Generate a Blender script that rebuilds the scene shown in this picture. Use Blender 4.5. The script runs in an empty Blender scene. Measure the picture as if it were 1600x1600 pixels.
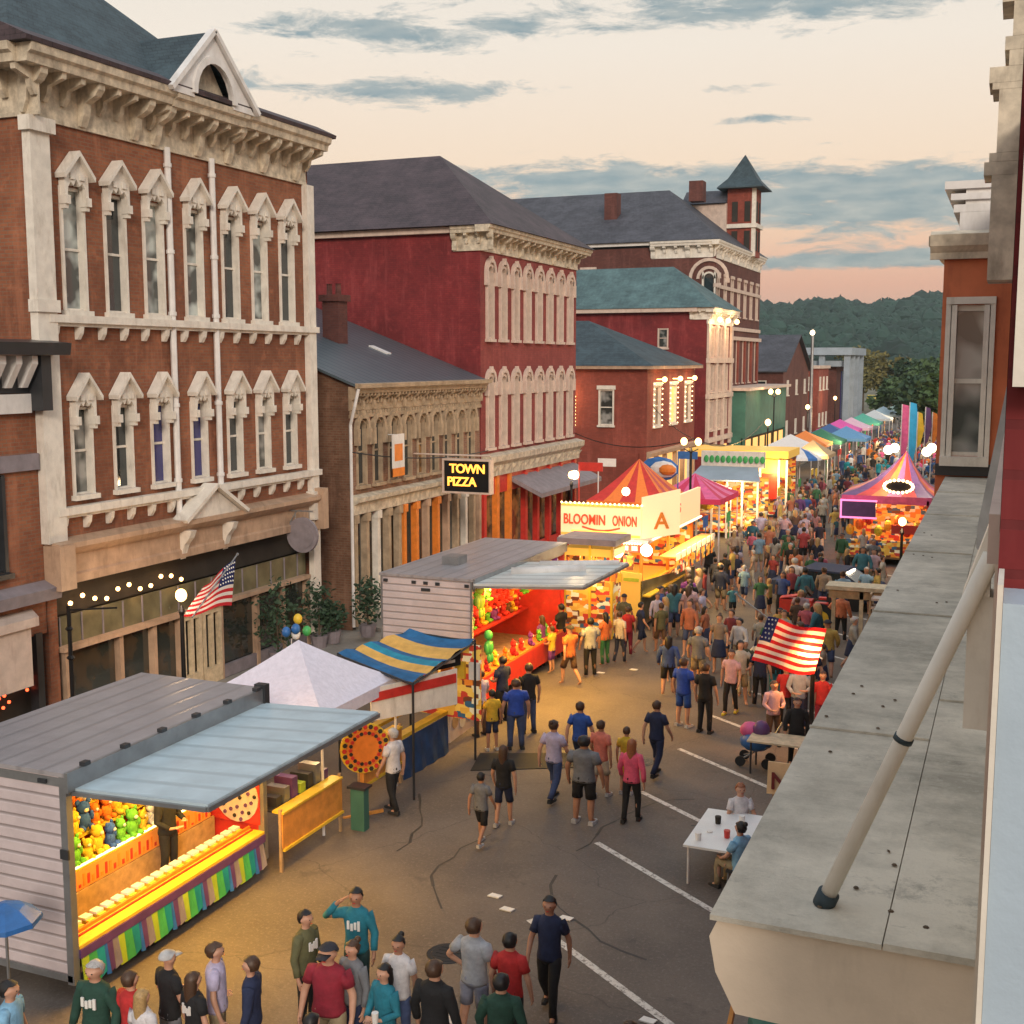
import bpy, math, random
from mathutils import Vector, Matrix
random.seed(7)
R_ = math.radians
scene = bpy.context.scene
COL = scene.collection
# ---------------------------------------------------------------- camera
CH = 9.2                       # camera height above the street
FPX, SZ = 1885.0, 1600.0
PITCH = math.atan((800 - 565) / FPX)
PSI = math.atan((1590 - 800) / (FPX / math.cos(PITCH)))
cF = Vector((-math.sin(PSI) * math.cos(PITCH), math.cos(PSI) * math.cos(PITCH), -math.sin(PITCH)))
cR = Vector((math.cos(PSI), math.sin(PSI), 0)); cU = cR.cross(cF)
cam = bpy.data.cameras.new('camera'); camo = bpy.data.objects.new('camera', cam); COL.objects.link(camo)
camo.location = (0, 0, CH)
camo.rotation_euler = Matrix((cR, cU, -cF)).transposed().to_euler()
cam.sensor_width = 36; cam.lens = FPX / SZ * 36; cam.clip_start = 0.05; cam.clip_end = 6000
scene.camera = camo
def ray(px, py): return cF + cR * ((px - 800) / FPX) + cU * ((800 - py) / FPX)
def G(px, py, z=0.0):
    d = ray(px, py); return Vector((0, 0, CH)) + d * ((z - CH) / d.z)
def X(px, py, x):
    d = ray(px, py); return Vector((0, 0, CH)) + d * (x / d.x)
def Y(px, py, y):
    d = ray(px, py); return Vector((0, 0, CH)) + d * (y / d.y)
# ---------------------------------------------------------------- world: dusk sky with cloud banks
SUN_EL, SUN_AZ = 22, 150      # low warm light from behind and to the right of the camera
w = bpy.data.worlds.new('World'); scene.world = w; w.use_nodes = True
nt = w.node_tree; nt.nodes.clear(); N = nt.nodes; L = nt.links
def nd(t, **k):
    n = N.new(t)
    for a, b in k.items(): setattr(n, a, b)
    return n
def mth(op, a, b=None, c=None, clamp=False):
    n = nd('ShaderNodeMath', operation=op, use_clamp=clamp)
    for i, q in enumerate((a, b, c)):
        if q is None: continue
        if isinstance(q, (int, float)): n.inputs[i].default_value = q
        else: L.new(q, n.inputs[i])
    return n.outputs[0]
tc = nd('ShaderNodeTexCoord'); sx = nd('ShaderNodeSeparateXYZ'); L.new(tc.outputs['Generated'], sx.inputs[0])
el = mth('MULTIPLY', mth('ARCSINE', sx.outputs[2]), 57.2958)
az = mth('MULTIPLY', mth('ARCTAN2', sx.outputs[0], sx.outputs[1]), 57.2958)
ramp = nd('ShaderNodeValToRGB'); L.new(mth('DIVIDE', mth('ADD', el, 2), 92, clamp=True), ramp.inputs[0])
cr = ramp.color_ramp
def srgb(r, g, b):
    f = lambda c: (c / 255 / 12.92) if c <= 10 else ((c / 255 + .055) / 1.055) ** 2.4
    return (f(r), f(g), f(b), 1)
stops = [(0, (205, 165, 150)), (3.5, (236, 172, 142)), (6, (246, 202, 166)), (9, (250, 222, 192)), (14, (246, 232, 214)), (20, (232, 226, 214)), (40, (218, 224, 228)), (90, (200, 216, 235))]
for i, (e, c) in enumerate(stops):
    p = (e + 2) / 92
    s = cr.elements[i] if i < 2 else cr.elements.new(p)
    s.position = p; s.color = srgb(*c)
# clouds: noise stretched along the horizon, kept inside banks placed by azimuth / elevation
cv = nd('ShaderNodeCombineXYZ'); L.new(mth('MULTIPLY', az, 0.16), cv.inputs[0]); L.new(mth('MULTIPLY', el, 0.62), cv.inputs[1])
nz = nd('ShaderNodeTexNoise'); nz.inputs['Scale'].default_value = 1.9; nz.inputs['Detail'].default_value = 12; nz.inputs['Roughness'].default_value = .68; nz.inputs['Distortion'].default_value = .35
L.new(cv.outputs[0], nz.inputs[0])
def bank(a0, e0, sa, se, k):
    d1 = mth('DIVIDE', mth('SUBTRACT', az, a0), sa); d2 = mth('DIVIDE', mth('SUBTRACT', el, e0), se)
    r2 = mth('ADD', mth('MULTIPLY', d1, d1), mth('MULTIPLY', d2, d2))
    return mth('MULTIPLY', mth('POWER', 2.718, mth('MULTIPLY', r2, -1)), k)
banks = [(-3, 7.0, 14, 1.7, .50), (-19, 8.2, 9, 1.0, .40), (-5, 4.5, 10, .42, .50), (-27.0, 12.0, 5.0, .75, .40), (-36, 12.2, 3.4, .7, .36), (-28.5, 14.5, 8, .9, .34), (-9, 15.8, 13, 1.4, .43),
         (-12.5, 12.1, 3.2, .32, .30), (-10.6, 10.7, 3.6, .28, .33), (30, 11, 14, 3, .3), (-70, 12, 16, 3, .3), (60, 30, 80, 12, .12), (-120, 30, 60, 12, .14)]
acc = None
for b in banks:
    o = bank(*b); acc = o if acc is None else mth('ADD', acc, o)
fac = mth('SMOOTH_MIN', 1.0, mth('MULTIPLY', mth('SUBTRACT', mth('ADD', nz.outputs[0], acc), .69), 6.0), .1, clamp=True)
fac = mth('MAXIMUM', fac, 0.0)
ccol = nd('ShaderNodeMix', data_type='RGBA'); 
nz2 = nd('ShaderNodeTexNoise'); nz2.inputs['Scale'].default_value = 3.2; nz2.inputs['Detail'].default_value = 6; L.new(cv.outputs[0], nz2.inputs[0])
L.new(mth('MULTIPLY', mth('SUBTRACT', nz2.outputs[0], .35), 2.6, clamp=True), ccol.inputs[0])
ccol.inputs[6].default_value = srgb(128, 150, 156); ccol.inputs[7].default_value = srgb(178, 182, 176)
mx = nd('ShaderNodeMix', data_type='RGBA'); L.new(mth('MULTIPLY', fac, .92), mx.inputs[0]); L.new(ramp.outputs[0], mx.inputs[6]); L.new(ccol.outputs[2], mx.inputs[7])
# brighter overhead and towards the afterglow behind the camera
bri = nd('ShaderNodeMapRange'); bri.inputs[1].default_value = 18; bri.inputs[2].default_value = 45; bri.inputs[3].default_value = 1.0; bri.inputs[4].default_value = 1.05; L.new(el, bri.inputs[0])
bg = nd('ShaderNodeBackground'); L.new(mx.outputs[2], bg.inputs[0]); L.new(mth('MULTIPLY', bri.outputs[0], .98), bg.inputs[1])
skyt = nd('ShaderNodeTexSky', sky_type='NISHITA'); skyt.sun_disc = False; skyt.sun_elevation = R_(SUN_EL); skyt.sun_rotation = R_(SUN_AZ)
bg2 = nd('ShaderNodeBackground'); L.new(skyt.outputs[0], bg2.inputs[0]); bg2.inputs[1].default_value = .012
ad = nd('ShaderNodeAddShader'); L.new(bg.outputs[0], ad.inputs[0]); L.new(bg2.outputs[0], ad.inputs[1])
wo = nd('ShaderNodeOutputWorld'); L.new(ad.outputs[0], wo.inputs[0])
w.cycles.sampling_method = 'MANUAL'; w.cycles.sample_map_resolution = 512
sl = bpy.data.lights.new('sun', 'SUN'); so = bpy.data.objects.new('sun', sl); COL.objects.link(so)
sl.energy = 1.9; sl.angle = R_(14); sl.color = (1, .86, .72)
sd = Vector((math.sin(R_(SUN_AZ)) * math.cos(R_(SUN_EL)), math.cos(R_(SUN_AZ)) * math.cos(R_(SUN_EL)), math.sin(R_(SUN_EL))))
so.rotation_euler = sd.to_track_quat('Z', 'Y').to_euler()
vs = scene.view_settings; vs.view_transform = 'Standard'; vs.look = 'None'; vs.exposure = 0.0; vs.gamma = 1
scene.cycles.max_bounces = 5; scene.cycles.diffuse_bounces = 3; scene.cycles.glossy_bounces = 2; scene.cycles.transmission_bounces = 3; scene.cycles.transparent_max_bounces = 4
scene.cycles.sample_clamp_indirect = 4; scene.cycles.use_denoising = True
scene.cycles.caustics_reflective = False; scene.cycles.caustics_refractive = False

# ---------------------------------------------------------------- materials
MT = {}
def newmat(n):
    m = bpy.data.materials.new(n); m.use_nodes = True
    t = m.node_tree; b = t.nodes['Principled BSDF']; return m, t, b
def n_(t, ty, **k):
    n = t.nodes.new(ty)
    for a, b in k.items(): setattr(n, a, b)
    return n
def mixc(t, f, a, b, mode='MIX'):
    m = n_(t, 'ShaderNodeMix', data_type='RGBA', blend_type=mode)
    for i, q in ((0, f), (6, a), (7, b)):
        if isinstance(q, (int, float)): m.inputs[i].default_value = q
        elif isinstance(q, tuple): m.inputs[i].default_value = q if len(q) == 4 else (*q, 1)
        else: t.links.new(q, m.inputs[i])
    return m.outputs[2]
def noise(t, scale, detail=4, rough=.6, vec=None):
    n = n_(t, 'ShaderNodeTexNoise'); n.inputs['Scale'].default_value = scale; n.inputs['Detail'].default_value = detail; n.inputs['Roughness'].default_value = rough
    if vec is None:
        g = n_(t, 'ShaderNodeNewGeometry'); vec = g.outputs['Position']
    t.links.new(vec, n.inputs[0]); return n.outputs[0]
def mrange(t, v, a, b, c=0, d=1):
    m = n_(t, 'ShaderNodeMapRange'); t.links.new(v, m.inputs[0])
    for i, q in enumerate((a, b, c, d)): m.inputs[i + 1].default_value = q
    return m.outputs[0]
def bump(t, b, h, s, dist=.02):
    n = n_(t, 'ShaderNodeBump'); n.inputs['Strength'].default_value = s; n.inputs['Distance'].default_value = dist
    t.links.new(h, n.inputs['Height']); t.links.new(n.outputs[0], b.inputs['Normal'])
def wallvec(t, ky=1.0):
    g = n_(t, 'ShaderNodeNewGeometry'); s = n_(t, 'ShaderNodeSeparateXYZ'); t.links.new(g.outputs['Position'], s.inputs[0])
    a = n_(t, 'ShaderNodeMath', operation='ADD'); t.links.new(s.outputs[0], a.inputs[0]); t.links.new(s.outputs[1], a.inputs[1])
    c = n_(t, 'ShaderNodeCombineXYZ'); t.links.new(a.outputs[0], c.inputs[0])
    mz = n_(t, 'ShaderNodeMath', operation='MULTIPLY'); mz.inputs[1].default_value = ky; t.links.new(s.outputs[2], mz.inputs[0]); t.links.new(mz.outputs[0], c.inputs[1])
    return c.outputs[0]
def paint(n, c, rough=.6, var=.16, scale=2.2, metal=0, dirt=None, bmp=.15):
    """painted or plain surface with broad tone changes and fine grain"""
    m, t, b = newmat(n)
    f = mrange(t, noise(t, scale, 5), .3, .7)
    lo = tuple(x * (1 - var) for x in c); hi = tuple(min(1, x * (1 + var * .8)) for x in c)
    o = mixc(t, f, lo, hi)
    if dirt:
        v = wallvec(t, .25)
        o = mixc(t, mrange(t, noise(t, 3.5, 6, .7, v), .52, .72, 0, .55), o, dirt)
    t.links.new(o, b.inputs['Base Color']); b.inputs['Roughness'].default_value = rough; b.inputs['Metallic'].default_value = metal
    if bmp: bump(t, b, noise(t, 35, 3), bmp, .01)
    MT[n] = m; return m
def brick(n, c1, c2, mortar, scale=1.0, stain=.5, size=(.24, .085)):
    m, t, b = newmat(n); v = wallvec(t)
    bt = n_(t, 'ShaderNodeTexBrick'); bt.offset = .5; t.links.new(v, bt.inputs[0])
    bt.inputs['Scale'].default_value = 1; bt.inputs['Brick Width'].default_value = size[0]; bt.inputs['Row Height'].default_value = size[1]; bt.inputs['Mortar Size'].default_value = .009
    bt.inputs['Color1'].default_value = (*c1, 1); bt.inputs['Color2'].default_value = (*c2, 1); bt.inputs['Mortar'].default_value = (*mortar, 1); bt.inputs['Bias'].default_value = -.1
    o = mixc(t, mrange(t, noise(t, .55, 7, .7), .36, .62, 0, stain), bt.outputs[0], tuple(x * .48 for x in c1))
    g2 = n_(t, 'ShaderNodeNewGeometry'); mp2 = n_(t, 'ShaderNodeMapping'); mp2.inputs['Scale'].default_value = (1.6, 1.6, .22); t.links.new(g2.outputs['Position'], mp2.inputs[0])
    o = mixc(t, mrange(t, noise(t, 1.2, 6, .7, mp2.outputs[0]), .52, .7, 0, stain * .7), o, tuple(min(1, x * 1.25 + .03) for x in c2))
    o = mixc(t, mrange(t, noise(t, 2.7, 5, .7), .55, .75, 0, stain * .6), o, tuple(min(1, x * 1.5 + .02) for x in c2))
    t.links.new(o, b.inputs['Base Color']); b.inputs['Roughness'].default_value = .85
    bump(t, b, bt.outputs[1], .3, -.008); MT[n] = m; return m
def shingle(n, c1, c2, kz=1.4, row=.16, wd=.3):
    m, t, b = newmat(n); v = wallvec(t, kz)
    bt = n_(t, 'ShaderNodeTexBrick'); bt.offset = .5; t.links.new(v, bt.inputs[0]); bt.inputs['Scale'].default_value = 1
    bt.inputs['Brick Width'].default_value = wd; bt.inputs['Row Height'].default_value = row; bt.inputs['Mortar Size'].default_value = .012
    bt.inputs['Color1'].default_value = (*c1, 1); bt.inputs['Color2'].default_value = (*c2, 1); bt.inputs['Mortar'].default_value = (*[x * .45 for x in c1], 1)
    o = mixc(t, mrange(t, noise(t, .7, 8, .8), .42, .66, 0, .75), bt.outputs[0], tuple(x * 1.9 for x in c2))
    o = mixc(t, mrange(t, noise(t, 2.4, 8, .8), .5, .7, 0, .6), o, tuple(x * .4 for x in c1))
    t.links.new(o, b.inputs['Base Color']); b.inputs['Roughness'].default_value = .7; bump(t, b, bt.outputs[1], .4, -.015); MT[n] = m; return m
def glassm(n, c, rough=.06, spec=.8, curtain_or_sky=None):
    m, t, b = newmat(n)
    if curtain_or_sky:
        o = mixc(t, mrange(t, noise(t, 1.3, 2), .45, .6), c, curtain_or_sky); t.links.new(o, b.inputs['Base Color'])
    else: b.inputs['Base Color'].default_value = (*c, 1)
    b.inputs['Roughness'].default_value = rough; b.inputs['Specular IOR Level'].default_value = spec; b.inputs['IOR'].default_value = 1.6
    bump(t, b, noise(t, 1.8, 2), .08, .02); MT[n] = m; return m
def emit(n, c, s, base=None):
    m, t, b = newmat(n); b.inputs['Base Color'].default_value = (*(base or c), 1)
    b.inputs['Emission Color'].default_value = (*c, 1); b.inputs['Emission Strength'].default_value = s; MT[n] = m; return m
def cloth(n, rough=.85, var=.25):
    m, t, b = newmat(n); oi = n_(t, 'ShaderNodeObjectInfo')
    dk = mixc(t, 1.0, oi.outputs['Color'], (1 - var, 1 - var, 1 - var), 'MULTIPLY')
    tcn = n_(t, 'ShaderNodeTexCoord')
    o = mixc(t, mrange(t, noise(t, 9, 5, .6, tcn.outputs['Object']), .35, .65), dk, oi.outputs['Color'])
    t.links.new(o, b.inputs['Base Color']); b.inputs['Roughness'].default_value = rough; bump(t, b, noise(t, 14, 3, .6, tcn.outputs['Object']), .5, .03); MT[n] = m; return m
def slats(n, c, period, axis='z', rough=.5, metal=0, amt=.5):
    """sheet metal / siding with regular ribs"""
    m, t, b = newmat(n); g = n_(t, 'ShaderNodeNewGeometry'); s = n_(t, 'ShaderNodeSeparateXYZ'); t.links.new(g.outputs['Position'], s.inputs[0])
    k = n_(t, 'ShaderNodeMath', operation='MULTIPLY'); k.inputs[1].default_value = 2 * math.pi / period; t.links.new(s.outputs['xyz'.index(axis)], k.inputs[0])
    q = n_(t, 'ShaderNodeMath', operation='SINE'); t.links.new(k.outputs[0], q.inputs[0])
    h = mrange(t, q.outputs[0], .55, 1)
    o = mixc(t, mrange(t, noise(t, 1.6, 6, .65), .35, .7), tuple(x * .8 for x in c), c)
    o = mixc(t, h, o, tuple(x * (.72 if n in ('trailer_roof', 'awning_panel') else .55) for x in c))
    o = mixc(t, mrange(t, noise(t, 2.6, 8, .8), .56, .72, 0, .4), o, tuple(x * .5 + .03 for x in c))
    t.links.new(o, b.inputs['Base Color']); b.inputs['Roughness'].default_value = rough; b.inputs['Metallic'].default_value = metal
    bump(t, b, h, amt, -.02); MT[n] = m; return m

brick('brick_main', (.26, .082, .038), (.35, .125, .055), (.22, .15, .10), stain=.7)
brick('brick_side', (.17, .045, .03), (.22, .07, .04), (.17, .12, .1))
brick('brick_old', (.17, .075, .04), (.24, .12, .07), (.2, .15, .1), stain=.8)
brick('brick_low', (.22, .10, .06), (.30, .155, .09), (.26, .2, .15), stain=.8)
brick('brick_crimson', (.21, .018, .022), (.26, .028, .028), (.15, .02, .022), stain=.75)
brick('brick_rose', (.26, .04, .035), (.31, .06, .05), (.2, .05, .045), stain=.6)
brick('brick_red', (.27, .05, .03), (.33, .07, .042), (.22, .08, .06), stain=.6)
brick('brick_dark', (.12, .035, .028), (.17, .055, .04), (.12, .06, .05), stain=.6)
paint('orange_stucco', (.58, .165, .07), .8, .2, 1.5, dirt=(.3, .08, .045))
shingle('slate_blue', (.022, .040, .052), (.035, .058, .07))
shingle('slate_teal', (.055, .105, .115), (.07, .125, .13))
shingle('slate_brown', (.04, .026, .033), (.055, .037, .043))
shingle('slate_grey', (.04, .04, .052), (.055, .055, .068))
slats('metal_roof', (.13, .18, .21), .5, 'y', .35, .3, .6)
paint('cream', (.74, .69, .61), .55, .15, 3, dirt=(.36, .30, .23))
paint('cream_old', (.60, .52, .40), .6, .4, 4, dirt=(.15, .10, .06))
paint('white_trim', (.72, .70, .68), .5, .12, 3, dirt=(.5, .47, .42))
paint('rose_trim', (.62, .49, .41), .55, .15, 3, dirt=(.35, .22, .18))
paint('peach_trim', (.46, .31, .21), .55, .25, 2, dirt=(.18, .11, .07))
paint('dark_trim', (.03, .032, .036), .4, .2)
paint('black_metal', (.02, .02, .022), .4, .2, metal=.6)
paint('grey_metal', (.32, .33, .34), .4, .2, metal=.7)
paint('wood_orange', (.62, .26, .05), .5, .25, 5)
paint('wood', (.42, .27, .14), .7, .3, 6)
paint('wood_pale', (.62, .5, .33), .7, .25, 6)
paint('sign_grey', (.24, .21, .23), .6, .22, 3); paint('tan_trim', (.40, .30, .20), .6, .3, 3, dirt=(.16, .11, .07))
paint('transom', (.15, .135, .075), .3, .5, 1.3)
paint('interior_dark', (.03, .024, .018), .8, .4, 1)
paint('green_wall', (.05, .16, .12), .7, .25, 1)
paint('bluegrey', (.30, .36, .42), .6, .15, 1)
paint('foliage', (.055, .10, .03), .7, .55, 3, bmp=0)
paint('foliage_dark', (.03, .065, .03), .75, .5, 3, bmp=0)
paint('foliage_olive', (.16, .14, .04), .75, .5, 1, bmp=0)
paint('forest', (.018, .048, .036), .9, .6, .05, bmp=0)
paint('bark', (.10, .07, .045), .9, .4, 6)
paint('skin', (.55, .30, .20), .55, .12, 8); paint('skin_tan', (.42, .21, .13), .55, .12, 8); paint('skin_dark', (.16, .08, .05), .5, .12, 8)
paint('hair_black', (.012, .010, .010), .5, .3, 40); paint('hair_brown', (.07, .035, .018), .5, .3, 40); paint('hair_blond', (.42, .27, .11), .5, .3, 40)
paint('hair_grey', (.42, .40, .38), .5, .3, 40); paint('hair_red', (.30, .10, .035), .5, .3, 40)
paint('white_plastic', (.8, .8, .78), .4, .06); paint('rubber', (.02, .02, .02), .8, .3)
paint('yellow_paint', (.75, .50, .04), .45, .15, 4); paint('red_paint', (.55, .035, .025), .45, .2, 4); paint('blue_paint', (.03, .14, .40), .45, .25, 4)
paint('purple_paint', (.12, .05, .17), .45, .2, 4); paint('green_paint', (.06, .38, .10), .45, .25, 2); paint('teal_paint', (.01, .26, .30), .45, .3, 2); paint('lime_paint', (.38, .52, .04), .5, .2, 3)
paint('orange_paint', (.75, .22, .03), .45, .2, 4); paint('pink_paint', (.75, .12, .30), .45, .2, 4); paint('navy', (.02, .06, .16), .6, .35, 3)
paint('paper', (.8, .78, .74), .8, .05)
glassm('glass', (.02, .03, .035)); glassm('glass_curtain', (.04, .045, .04), curtain_or_sky=(.32, .32, .30)); glassm('glass_shop', (.03, .035, .03), curtain_or_sky=(.07, .05, .03))
glassm('glass_sky_tint', (.05, .06, .06), curtain_or_sky=(.50, .56, .54)); glassm('glass_blue', (.02, .02, .16), .2)  # pale blotches in the first glass are sky reflection put into its colour
glassm('glass_warm', (.10, .05, .02), .2, curtain_or_sky=(.35, .18, .06))
slats('siding', (.68, .59, .60), .19, 'z', .45, .1, .7); slats('trailer_roof', (.46, .44, .46), .42, 'x', .36, .35, .3); slats('awning_panel', (.64, .80, .88), .55, 'y', .28, .1, .2); slats('awning_white', (.74, .78, .76), .6, 'y', .35, .1, .3)
cloth('cloth'); cloth('tent_fabric', .7, .12); cloth('plush', .95, .3)
emit('bulb_warm', (1, .56, .20), 7); emit('bulb_white', (1, .78, .48), 7); emit('bulb_soft', (1, .7, .35), 5); emit('tube', (1, .74, .30), 5)
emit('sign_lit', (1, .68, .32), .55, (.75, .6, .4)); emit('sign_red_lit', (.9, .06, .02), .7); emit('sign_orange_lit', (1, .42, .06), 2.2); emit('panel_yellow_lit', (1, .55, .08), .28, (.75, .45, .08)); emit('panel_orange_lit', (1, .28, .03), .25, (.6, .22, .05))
emit('neon_pink', (1, .25, .55), 1.3); emit('window_lit', (1, .55, .16), 1.1, (.5, .3, .1))

# asphalt
m, t, b = newmat('asphalt')
o = mixc(t, mrange(t, noise(t, .35, 6, .6), .35, .65), (.105, .088, .078), (.175, .145, .122))
o = mixc(t, mrange(t, noise(t, 16, 6, .8), .52, .72, 0, .75), o, (.27, .235, .21)); o = mixc(t, mrange(t, noise(t, 30, 5, .8), .54, .7, 0, .7), o, (.05, .045, .04))
o = mixc(t, mrange(t, noise(t, 1.1, 8, .75), .58, .66, 0, .55), o, (.075, .066, .06))
g = n_(t, 'ShaderNodeNewGeometry'); vo = n_(t, 'ShaderNodeTexVoronoi', feature='DISTANCE_TO_EDGE'); vo.inputs['Scale'].default_value = .23
wv = n_(t, 'ShaderNodeVectorMath', operation='ADD'); nn = n_(t, 'ShaderNodeTexNoise'); nn.inputs['Scale'].default_value = .8; nn.inputs['Detail'].default_value = 6
t.links.new(g.outputs['Position'], nn.inputs[0]); t.links.new(g.outputs['Position'], wv.inputs[0]); t.links.new(nn.outputs[1], wv.inputs[1]); t.links.new(wv.outputs[0], vo.inputs[0])
o = mixc(t, mrange(t, vo.outputs[0], .001, .0035, .5, 0), o, (.06, .053, .048))
t.links.new(o, b.inputs['Base Color']); b.inputs['Roughness'].default_value = .82; bump(t, b, noise(t, 60, 3), .35, .01); MT['asphalt'] = m
paint('pavement', (.27, .25, .22), .85, .25, .9, dirt=(.16, .14, .12)); paint('ground', (.14, .13, .09), .9, .4, .05); paint('line_white', (.66, .63, .58), .7, .2, 7)
m, t, b = newmat('line_worn'); o = mixc(t, mrange(t, noise(t, 9, 8, .8), .50, .60), (.68, .65, .60), (.20, .175, .155)); t.links.new(o, b.inputs['Base Color']); b.inputs['Roughness'].default_value = .8; MT['line_white'] = m
paint('tar', (.035, .032, .03), .6, .3, 5)
m, t, b = newmat('menu_mix'); g = n_(t, 'ShaderNodeNewGeometry'); mp = n_(t, 'ShaderNodeMapping'); mp.inputs['Scale'].default_value = (4.5, 4.5, 7.5); t.links.new(g.outputs['Position'], mp.inputs[0]); vo = n_(t, 'ShaderNodeTexVoronoi', distance='CHEBYCHEV'); vo.inputs['Scale'].default_value = 1.0; vo.inputs['Randomness'].default_value = .75; t.links.new(mp.outputs[0], vo.inputs[0]); rp = n_(t, 'ShaderNodeValToRGB'); rp.color_ramp.interpolation = 'CONSTANT'; sc_ = n_(t, 'ShaderNodeSeparateColor'); t.links.new(vo.outputs['Color'], sc_.inputs[0]); t.links.new(sc_.outputs[0], rp.inputs[0])
for i, (p_, c_) in enumerate([(0, (.75, .42, .06)), (.2, (.55, .05, .03)), (.36, (.85, .75, .5)), (.5, (.16, .05, .02)), (.64, (.8, .25, .03)), (.8, (.85, .55, .1)), (.92, (.04, .12, .2))]):
    e = rp.color_ramp.elements[i] if i < 2 else rp.color_ramp.elements.new(p_); e.position = p_; e.color = (*c_, 1)
t.links.new(rp.outputs[0], b.inputs['Base Color']); t.links.new(rp.outputs[0], b.inputs['Emission Color']); b.inputs['Emission Strength'].default_value = .22; b.inputs['Roughness'].default_value = .5; MT['menu_mix'] = m
# lead-grey ledge with streaks
m, t, b = newmat('ledge_top'); o = mixc(t, mrange(t, noise(t, 1.1, 9, .75), .38, .62), (.33, .31, .26), (.70, .65, .55))
g = n_(t, 'ShaderNodeNewGeometry'); mp = n_(t, 'ShaderNodeMapping'); mp.inputs['Scale'].default_value = (1.6, 9, 1); t.links.new(g.outputs['Position'], mp.inputs[0])
o = mixc(t, mrange(t, noise(t, 1.2, 7, .65, mp.outputs[0]), .5, .72, 0, .6), o, (.64, .60, .51))
o = mixc(t, mrange(t, noise(t, 5, 8, .8, mp.outputs[0]), .60, .68, 0, .5), o, (.10, .11, .10))
o = mixc(t, mrange(t, noise(t, 3.2, 9, .85), .56, .70, 0, .65), o, (.16, .155, .135)); o = mixc(t, mrange(t, noise(t, 40, 3, .7), .55, .75, 0, .5), o, (.6, .57, .5))
t.links.new(o, b.inputs['Base Color']); b.inputs['Roughness'].default_value = .75; bump(t, b, noise(t, 14, 8, .8), .6, .012); MT['ledge_top'] = m
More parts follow.
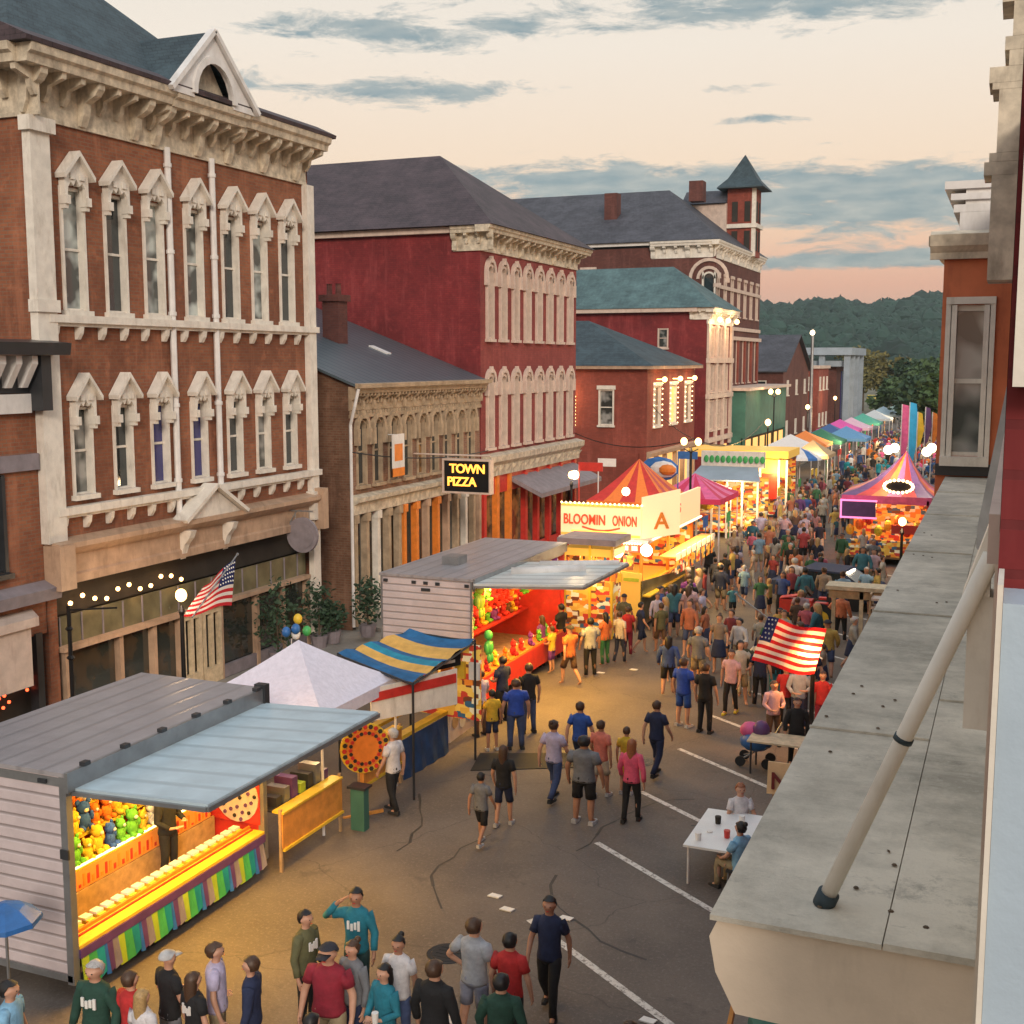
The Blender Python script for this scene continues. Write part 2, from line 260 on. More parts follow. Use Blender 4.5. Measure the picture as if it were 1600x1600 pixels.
# ---------------------------------------------------------------- building blocks
ORG = {}
def link(o): COL.objects.link(o); return o
def tag(o, label=None, cat=None, group=None, kind=None):
    if label: o['label'] = label
    if cat: o['category'] = cat
    if group: o['group'] = group
    if kind: o['kind'] = kind
    return o
def thing(name, label, cat, loc=(0, 0, 0), group=None):
    o = link(bpy.data.objects.new(name, None)); o.location = loc; o.empty_display_size = .2
    ORG[o.name] = Vector(loc); return tag(o, label, cat, group)
def getmat(m): return MT[m] if isinstance(m, str) else m
class MB:
    def __init__(s): s.v, s.f, s.m, s.ms = [], [], [], []
    def mi(s, m):
        m = m or '_'
        if m not in s.ms: s.ms.append(m)
        return s.ms.index(m)
    def face(s, pts, m=None):
        k = len(s.v); s.v += [tuple(p) for p in pts]; s.f.append(tuple(range(k, k + len(pts)))); s.m.append(s.mi(m)); return s
    def hull(s, P, F, m=None):
        k = len(s.v); s.v += [tuple(p) for p in P]; i = s.mi(m)
        for f in F: s.f.append(tuple(k + q for q in f)); s.m.append(i)
        return s
    def box(s, x0, x1, y0, y1, z0, z1, m=None):
        P = [(x0, y0, z0), (x1, y0, z0), (x1, y1, z0), (x0, y1, z0), (x0, y0, z1), (x1, y0, z1), (x1, y1, z1), (x0, y1, z1)]
        return s.hull(P, [(0, 3, 2, 1), (4, 5, 6, 7), (0, 1, 5, 4), (1, 2, 6, 5), (2, 3, 7, 6), (3, 0, 4, 7)], m)
    def prism(s, poly, d, m=None):
        """poly: 3-D outline, pushed along vector d"""
        n = len(poly); P = [Vector(p) for p in poly]; Q = [p + Vector(d) for p in P]
        F = [tuple(reversed(range(n))), tuple(range(n, 2 * n))] + [(i, (i + 1) % n, n + (i + 1) % n, n + i) for i in range(n)]
        return s.hull(P + Q, F, m)
    def bar(s, a, b, wd, h=None, m=None):
        """rectangular bar from a to b"""
        a, b = Vector(a), Vector(b); h = h or wd; d = (b - a).normalized()
        up = Vector((0, 0, 1)) if abs(d.z) < .95 else Vector((0, 1, 0)); sd_ = d.cross(up).normalized(); u2 = sd_.cross(d)
        P = [a + sd_ * (i * wd / 2) + u2 * (j * h / 2) for i, j in ((-1, -1), (1, -1), (1, 1), (-1, 1))]
        return s.prism(P, b - a, m)
    def tube(s, a, b, r0, r1=None, n=8, m=None, cap=True):
        a, b = Vector(a), Vector(b); r1 = r0 if r1 is None else r1; d = (b - a).normalized()
        up = Vector((0, 0, 1)) if abs(d.z) < .95 else Vector((0, 1, 0)); e = d.cross(up).normalized(); g = e.cross(d)
        P = [c + (e * math.cos(6.28318 * i / n) + g * math.sin(6.28318 * i / n)) * r for c, r in ((a, r0), (b, r1)) for i in range(n)]
        F = [(i, (i + 1) % n, n + (i + 1) % n, n + i) for i in range(n)]
        if cap: F += [tuple(reversed(range(n))), tuple(range(n, 2 * n))]
        return s.hull(P, F, m)
    def lathe(s, c, prof, n=12, m=None):
        """prof: (radius, z) pairs around the vertical axis at c"""
        P = [(c[0] + r * math.cos(6.28318 * i / n), c[1] + r * math.sin(6.28318 * i / n), c[2] + z) for r, z in prof for i in range(n)]
        F = [(j * n + i, j * n + (i + 1) % n, (j + 1) * n + (i + 1) % n, (j + 1) * n + i) for j in range(len(prof) - 1) for i in range(n)]
        if prof[0][0] > 1e-4: F.append(tuple(reversed(range(n))))
        if prof[-1][0] > 1e-4: F.append(tuple(range((len(prof) - 1) * n, len(prof) * n)))
        return s.hull(P, F, m)
    def ball(s, c, r, n=10, m=None, k=5):
        rx, ry, rz = r if isinstance(r, tuple) else (r, r, r)
        P = []; 
        for j in range(k + 1):
            th = math.pi * j / k
            for i in range(n): P.append((c[0] + rx * max(math.sin(th), .02) * math.cos(6.28318 * i / n), c[1] + ry * max(math.sin(th), .02) * math.sin(6.28318 * i / n), c[2] - rz * math.cos(th)))
        F = [(j * n + i, j * n + (i + 1) % n, (j + 1) * n + (i + 1) % n, (j + 1) * n + i) for j in range(k) for i in range(n)]
        return s.hull(P, F, m)
    def build(s, name, mats=None, parent=None, smooth=False, color=None):
        me = bpy.data.meshes.new(name); o_ = Vector((0, 0, 0))
        if parent is not None: o_ = ORG.get(parent.name, o_)
        me.from_pydata([(x - o_.x, y - o_.y, z - o_.z) for x, y, z in s.v], [], s.f)
        for q in s.ms:
            me.materials.append(getmat(mats if q == '_' else q))
        me.polygons.foreach_set('material_index', s.m)
        if smooth: me.polygons.foreach_set('use_smooth', [True] * len(s.f))
        me.update()
        ob = link(bpy.data.objects.new(name, me))
        if parent is not None: ob.parent = parent; ORG[ob.name] = o_
        if color: ob.color = (*color, 1)
        return ob
def struct(name, mb, mat): return tag(mb.build(name, mat), kind='structure')
def dup(o, loc=None, rz=None, sc=None, parent=None, label=None, group=None, colors=None):
    c = o.copy(); COL.objects.link(c)
    if parent is not None: c.parent = parent
    if loc is not None: c.location = loc
    if rz is not None: c.rotation_euler = (0, 0, rz)
    if sc is not None: c.scale = sc
    if label: c['label'] = label
    if group: c['group'] = group
    if colors and o.name.split('.')[0] in colors: c.color = (*colors[o.name.split('.')[0]], 1)
    for ch in o.children: dup(ch, parent=c, colors=colors)
    return c
# facade frames: u along the wall, w outward, z up
class Fr:
    def __init__(s, k, p): s.k, s.p = k, p
    def P(s, u, w, z):
        if s.k == 'E': return Vector((s.p + w, u, z))
        if s.k == 'S': return Vector((u, s.p - w, z))
        if s.k == 'W': return Vector((s.p - w, u, z))
        return Vector((u, s.p + w, z))
    def box(s, mb, u0, u1, w0, w1, z0, z1, m=None):
        a, b = s.P(u0, w0, z0), s.P(u1, w1, z1)
        return mb.box(min(a.x, b.x), max(a.x, b.x), min(a.y, b.y), max(a.y, b.y), z0, z1, m)
    def shape(s, mb, pts, w0, w1, m=None):
        """outline (u,z) pushed from w0 to w1"""
        P = [s.P(u, w0, z) for u, z in pts]; return mb.prism(P, s.P(0, w1, 0) - s.P(0, w0, 0), m)
    def prof(s, mb, pts, u0, u1, m=None):
        """outline (w,z) run along u"""
        P = [s.P(u0, w, z) for w, z in pts]; return mb.prism(P, s.P(u1, 0, 0) - s.P(u0, 0, 0), m)
def wall(mb, fr, u0, u1, z0, z1, ops=(), rev=.16, m=None, mrev=None):
    us = sorted({u0, u1} | {q for o in ops for q in o[:2]}); zs = sorted({z0, z1} | {q for o in ops for q in o[2:4]})
    for i in range(len(us) - 1):
        for j in range(len(zs) - 1):
            uc, zc = (us[i] + us[i + 1]) / 2, (zs[j] + zs[j + 1]) / 2
            if any(o[0] < uc < o[1] and o[2] < zc < o[3] for o in ops): continue
            mb.face([fr.P(us[i], 0, zs[j]), fr.P(us[i + 1], 0, zs[j]), fr.P(us[i + 1], 0, zs[j + 1]), fr.P(us[i], 0, zs[j + 1])], m)
    for o in ops:
        a, b, c, d = o[:4]
        for p, q in (((a, c), (a, d)), ((a, d), (b, d)), ((b, d), (b, c)), ((b, c), (a, c))):
            mb.face([fr.P(p[0], 0, p[1]), fr.P(p[0], -rev, p[1]), fr.P(q[0], -rev, q[1]), fr.P(q[0], 0, q[1])], mrev or m)
        if len(o) > 4 and o[4]:
            r = (b - a) / 2; cx = (a + b) / 2; n = 6
            for sg in (-1, 1):
                pts = [(cx + sg * r, d)] + [(cx + sg * r * math.cos(k * math.pi / 2 / n), d - r * 1.05 + r * 1.05 * math.sin(k * math.pi / 2 / n)) for k in range(n + 1)]
                fr.shape(mb, pts, -.01, -rev + .02, m)
def archband(mb, fr, cx, zc, r0, r1, w0, w1, n=8, m=None, k=1.0):
    for i in range(n):
        a, b = math.pi * i / n, math.pi * (i + 1) / n
        fr.shape(mb, [(cx + r0 * math.cos(a), zc + k * r0 * math.sin(a)), (cx + r1 * math.cos(a), zc + k * r1 * math.sin(a)), (cx + r1 * math.cos(b), zc + k * r1 * math.sin(b)), (cx + r0 * math.cos(b), zc + k * r0 * math.sin(b))], w0, w1, m)
def win(fr, par, u, wd, z0, z1, fm='cream', gm='glass', hood=None, arch=False, sill=True, case=.10, rev=.16, mull=1, cross=1, proud=.06):
    """window part: casing + sash; sub-parts pane, sill, hood"""
    mb = MB(); a, b = u - wd / 2, u + wd / 2
    top = z1
    fr.box(mb, a, a + case, -rev + .02, proud, z0, top); fr.box(mb, b - case, b, -rev + .02, proud, z0, top)
    fr.box(mb, a + case, b - case, -rev + .02, -.02, top - case, top); fr.box(mb, a + case, b - case, -rev + .02, -.02, z0, z0 + case * .7)
    zm = (z0 + z1) / 2 - .05 * (z1 - z0)
    for k in range(cross): zz = z0 + (z1 - z0) * (k + 1) / (cross + 1) - .03; fr.box(mb, a + case, b - case, -rev + .03, -rev + .09, zz, zz + .06)
    for k in range(1, mull): uu = a + (b - a) * k / mull; fr.box(mb, uu - .025, uu + .025, -rev + .025, -rev + .075, z0 + case * .7, top - case)
    if arch:
        archband(mb, fr, u, z1 - wd / 2, wd / 2 - case, wd / 2, -rev + .03, proud, 8)
    f = mb.build('window', fm, par)
    g = MB().face([fr.P(a + case * .5, -rev + .05, z0), fr.P(b - case * .5, -rev + .05, z0), fr.P(b - case * .5, -rev + .05, z1), fr.P(a + case * .5, -rev + .05, z1)])
    g.build('pane', gm, f)
    if sill:
        s = MB(); fr.box(s, a - .06, b + .06, proud * .2 - .05, .16, z0 - .12, z0 - .002); s.build('sill', fm, f)
    if hood: 
        h = MB(); hood(h, fr, u, wd, z1); h.build('hood', fm, f)
    return f
def hood_gable(h, fr, u, wd, z):
    k = wd / .95
    face = [(-.46, -.10), (-.46, .40), (0, .84), (.46, .40), (.46, -.10), (.36, -.10), (.33, .10), (.22, .22), (.12, .14), (0, .30), (-.12, .14), (-.22, .22), (-.33, .10), (-.36, -.10)]
    fr.shape(h, [(u + x * k, z - .12 + y) for x, y in face], .012, .20)
    for s in (-1, 1):
        fr.shape(h, [(u + s * .58 * k, z + .16), (u, z + .70), (u, z + .82), (u + s * .60 * k, z + .26)], .014, .34)
        fr.box(h, u + s * .41 * k - .07, u + s * .41 * k + .07, .02, .26, z - .42, z - .22)
        fr.box(h, u + s * .41 * k - .05, u + s * .41 * k + .05, .02, .20, z - .52, z - .42)
        fr.box(h, u + s * .19 * k - .07, u + s * .19 * k + .07, .205, .24, z + .16, z + .30)
def hood_arch(h, fr, u, wd, z):
    zc = z - wd / 2
    archband(h, fr, u, zc, wd / 2 - .01, wd / 2 + .14, .012, .16, 8, k=1.15)
    fr.shape(h, [(u - .12, z + .02), (u + .12, z + .02), (u, z + .30)], .013, .2)
    for s in (-1, 1): fr.box(h, u + s * (wd / 2 + .065) - .085, u + s * (wd / 2 + .065) + .085, .014, .18, zc - .55, zc + .02)
def hood_flat(h, fr, u, wd, z): fr.box(h, u - wd / 2 - .1, u + wd / 2 + .1, .01, .13, z, z + .24)
def cornice(mb, fr, u0, u1, z0, z1, out, step, bw=.14, ret0=0, ret1=0, big=1.0, m=None):
    """frieze, brackets and crown moulding between u0 and u1; top at z1"""
    h = z1 - z0
    fr.prof(mb, [(0.004, z0), (.07, z0), (.07, z0 + .08), (.05, z0 + .1), (.05, z1 - h * .28), (.004, z1 - h * .28)], u0, u1, m)
    fr.prof(mb, [(.004, z1 - h * .28), (out * .82, z1 - h * .28), (out * .86, z1 - h * .16), (out * .96, z1 - h * .12), (out, z1), (.004, z1)], u0 - ret0, u1 + ret1, m)
    n = max(1, round((u1 - u0) / step)); zt = z1 - h * .28 - .002
    for i in range(n + 1):
        u = u0 + bw / 2 + (u1 - u0 - bw) * i / n
        bigb = (i % 3 == 0); q = 1.0 if bigb else .62; bb = bw * (1.25 if bigb else .8)
        pr = [(.052, zt), (.052, zt - h * .66 * q * big), (.13, zt - h * .68 * q * big), (.17 * out + .08, zt - h * .5 * q * big), (.30 * out, zt - h * .30 * q), (.62 * out, zt - h * .20 * q), (.74 * out, zt - h * .10), (.76 * out, zt)]
        fr.prof(mb, pr, u - bb / 2, u + bb / 2, m)
def leafball(mb, c, r, n, size, m=None, flat=.8):
    for _ in range(n):
        d = Vector((random.gauss(0, 1), random.gauss(0, 1), random.gauss(0, 1))).normalized(); rr = random.random() ** .45
        p = Vector(c) + Vector((d.x * r[0], d.y * r[1], d.z * r[2])) * rr
        a = Vector((random.uniform(-1, 1), random.uniform(-1, 1), random.uniform(-.6, .6))).normalized(); b_ = a.cross(Vector((random.uniform(-1, 1), random.uniform(-1, 1), random.uniform(-1, 1)))).normalized()
        s = size * random.uniform(.6, 1.3)
        mb.face([p - a * s, p - b_ * s * .55, p + a * s, p + b_ * s * .55], m)
def lamp(name, loc, energy, color=(1, .66, .34), r=.12, kind='POINT', size=None, rot=None):
    l = bpy.data.lights.new(name, kind); o = link(bpy.data.objects.new(name, l)); o.location = loc; l.energy = energy; l.color = color
    if kind == 'AREA': l.shape = 'RECTANGLE'; l.size, l.size_y = size
    else: l.shadow_soft_size = r
    if rot: o.rotation_euler = rot
    return o
def textm(name, body, loc, size, rotz, mat, par, ext=.012, spacing=1.0):
    o = text(name, body, loc, size, (R_(90), 0, rotz), mat, par, ext, spacing=spacing)
    dg = bpy.context.evaluated_depsgraph_get(); me = bpy.data.meshes.new_from_object(o.evaluated_get(dg)); me.name = name
    n = link(bpy.data.objects.new(name, me)); n.parent = par; n.location = o.location; n.rotation_euler = o.rotation_euler
    bpy.data.objects.remove(o); n.name = name; return n
def text(name, body, loc, size, rot, mat, par, ext=.012, align='LEFT', spacing=1.0):
    c = bpy.data.curves.new(name, 'FONT'); c.body = body; c.size = size; c.extrude = ext; c.align_x = align; c.offset = size * .018; c.space_character = spacing
    o = link(bpy.data.objects.new(name, c)); c.materials.append(getmat(mat)); o.rotation_euler = rot; o.location = Vector(loc) - ORG.get(par.name, Vector()); o.parent = par
    return o

BULB = {}
def bulbs(pts, r, mat, par, name='bulb'):
    """one small lamp per point, each a part of its own, all sharing one mesh"""
    k = (r, mat if isinstance(mat, str) else mat.name)
    if k not in BULB:
        q = MB().ball((0, 0, 0), r, 6, k=4); me = bpy.data.meshes.new(name); me.from_pydata(q.v, [], q.f); me.materials.append(getmat(mat)); BULB[k] = me
    for p in pts: o = link(bpy.data.objects.new(name, BULB[k])); o.location = Vector(p) - ORG.get(par.name, Vector()); o.parent = par
# ================================================================ the setting
mb = MB().face([(-2500, -300, -.012), (2500, -300, -.012), (2500, 4000, -.012), (-2500, 4000, -.012)]); struct('ground', mb, 'ground')
mb = MB().face([(-17.3, -40, 0), (-2.9, -40, 0), (-2.9, 330, 0), (-17.3, 330, 0)]); struct('road', mb, 'asphalt')
mb = MB().box(-20.7, -17.45, -40, 33, -.01, .13).box(-20.7, -17.45, 35.7, 300, -.01, .13); struct('pavement', mb, 'pavement')
mb = MB().box(-2.75, .4, -40, 300, -.01, .13); struct('pavement', mb, 'pavement')
mb = MB()
for x in (-17.45, -2.9):
    for k in range(-12, 70): mb.box(x + .004, x + .146, k * 3, k * 3 + 2.985, -.01, .142)
struct('kerb', mb, 'pavement')
mb = MB().face([(-30, 33.0, .0), (-17.3, 33.0, .0), (-17.3, 35.7, .0), (-30, 35.7, .0)]); struct('alley_ground', mb, 'pavement')
for k, y in enumerate([11.3, 14.5, 17.7, 21.2, 24.2, 27.35, 30.4, 33.5, 36.6, 39.7, 42.8, 46, 49.2, 52.4, 55.6]):
    a = Vector((-7.05, y, .005)); d = Vector((3.9, -2.87, 0)); n = Vector((.59, .80, 0)) * .065
    struct('road_marking', MB().face([a - n, a + d - n, a + d + n, a + n]), 'line_white')
struct('hill', (lambda: (lambda mb: mb)(hillmesh()))() if False else MB().face([(-1, 3990, -1), (1, 3990, -1), (0, 3990, -.5)]), 'forest') if False else None
mh = G(800, 1345); 
for k, (px, py) in enumerate([(700, 1490), (1000, 1190), (880, 1180)]):
    p = G(px, py); mb = MB().lathe((p.x, p.y, .002), [(.34, 0), (.33, .006)], 20); mb.lathe((p.x, p.y, .0085), [(.27, 0), (.26, .004)], 20)
    for q in range(4): mb.box(p.x - .18, p.x + .18, p.y - .16 + q * .1, p.y - .13 + q * .1, .013, .016)
    tag(mb.build('manhole_cover', 'black_metal'), ['round iron manhole cover in the road behind the foreground group', 'round iron manhole cover near the parking lines', 'round iron manhole cover ahead of the walking family'][k], 'manhole cover')
rr = random.Random(6)
for k, (px, py, s_) in enumerate([]):
    p = G(px, py); pts = [(p.x + s_ * (1 + .4 * rr.uniform(-1, 1)) * math.cos(a * .5236), p.y + s_ * .6 * (1 + .4 * rr.uniform(-1, 1)) * math.sin(a * .5236), .0022) for a in range(12)]
    struct('road_patch', MB().face(pts), paint(f'patch{k % 3}', ((.10, .088, .08), (.13, .108, .095), (.085, .076, .07))[k % 3], .9, .25, 9))
rr2 = random.Random(9); mb = MB()
for px, py, n_seg in [(900, 1330, 9), (1010, 1500, 8), (690, 1420, 8), (1080, 1290, 6), (620, 1330, 7)]:
    p = G(px, py); a = rr2.uniform(0, 3)
    for i in range(n_seg):
        a += rr2.uniform(-.5, .5); q = p + Vector((math.cos(a), math.sin(a), 0)) * .45; nn = Vector((-math.sin(a), math.cos(a), 0)) * rr2.uniform(.012, .03); z = Vector((0, 0, .0035)); mb.face([p - nn + z, q - nn + z, q + nn + z, p + nn + z]); p = q
struct('tar_seam', mb, 'tar')
# wooded hills round the town
mb = MB(); from mathutils import noise as mn
NA, NR = 230, 26
def hillz(a, r):
    p = Vector((math.sin(a) * r, math.cos(a) * r, 0)) * .004
    base = max(0, (r - 430) / 520); base = base * base * (3 - 2 * base) if base < 1 else 1
    h = 46 + 7 * mn.noise(p * .9) + 4 * mn.noise(p * 2.1) + 2.5 * math.sin(math.degrees(a) * 1.5 + 1.0)
    return base * h
for j in range(NR):
    r = 430 + j * 22
    for i in range(NA):
        a = R_(-50 + 85 * i / (NA - 1)); q = hillz(a, r)
        q += (2.6 * mn.noise(Vector((math.sin(a) * r, math.cos(a) * r, 3)) * .09) + 1.8 * mn.noise(Vector((math.sin(a) * r, math.cos(a) * r, 9)) * .21)) * min(1, (r - 425) / 90)
        mb.v.append((math.sin(a) * r, math.cos(a) * r, q - .2))
for j in range(NR - 1):
    for i in range(NA - 1):
        k = j * NA + i; mb.f.append((k, k + 1, k + NA + 1, k + NA)); mb.m.append(0)
mb.ms = ['_']; tag(mb.build('hill', 'forest', smooth=True), kind='structure')
# a carpet of tree crowns gives the far slope its uneven skyline
mb = MB(); rr = random.Random(3)
for _ in range(5200):
    a = R_(rr.uniform(-16, 2)); r = rr.choice((rr.uniform(560, 980), rr.uniform(860, 985))); z = hillz(a, r); s = rr.uniform(1.8, 5.0) * (1.5 if rr.random() < .06 else 1)
    c = (math.sin(a) * r, math.cos(a) * r, z)
    n = 6; P = []
    for lz, lr in ((0, .8), (.7, 1), (1.25, .62), (1.5, .05)):
        for i in range(n): P.append((c[0] + s * lr * math.cos(i * 1.047 + s) * rr.uniform(.75, 1.2), c[1] + s * lr * math.sin(i * 1.047 + s), c[2] + s * lz * rr.uniform(.85, 1.1)))
    mb.hull(P, [(j * n + i, j * n + (i + 1) % n, (j + 1) * n + (i + 1) % n, (j + 1) * n + i) for j in range(3) for i in range(n)])
tag(mb.build('hillside_forest', 'forest'), 'dark green wood covering the far hillside', 'woodland', kind='stuff')
def tree(loc, h, cr, label, mat='foliage', n=1500, size=.45, group='trees at the far end of the street'):
    t = thing('tree', label, 'tree', loc, group); x, y, z = loc
    k = MB(); k.tube((x, y, z), (x + .1, y, z + h * .5), h * .03, h * .018, 7)
    for _ in range(6):
        a = random.uniform(0, 6.28); k.tube((x + .05, y, z + h * random.uniform(.25, .5)), (x + math.cos(a) * cr * .6, y + math.sin(a) * cr * .6, z + h * random.uniform(.55, .8)), h * .013, h * .005, 5)
    k.build('trunk', 'bark', t)
    c = MB()
    for _ in range(9):
        a = random.uniform(0, 6.28); q = random.uniform(0, .62) * cr; s = cr * random.uniform(.35, .6)
        leafball(c, (x + math.cos(a) * q, y + math.sin(a) * q, z + h * random.uniform(.42, .86)), (s, s, s * .75), n // 9, size)
    c.build('crown', mat, t); return t

# ---------------------------------------------------------------- brick hall with the ornate cornice (left)
XF = -20.7; E = Fr('E', XF)
A = thing('brick_building', 'tall red brick hall with cream bracketed cornice, pedimented window hoods and steep slate roof', 'building', (XF, 27.3, 0))
uw = [22.80, 24.25, 25.68, 27.33, 28.98, 30.4, 31.85]; lw = .80
mb = MB(); S = Fr('S', 21.45); NN = Fr('N', 33.15)
ops = [(u - .40, u + .40, 10.4, 13.25) for u in uw] + [(u - .36, u + .36, 6.02, 8.12) for u in uw]
wall(mb, E, 21.45, 33.15, 4.9, 14.8, ops, .2)
wall(mb, S, -34, XF, 0, 16); wall(mb, NN, -34, XF, 0, 16); wall(mb, Fr('W', -34), 21.45, 33.15, 0, 16)
wall(mb, E, 21.45, 21.75, 0, 4.9); wall(mb, E, 32.85, 33.15, 0, 4.9)
mb.build('wall', 'brick_main', A)
for i, u in enumerate(uw):
    win(E, A, u, .80, 10.4, 13.25, 'cream', 'glass_sky_tint' if i in (0, 2, 3, 5) else 'glass', hood_gable, rev=.2, case=.07)
    win(E, A, u, .72, 6.02, 8.12, 'cream', 'glass_blue' if i in (2, 3) else 'glass_curtain' if i in (0, 5) else 'glass', hood_gable, rev=.2, case=.065)
mb = MB()
cornice(mb, E, 21.3, 25.7, 14.62, 16.0, .95, .62, .17, ret0=.5); cornice(mb, E, 28.8, 33.0, 14.62, 16.0, .95, .62, .17, ret1=.12); cornice(mb, E, 25.7, 28.8, 14.62, 15.95, .98, .62, .17)
Sr = Fr('S', 21.44); cornice(mb, Sr, -27, -20.2, 14.62, 15.995, .9, .8, .17)
mb.build('cornice', 'cream_old', A)
mb = MB()       # roof edge above the crown moulding
E.prof(mb, [(-.6, 16.002), (.97, 16.002), (1.0, 16.1), (.3, 16.42), (-.6, 16.5)], 20.6, 33.3)
mb.box(-34, -21.3, 20.62, 33.28, 16.003, 16.4); mb.build('roof_edge', 'slate_brown', A)
ya, yb, xe, ze, sl_ = 20.9, 30.5, -20.5, 16.3, .9
ym = (ya + yb) / 2; dz = (yb - ym) * sl_; P = [(xe, ya, ze), (xe, yb, ze), (xe - (yb - ym), ym, ze + dz), (-34, ym, ze + dz), (-34, ya, ze), (-34, yb, ze)]
mb = MB().hull(P, [(0, 1, 2), (1, 5, 3, 2), (4, 0, 2, 3)]); mb.build('roof', 'slate_blue', A)
# pediment with niche
gx = .97; gy0, gy1 = 25.45, 28.95; gm = 27.15; zb = 15.9; za = 17.6
mb = MB(); pts = [(gy0, zb)] + [(gy0 + .35, zb + .12)] + [(gm, za), (gy1 - .3, zb + .12), (gy1, zb)]
r = .84; arc = [(gm + r * math.cos(q), zb + .1 + r * 1.12 * math.sin(q)) for q in [math.pi * k / 10 for k in range(11)]]
E.shape(mb, [(gy0, zb), (gm, za), (gy1, zb), (gm + r, zb)] + arc + [(gm - r, zb)], gx - .12, gx + .02)
E.shape(mb, [(gm - 1.25, zb - .05), (gm, za - .1), (gm + 1.25, zb - .05)], gx - .42, gx - .38, 'cream_old'); E.box(mb, gm - r, gm + r, gx - .5, gx - .1, zb - .05, zb + .06, 'cream_old')
archband(mb, E, gm, zb + .1, r - .06, r + .1, gx + .02, gx + .09, 12, k=1.13)
for s, e in (((gy0 - .12, zb), (gm, za + .12)), ((gy1 + .12, zb), (gm, za + .12))):
    mb.bar(E.P(s[0], gx + .02, s[1] + .05), E.P(e[0], gx + .02, e[1]), .22, .12)
mb.build('pediment', 'white_trim', A)
mb = MB(); ax = XF + gx - .14
mb.hull([(ax, gy0 - .1, zb + .1), (ax, gy1 + .1, zb + .1), (ax, gm, za + .1), (-26.5, gy0 - .1, zb + .1), (-26.5, gy1 + .1, zb + .1), (-26.5, gm, za + .1)], [(0, 2, 5, 3), (2, 1, 4, 5)])
mb.build('dormer_roof', 'slate_blue', A)
for z in (10.22, 5.72):
    mb = MB(); E.box(mb, 21.7, 33.3, .004, .26, z - .12, z + .06); E.box(mb, 21.7, 33.25, .004, .16, z - .2, z - .12)
    for k in range(15): u = 22.0 + k * .79; E.prof(mb, [(.005, z - .202), (.2, z - .202), (.17, z - .36), (.08, z - .5), (.005, z - .5)], u - .06, u + .06)
    mb.build('belt_course', 'cream', A)
mb = MB()
E.box(mb, 21.35, 21.95, .01, .24, 5.0, 14.3); E.box(mb, 21.25, 22.05, .012, .34, 14.3, 14.62); E.box(mb, 21.3, 22.0, .012, .30, 10.32, 10.6)
mb.build('pilaster', 'cream', A); mb = MB()
E.box(mb, 32.8, 33.2, .01, .2, .1, 14.62); E.box(mb, 32.7, 33.3, .012, .32, 4.2, 5.1); 
mb.build('pilaster', 'cream', A)
for u in (26.25, 28.13):
    mb = MB(); p0, p1 = E.P(u, .11, 14.7), E.P(u, .11, 5.0); mb.tube(p0, p1, .085, n=8)
    for z in (14.2, 12, 10.4, 8, 6): mb.tube(E.P(u, .11, z), E.P(u, .11, z + .1), .11, n=8)
    mb.build('downpipe', 'white_trim', A, smooth=False)
mb = MB()      # storefront entablature with small pediment
E.prof(mb, [(.004, 3.95), (.16, 3.95), (.16, 4.15), (.10, 4.2), (.10, 4.62), (.30, 4.72), (.46, 4.86), (.46, 4.98), (.004, 5.06)], 21.45, 33.15)
E.box(mb, 21.4, 21.9, .006, .5, 3.9, 4.95); E.box(mb, 32.9, 33.2, .006, .52, 3.9, 5.2)
mb.build('storefront_cornice', 'peach_trim', A)
mb = MB(); pm = 27.35
E.shape(mb, [(pm - 1.25, 4.99), (pm, 5.75), (pm + 1.25, 4.99)], .15, .42)
for s in (-1, 1): mb.bar(E.P(pm + s * 1.4, .36, 4.98), E.P(pm, .36, 5.84), .5, .1)
for u in (26.35, 28.25): E.prof(mb, [(.105, 4.7), (.5, 4.7), (.42, 4.5), (.25, 4.3), (.105, 3.9)], u - .11, u + .11)
mb.build('porch_pediment', 'cream', A)
# storefront: transom glass, mid rail, shop windows and doors
mb = MB()
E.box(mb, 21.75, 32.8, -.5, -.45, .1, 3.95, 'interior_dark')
for u in (22.0, 23.9, 25.2, 26.3, 28.1, 29.9, 31.3, 32.7): E.box(mb, u - .07, u + .07, -.2, .02, .13, 2.319)
E.box(mb, 21.8, 32.7, -.2, .12, 2.32, 2.44); E.box(mb, 21.8, 32.7, -.12, -.02, .13, .5, 'sign_grey')
mb.build('shopfront', 'peach_trim', A)
mb = MB(); E.box(mb, 21.76, 32.78, -.34, -.32, 3.15, 3.94); mb.build('upper_transom', 'interior_dark', A)
mb = MB(); E.box(mb, 21.76, 32.78, -.15, -.12, 2.44, 3.15)
for k in range(15): E.box(mb, 21.9 + k * .74, 21.94 + k * .74, -.118, -.09, 2.44, 3.14, 'sign_grey')
mb.build('transom', 'transom', A)
mb = MB(); E.box(mb, 21.76, 32.78, -.18, -.16, .5, 2.32); mb.build('shop_window', 'glass_shop', A)
mb = MB()
for u in (26.75, 27.65):
    for a, b, c, d in ((-.42, -.30, .14, 2.3), (.30, .42, .14, 2.3), (-.30, .30, 2.15, 2.3), (-.30, .30, .14, .6), (-.05, .05, .6, 2.15)): E.box(mb, u + a, u + b, -.1, .03, c, d)
mb.build('door', 'wood_pale', A)
bulbs([E.P(22.3 + k * .42, -.1, 3.42 + .12 * math.sin(k * 1.7)) for k in range(11)], .06, 'bulb_warm', A)
for y in (23.0, 24.6, 26.0): lamp('shop_light', (XF + .1, y, 3.3), 5, (1, .55, .25))
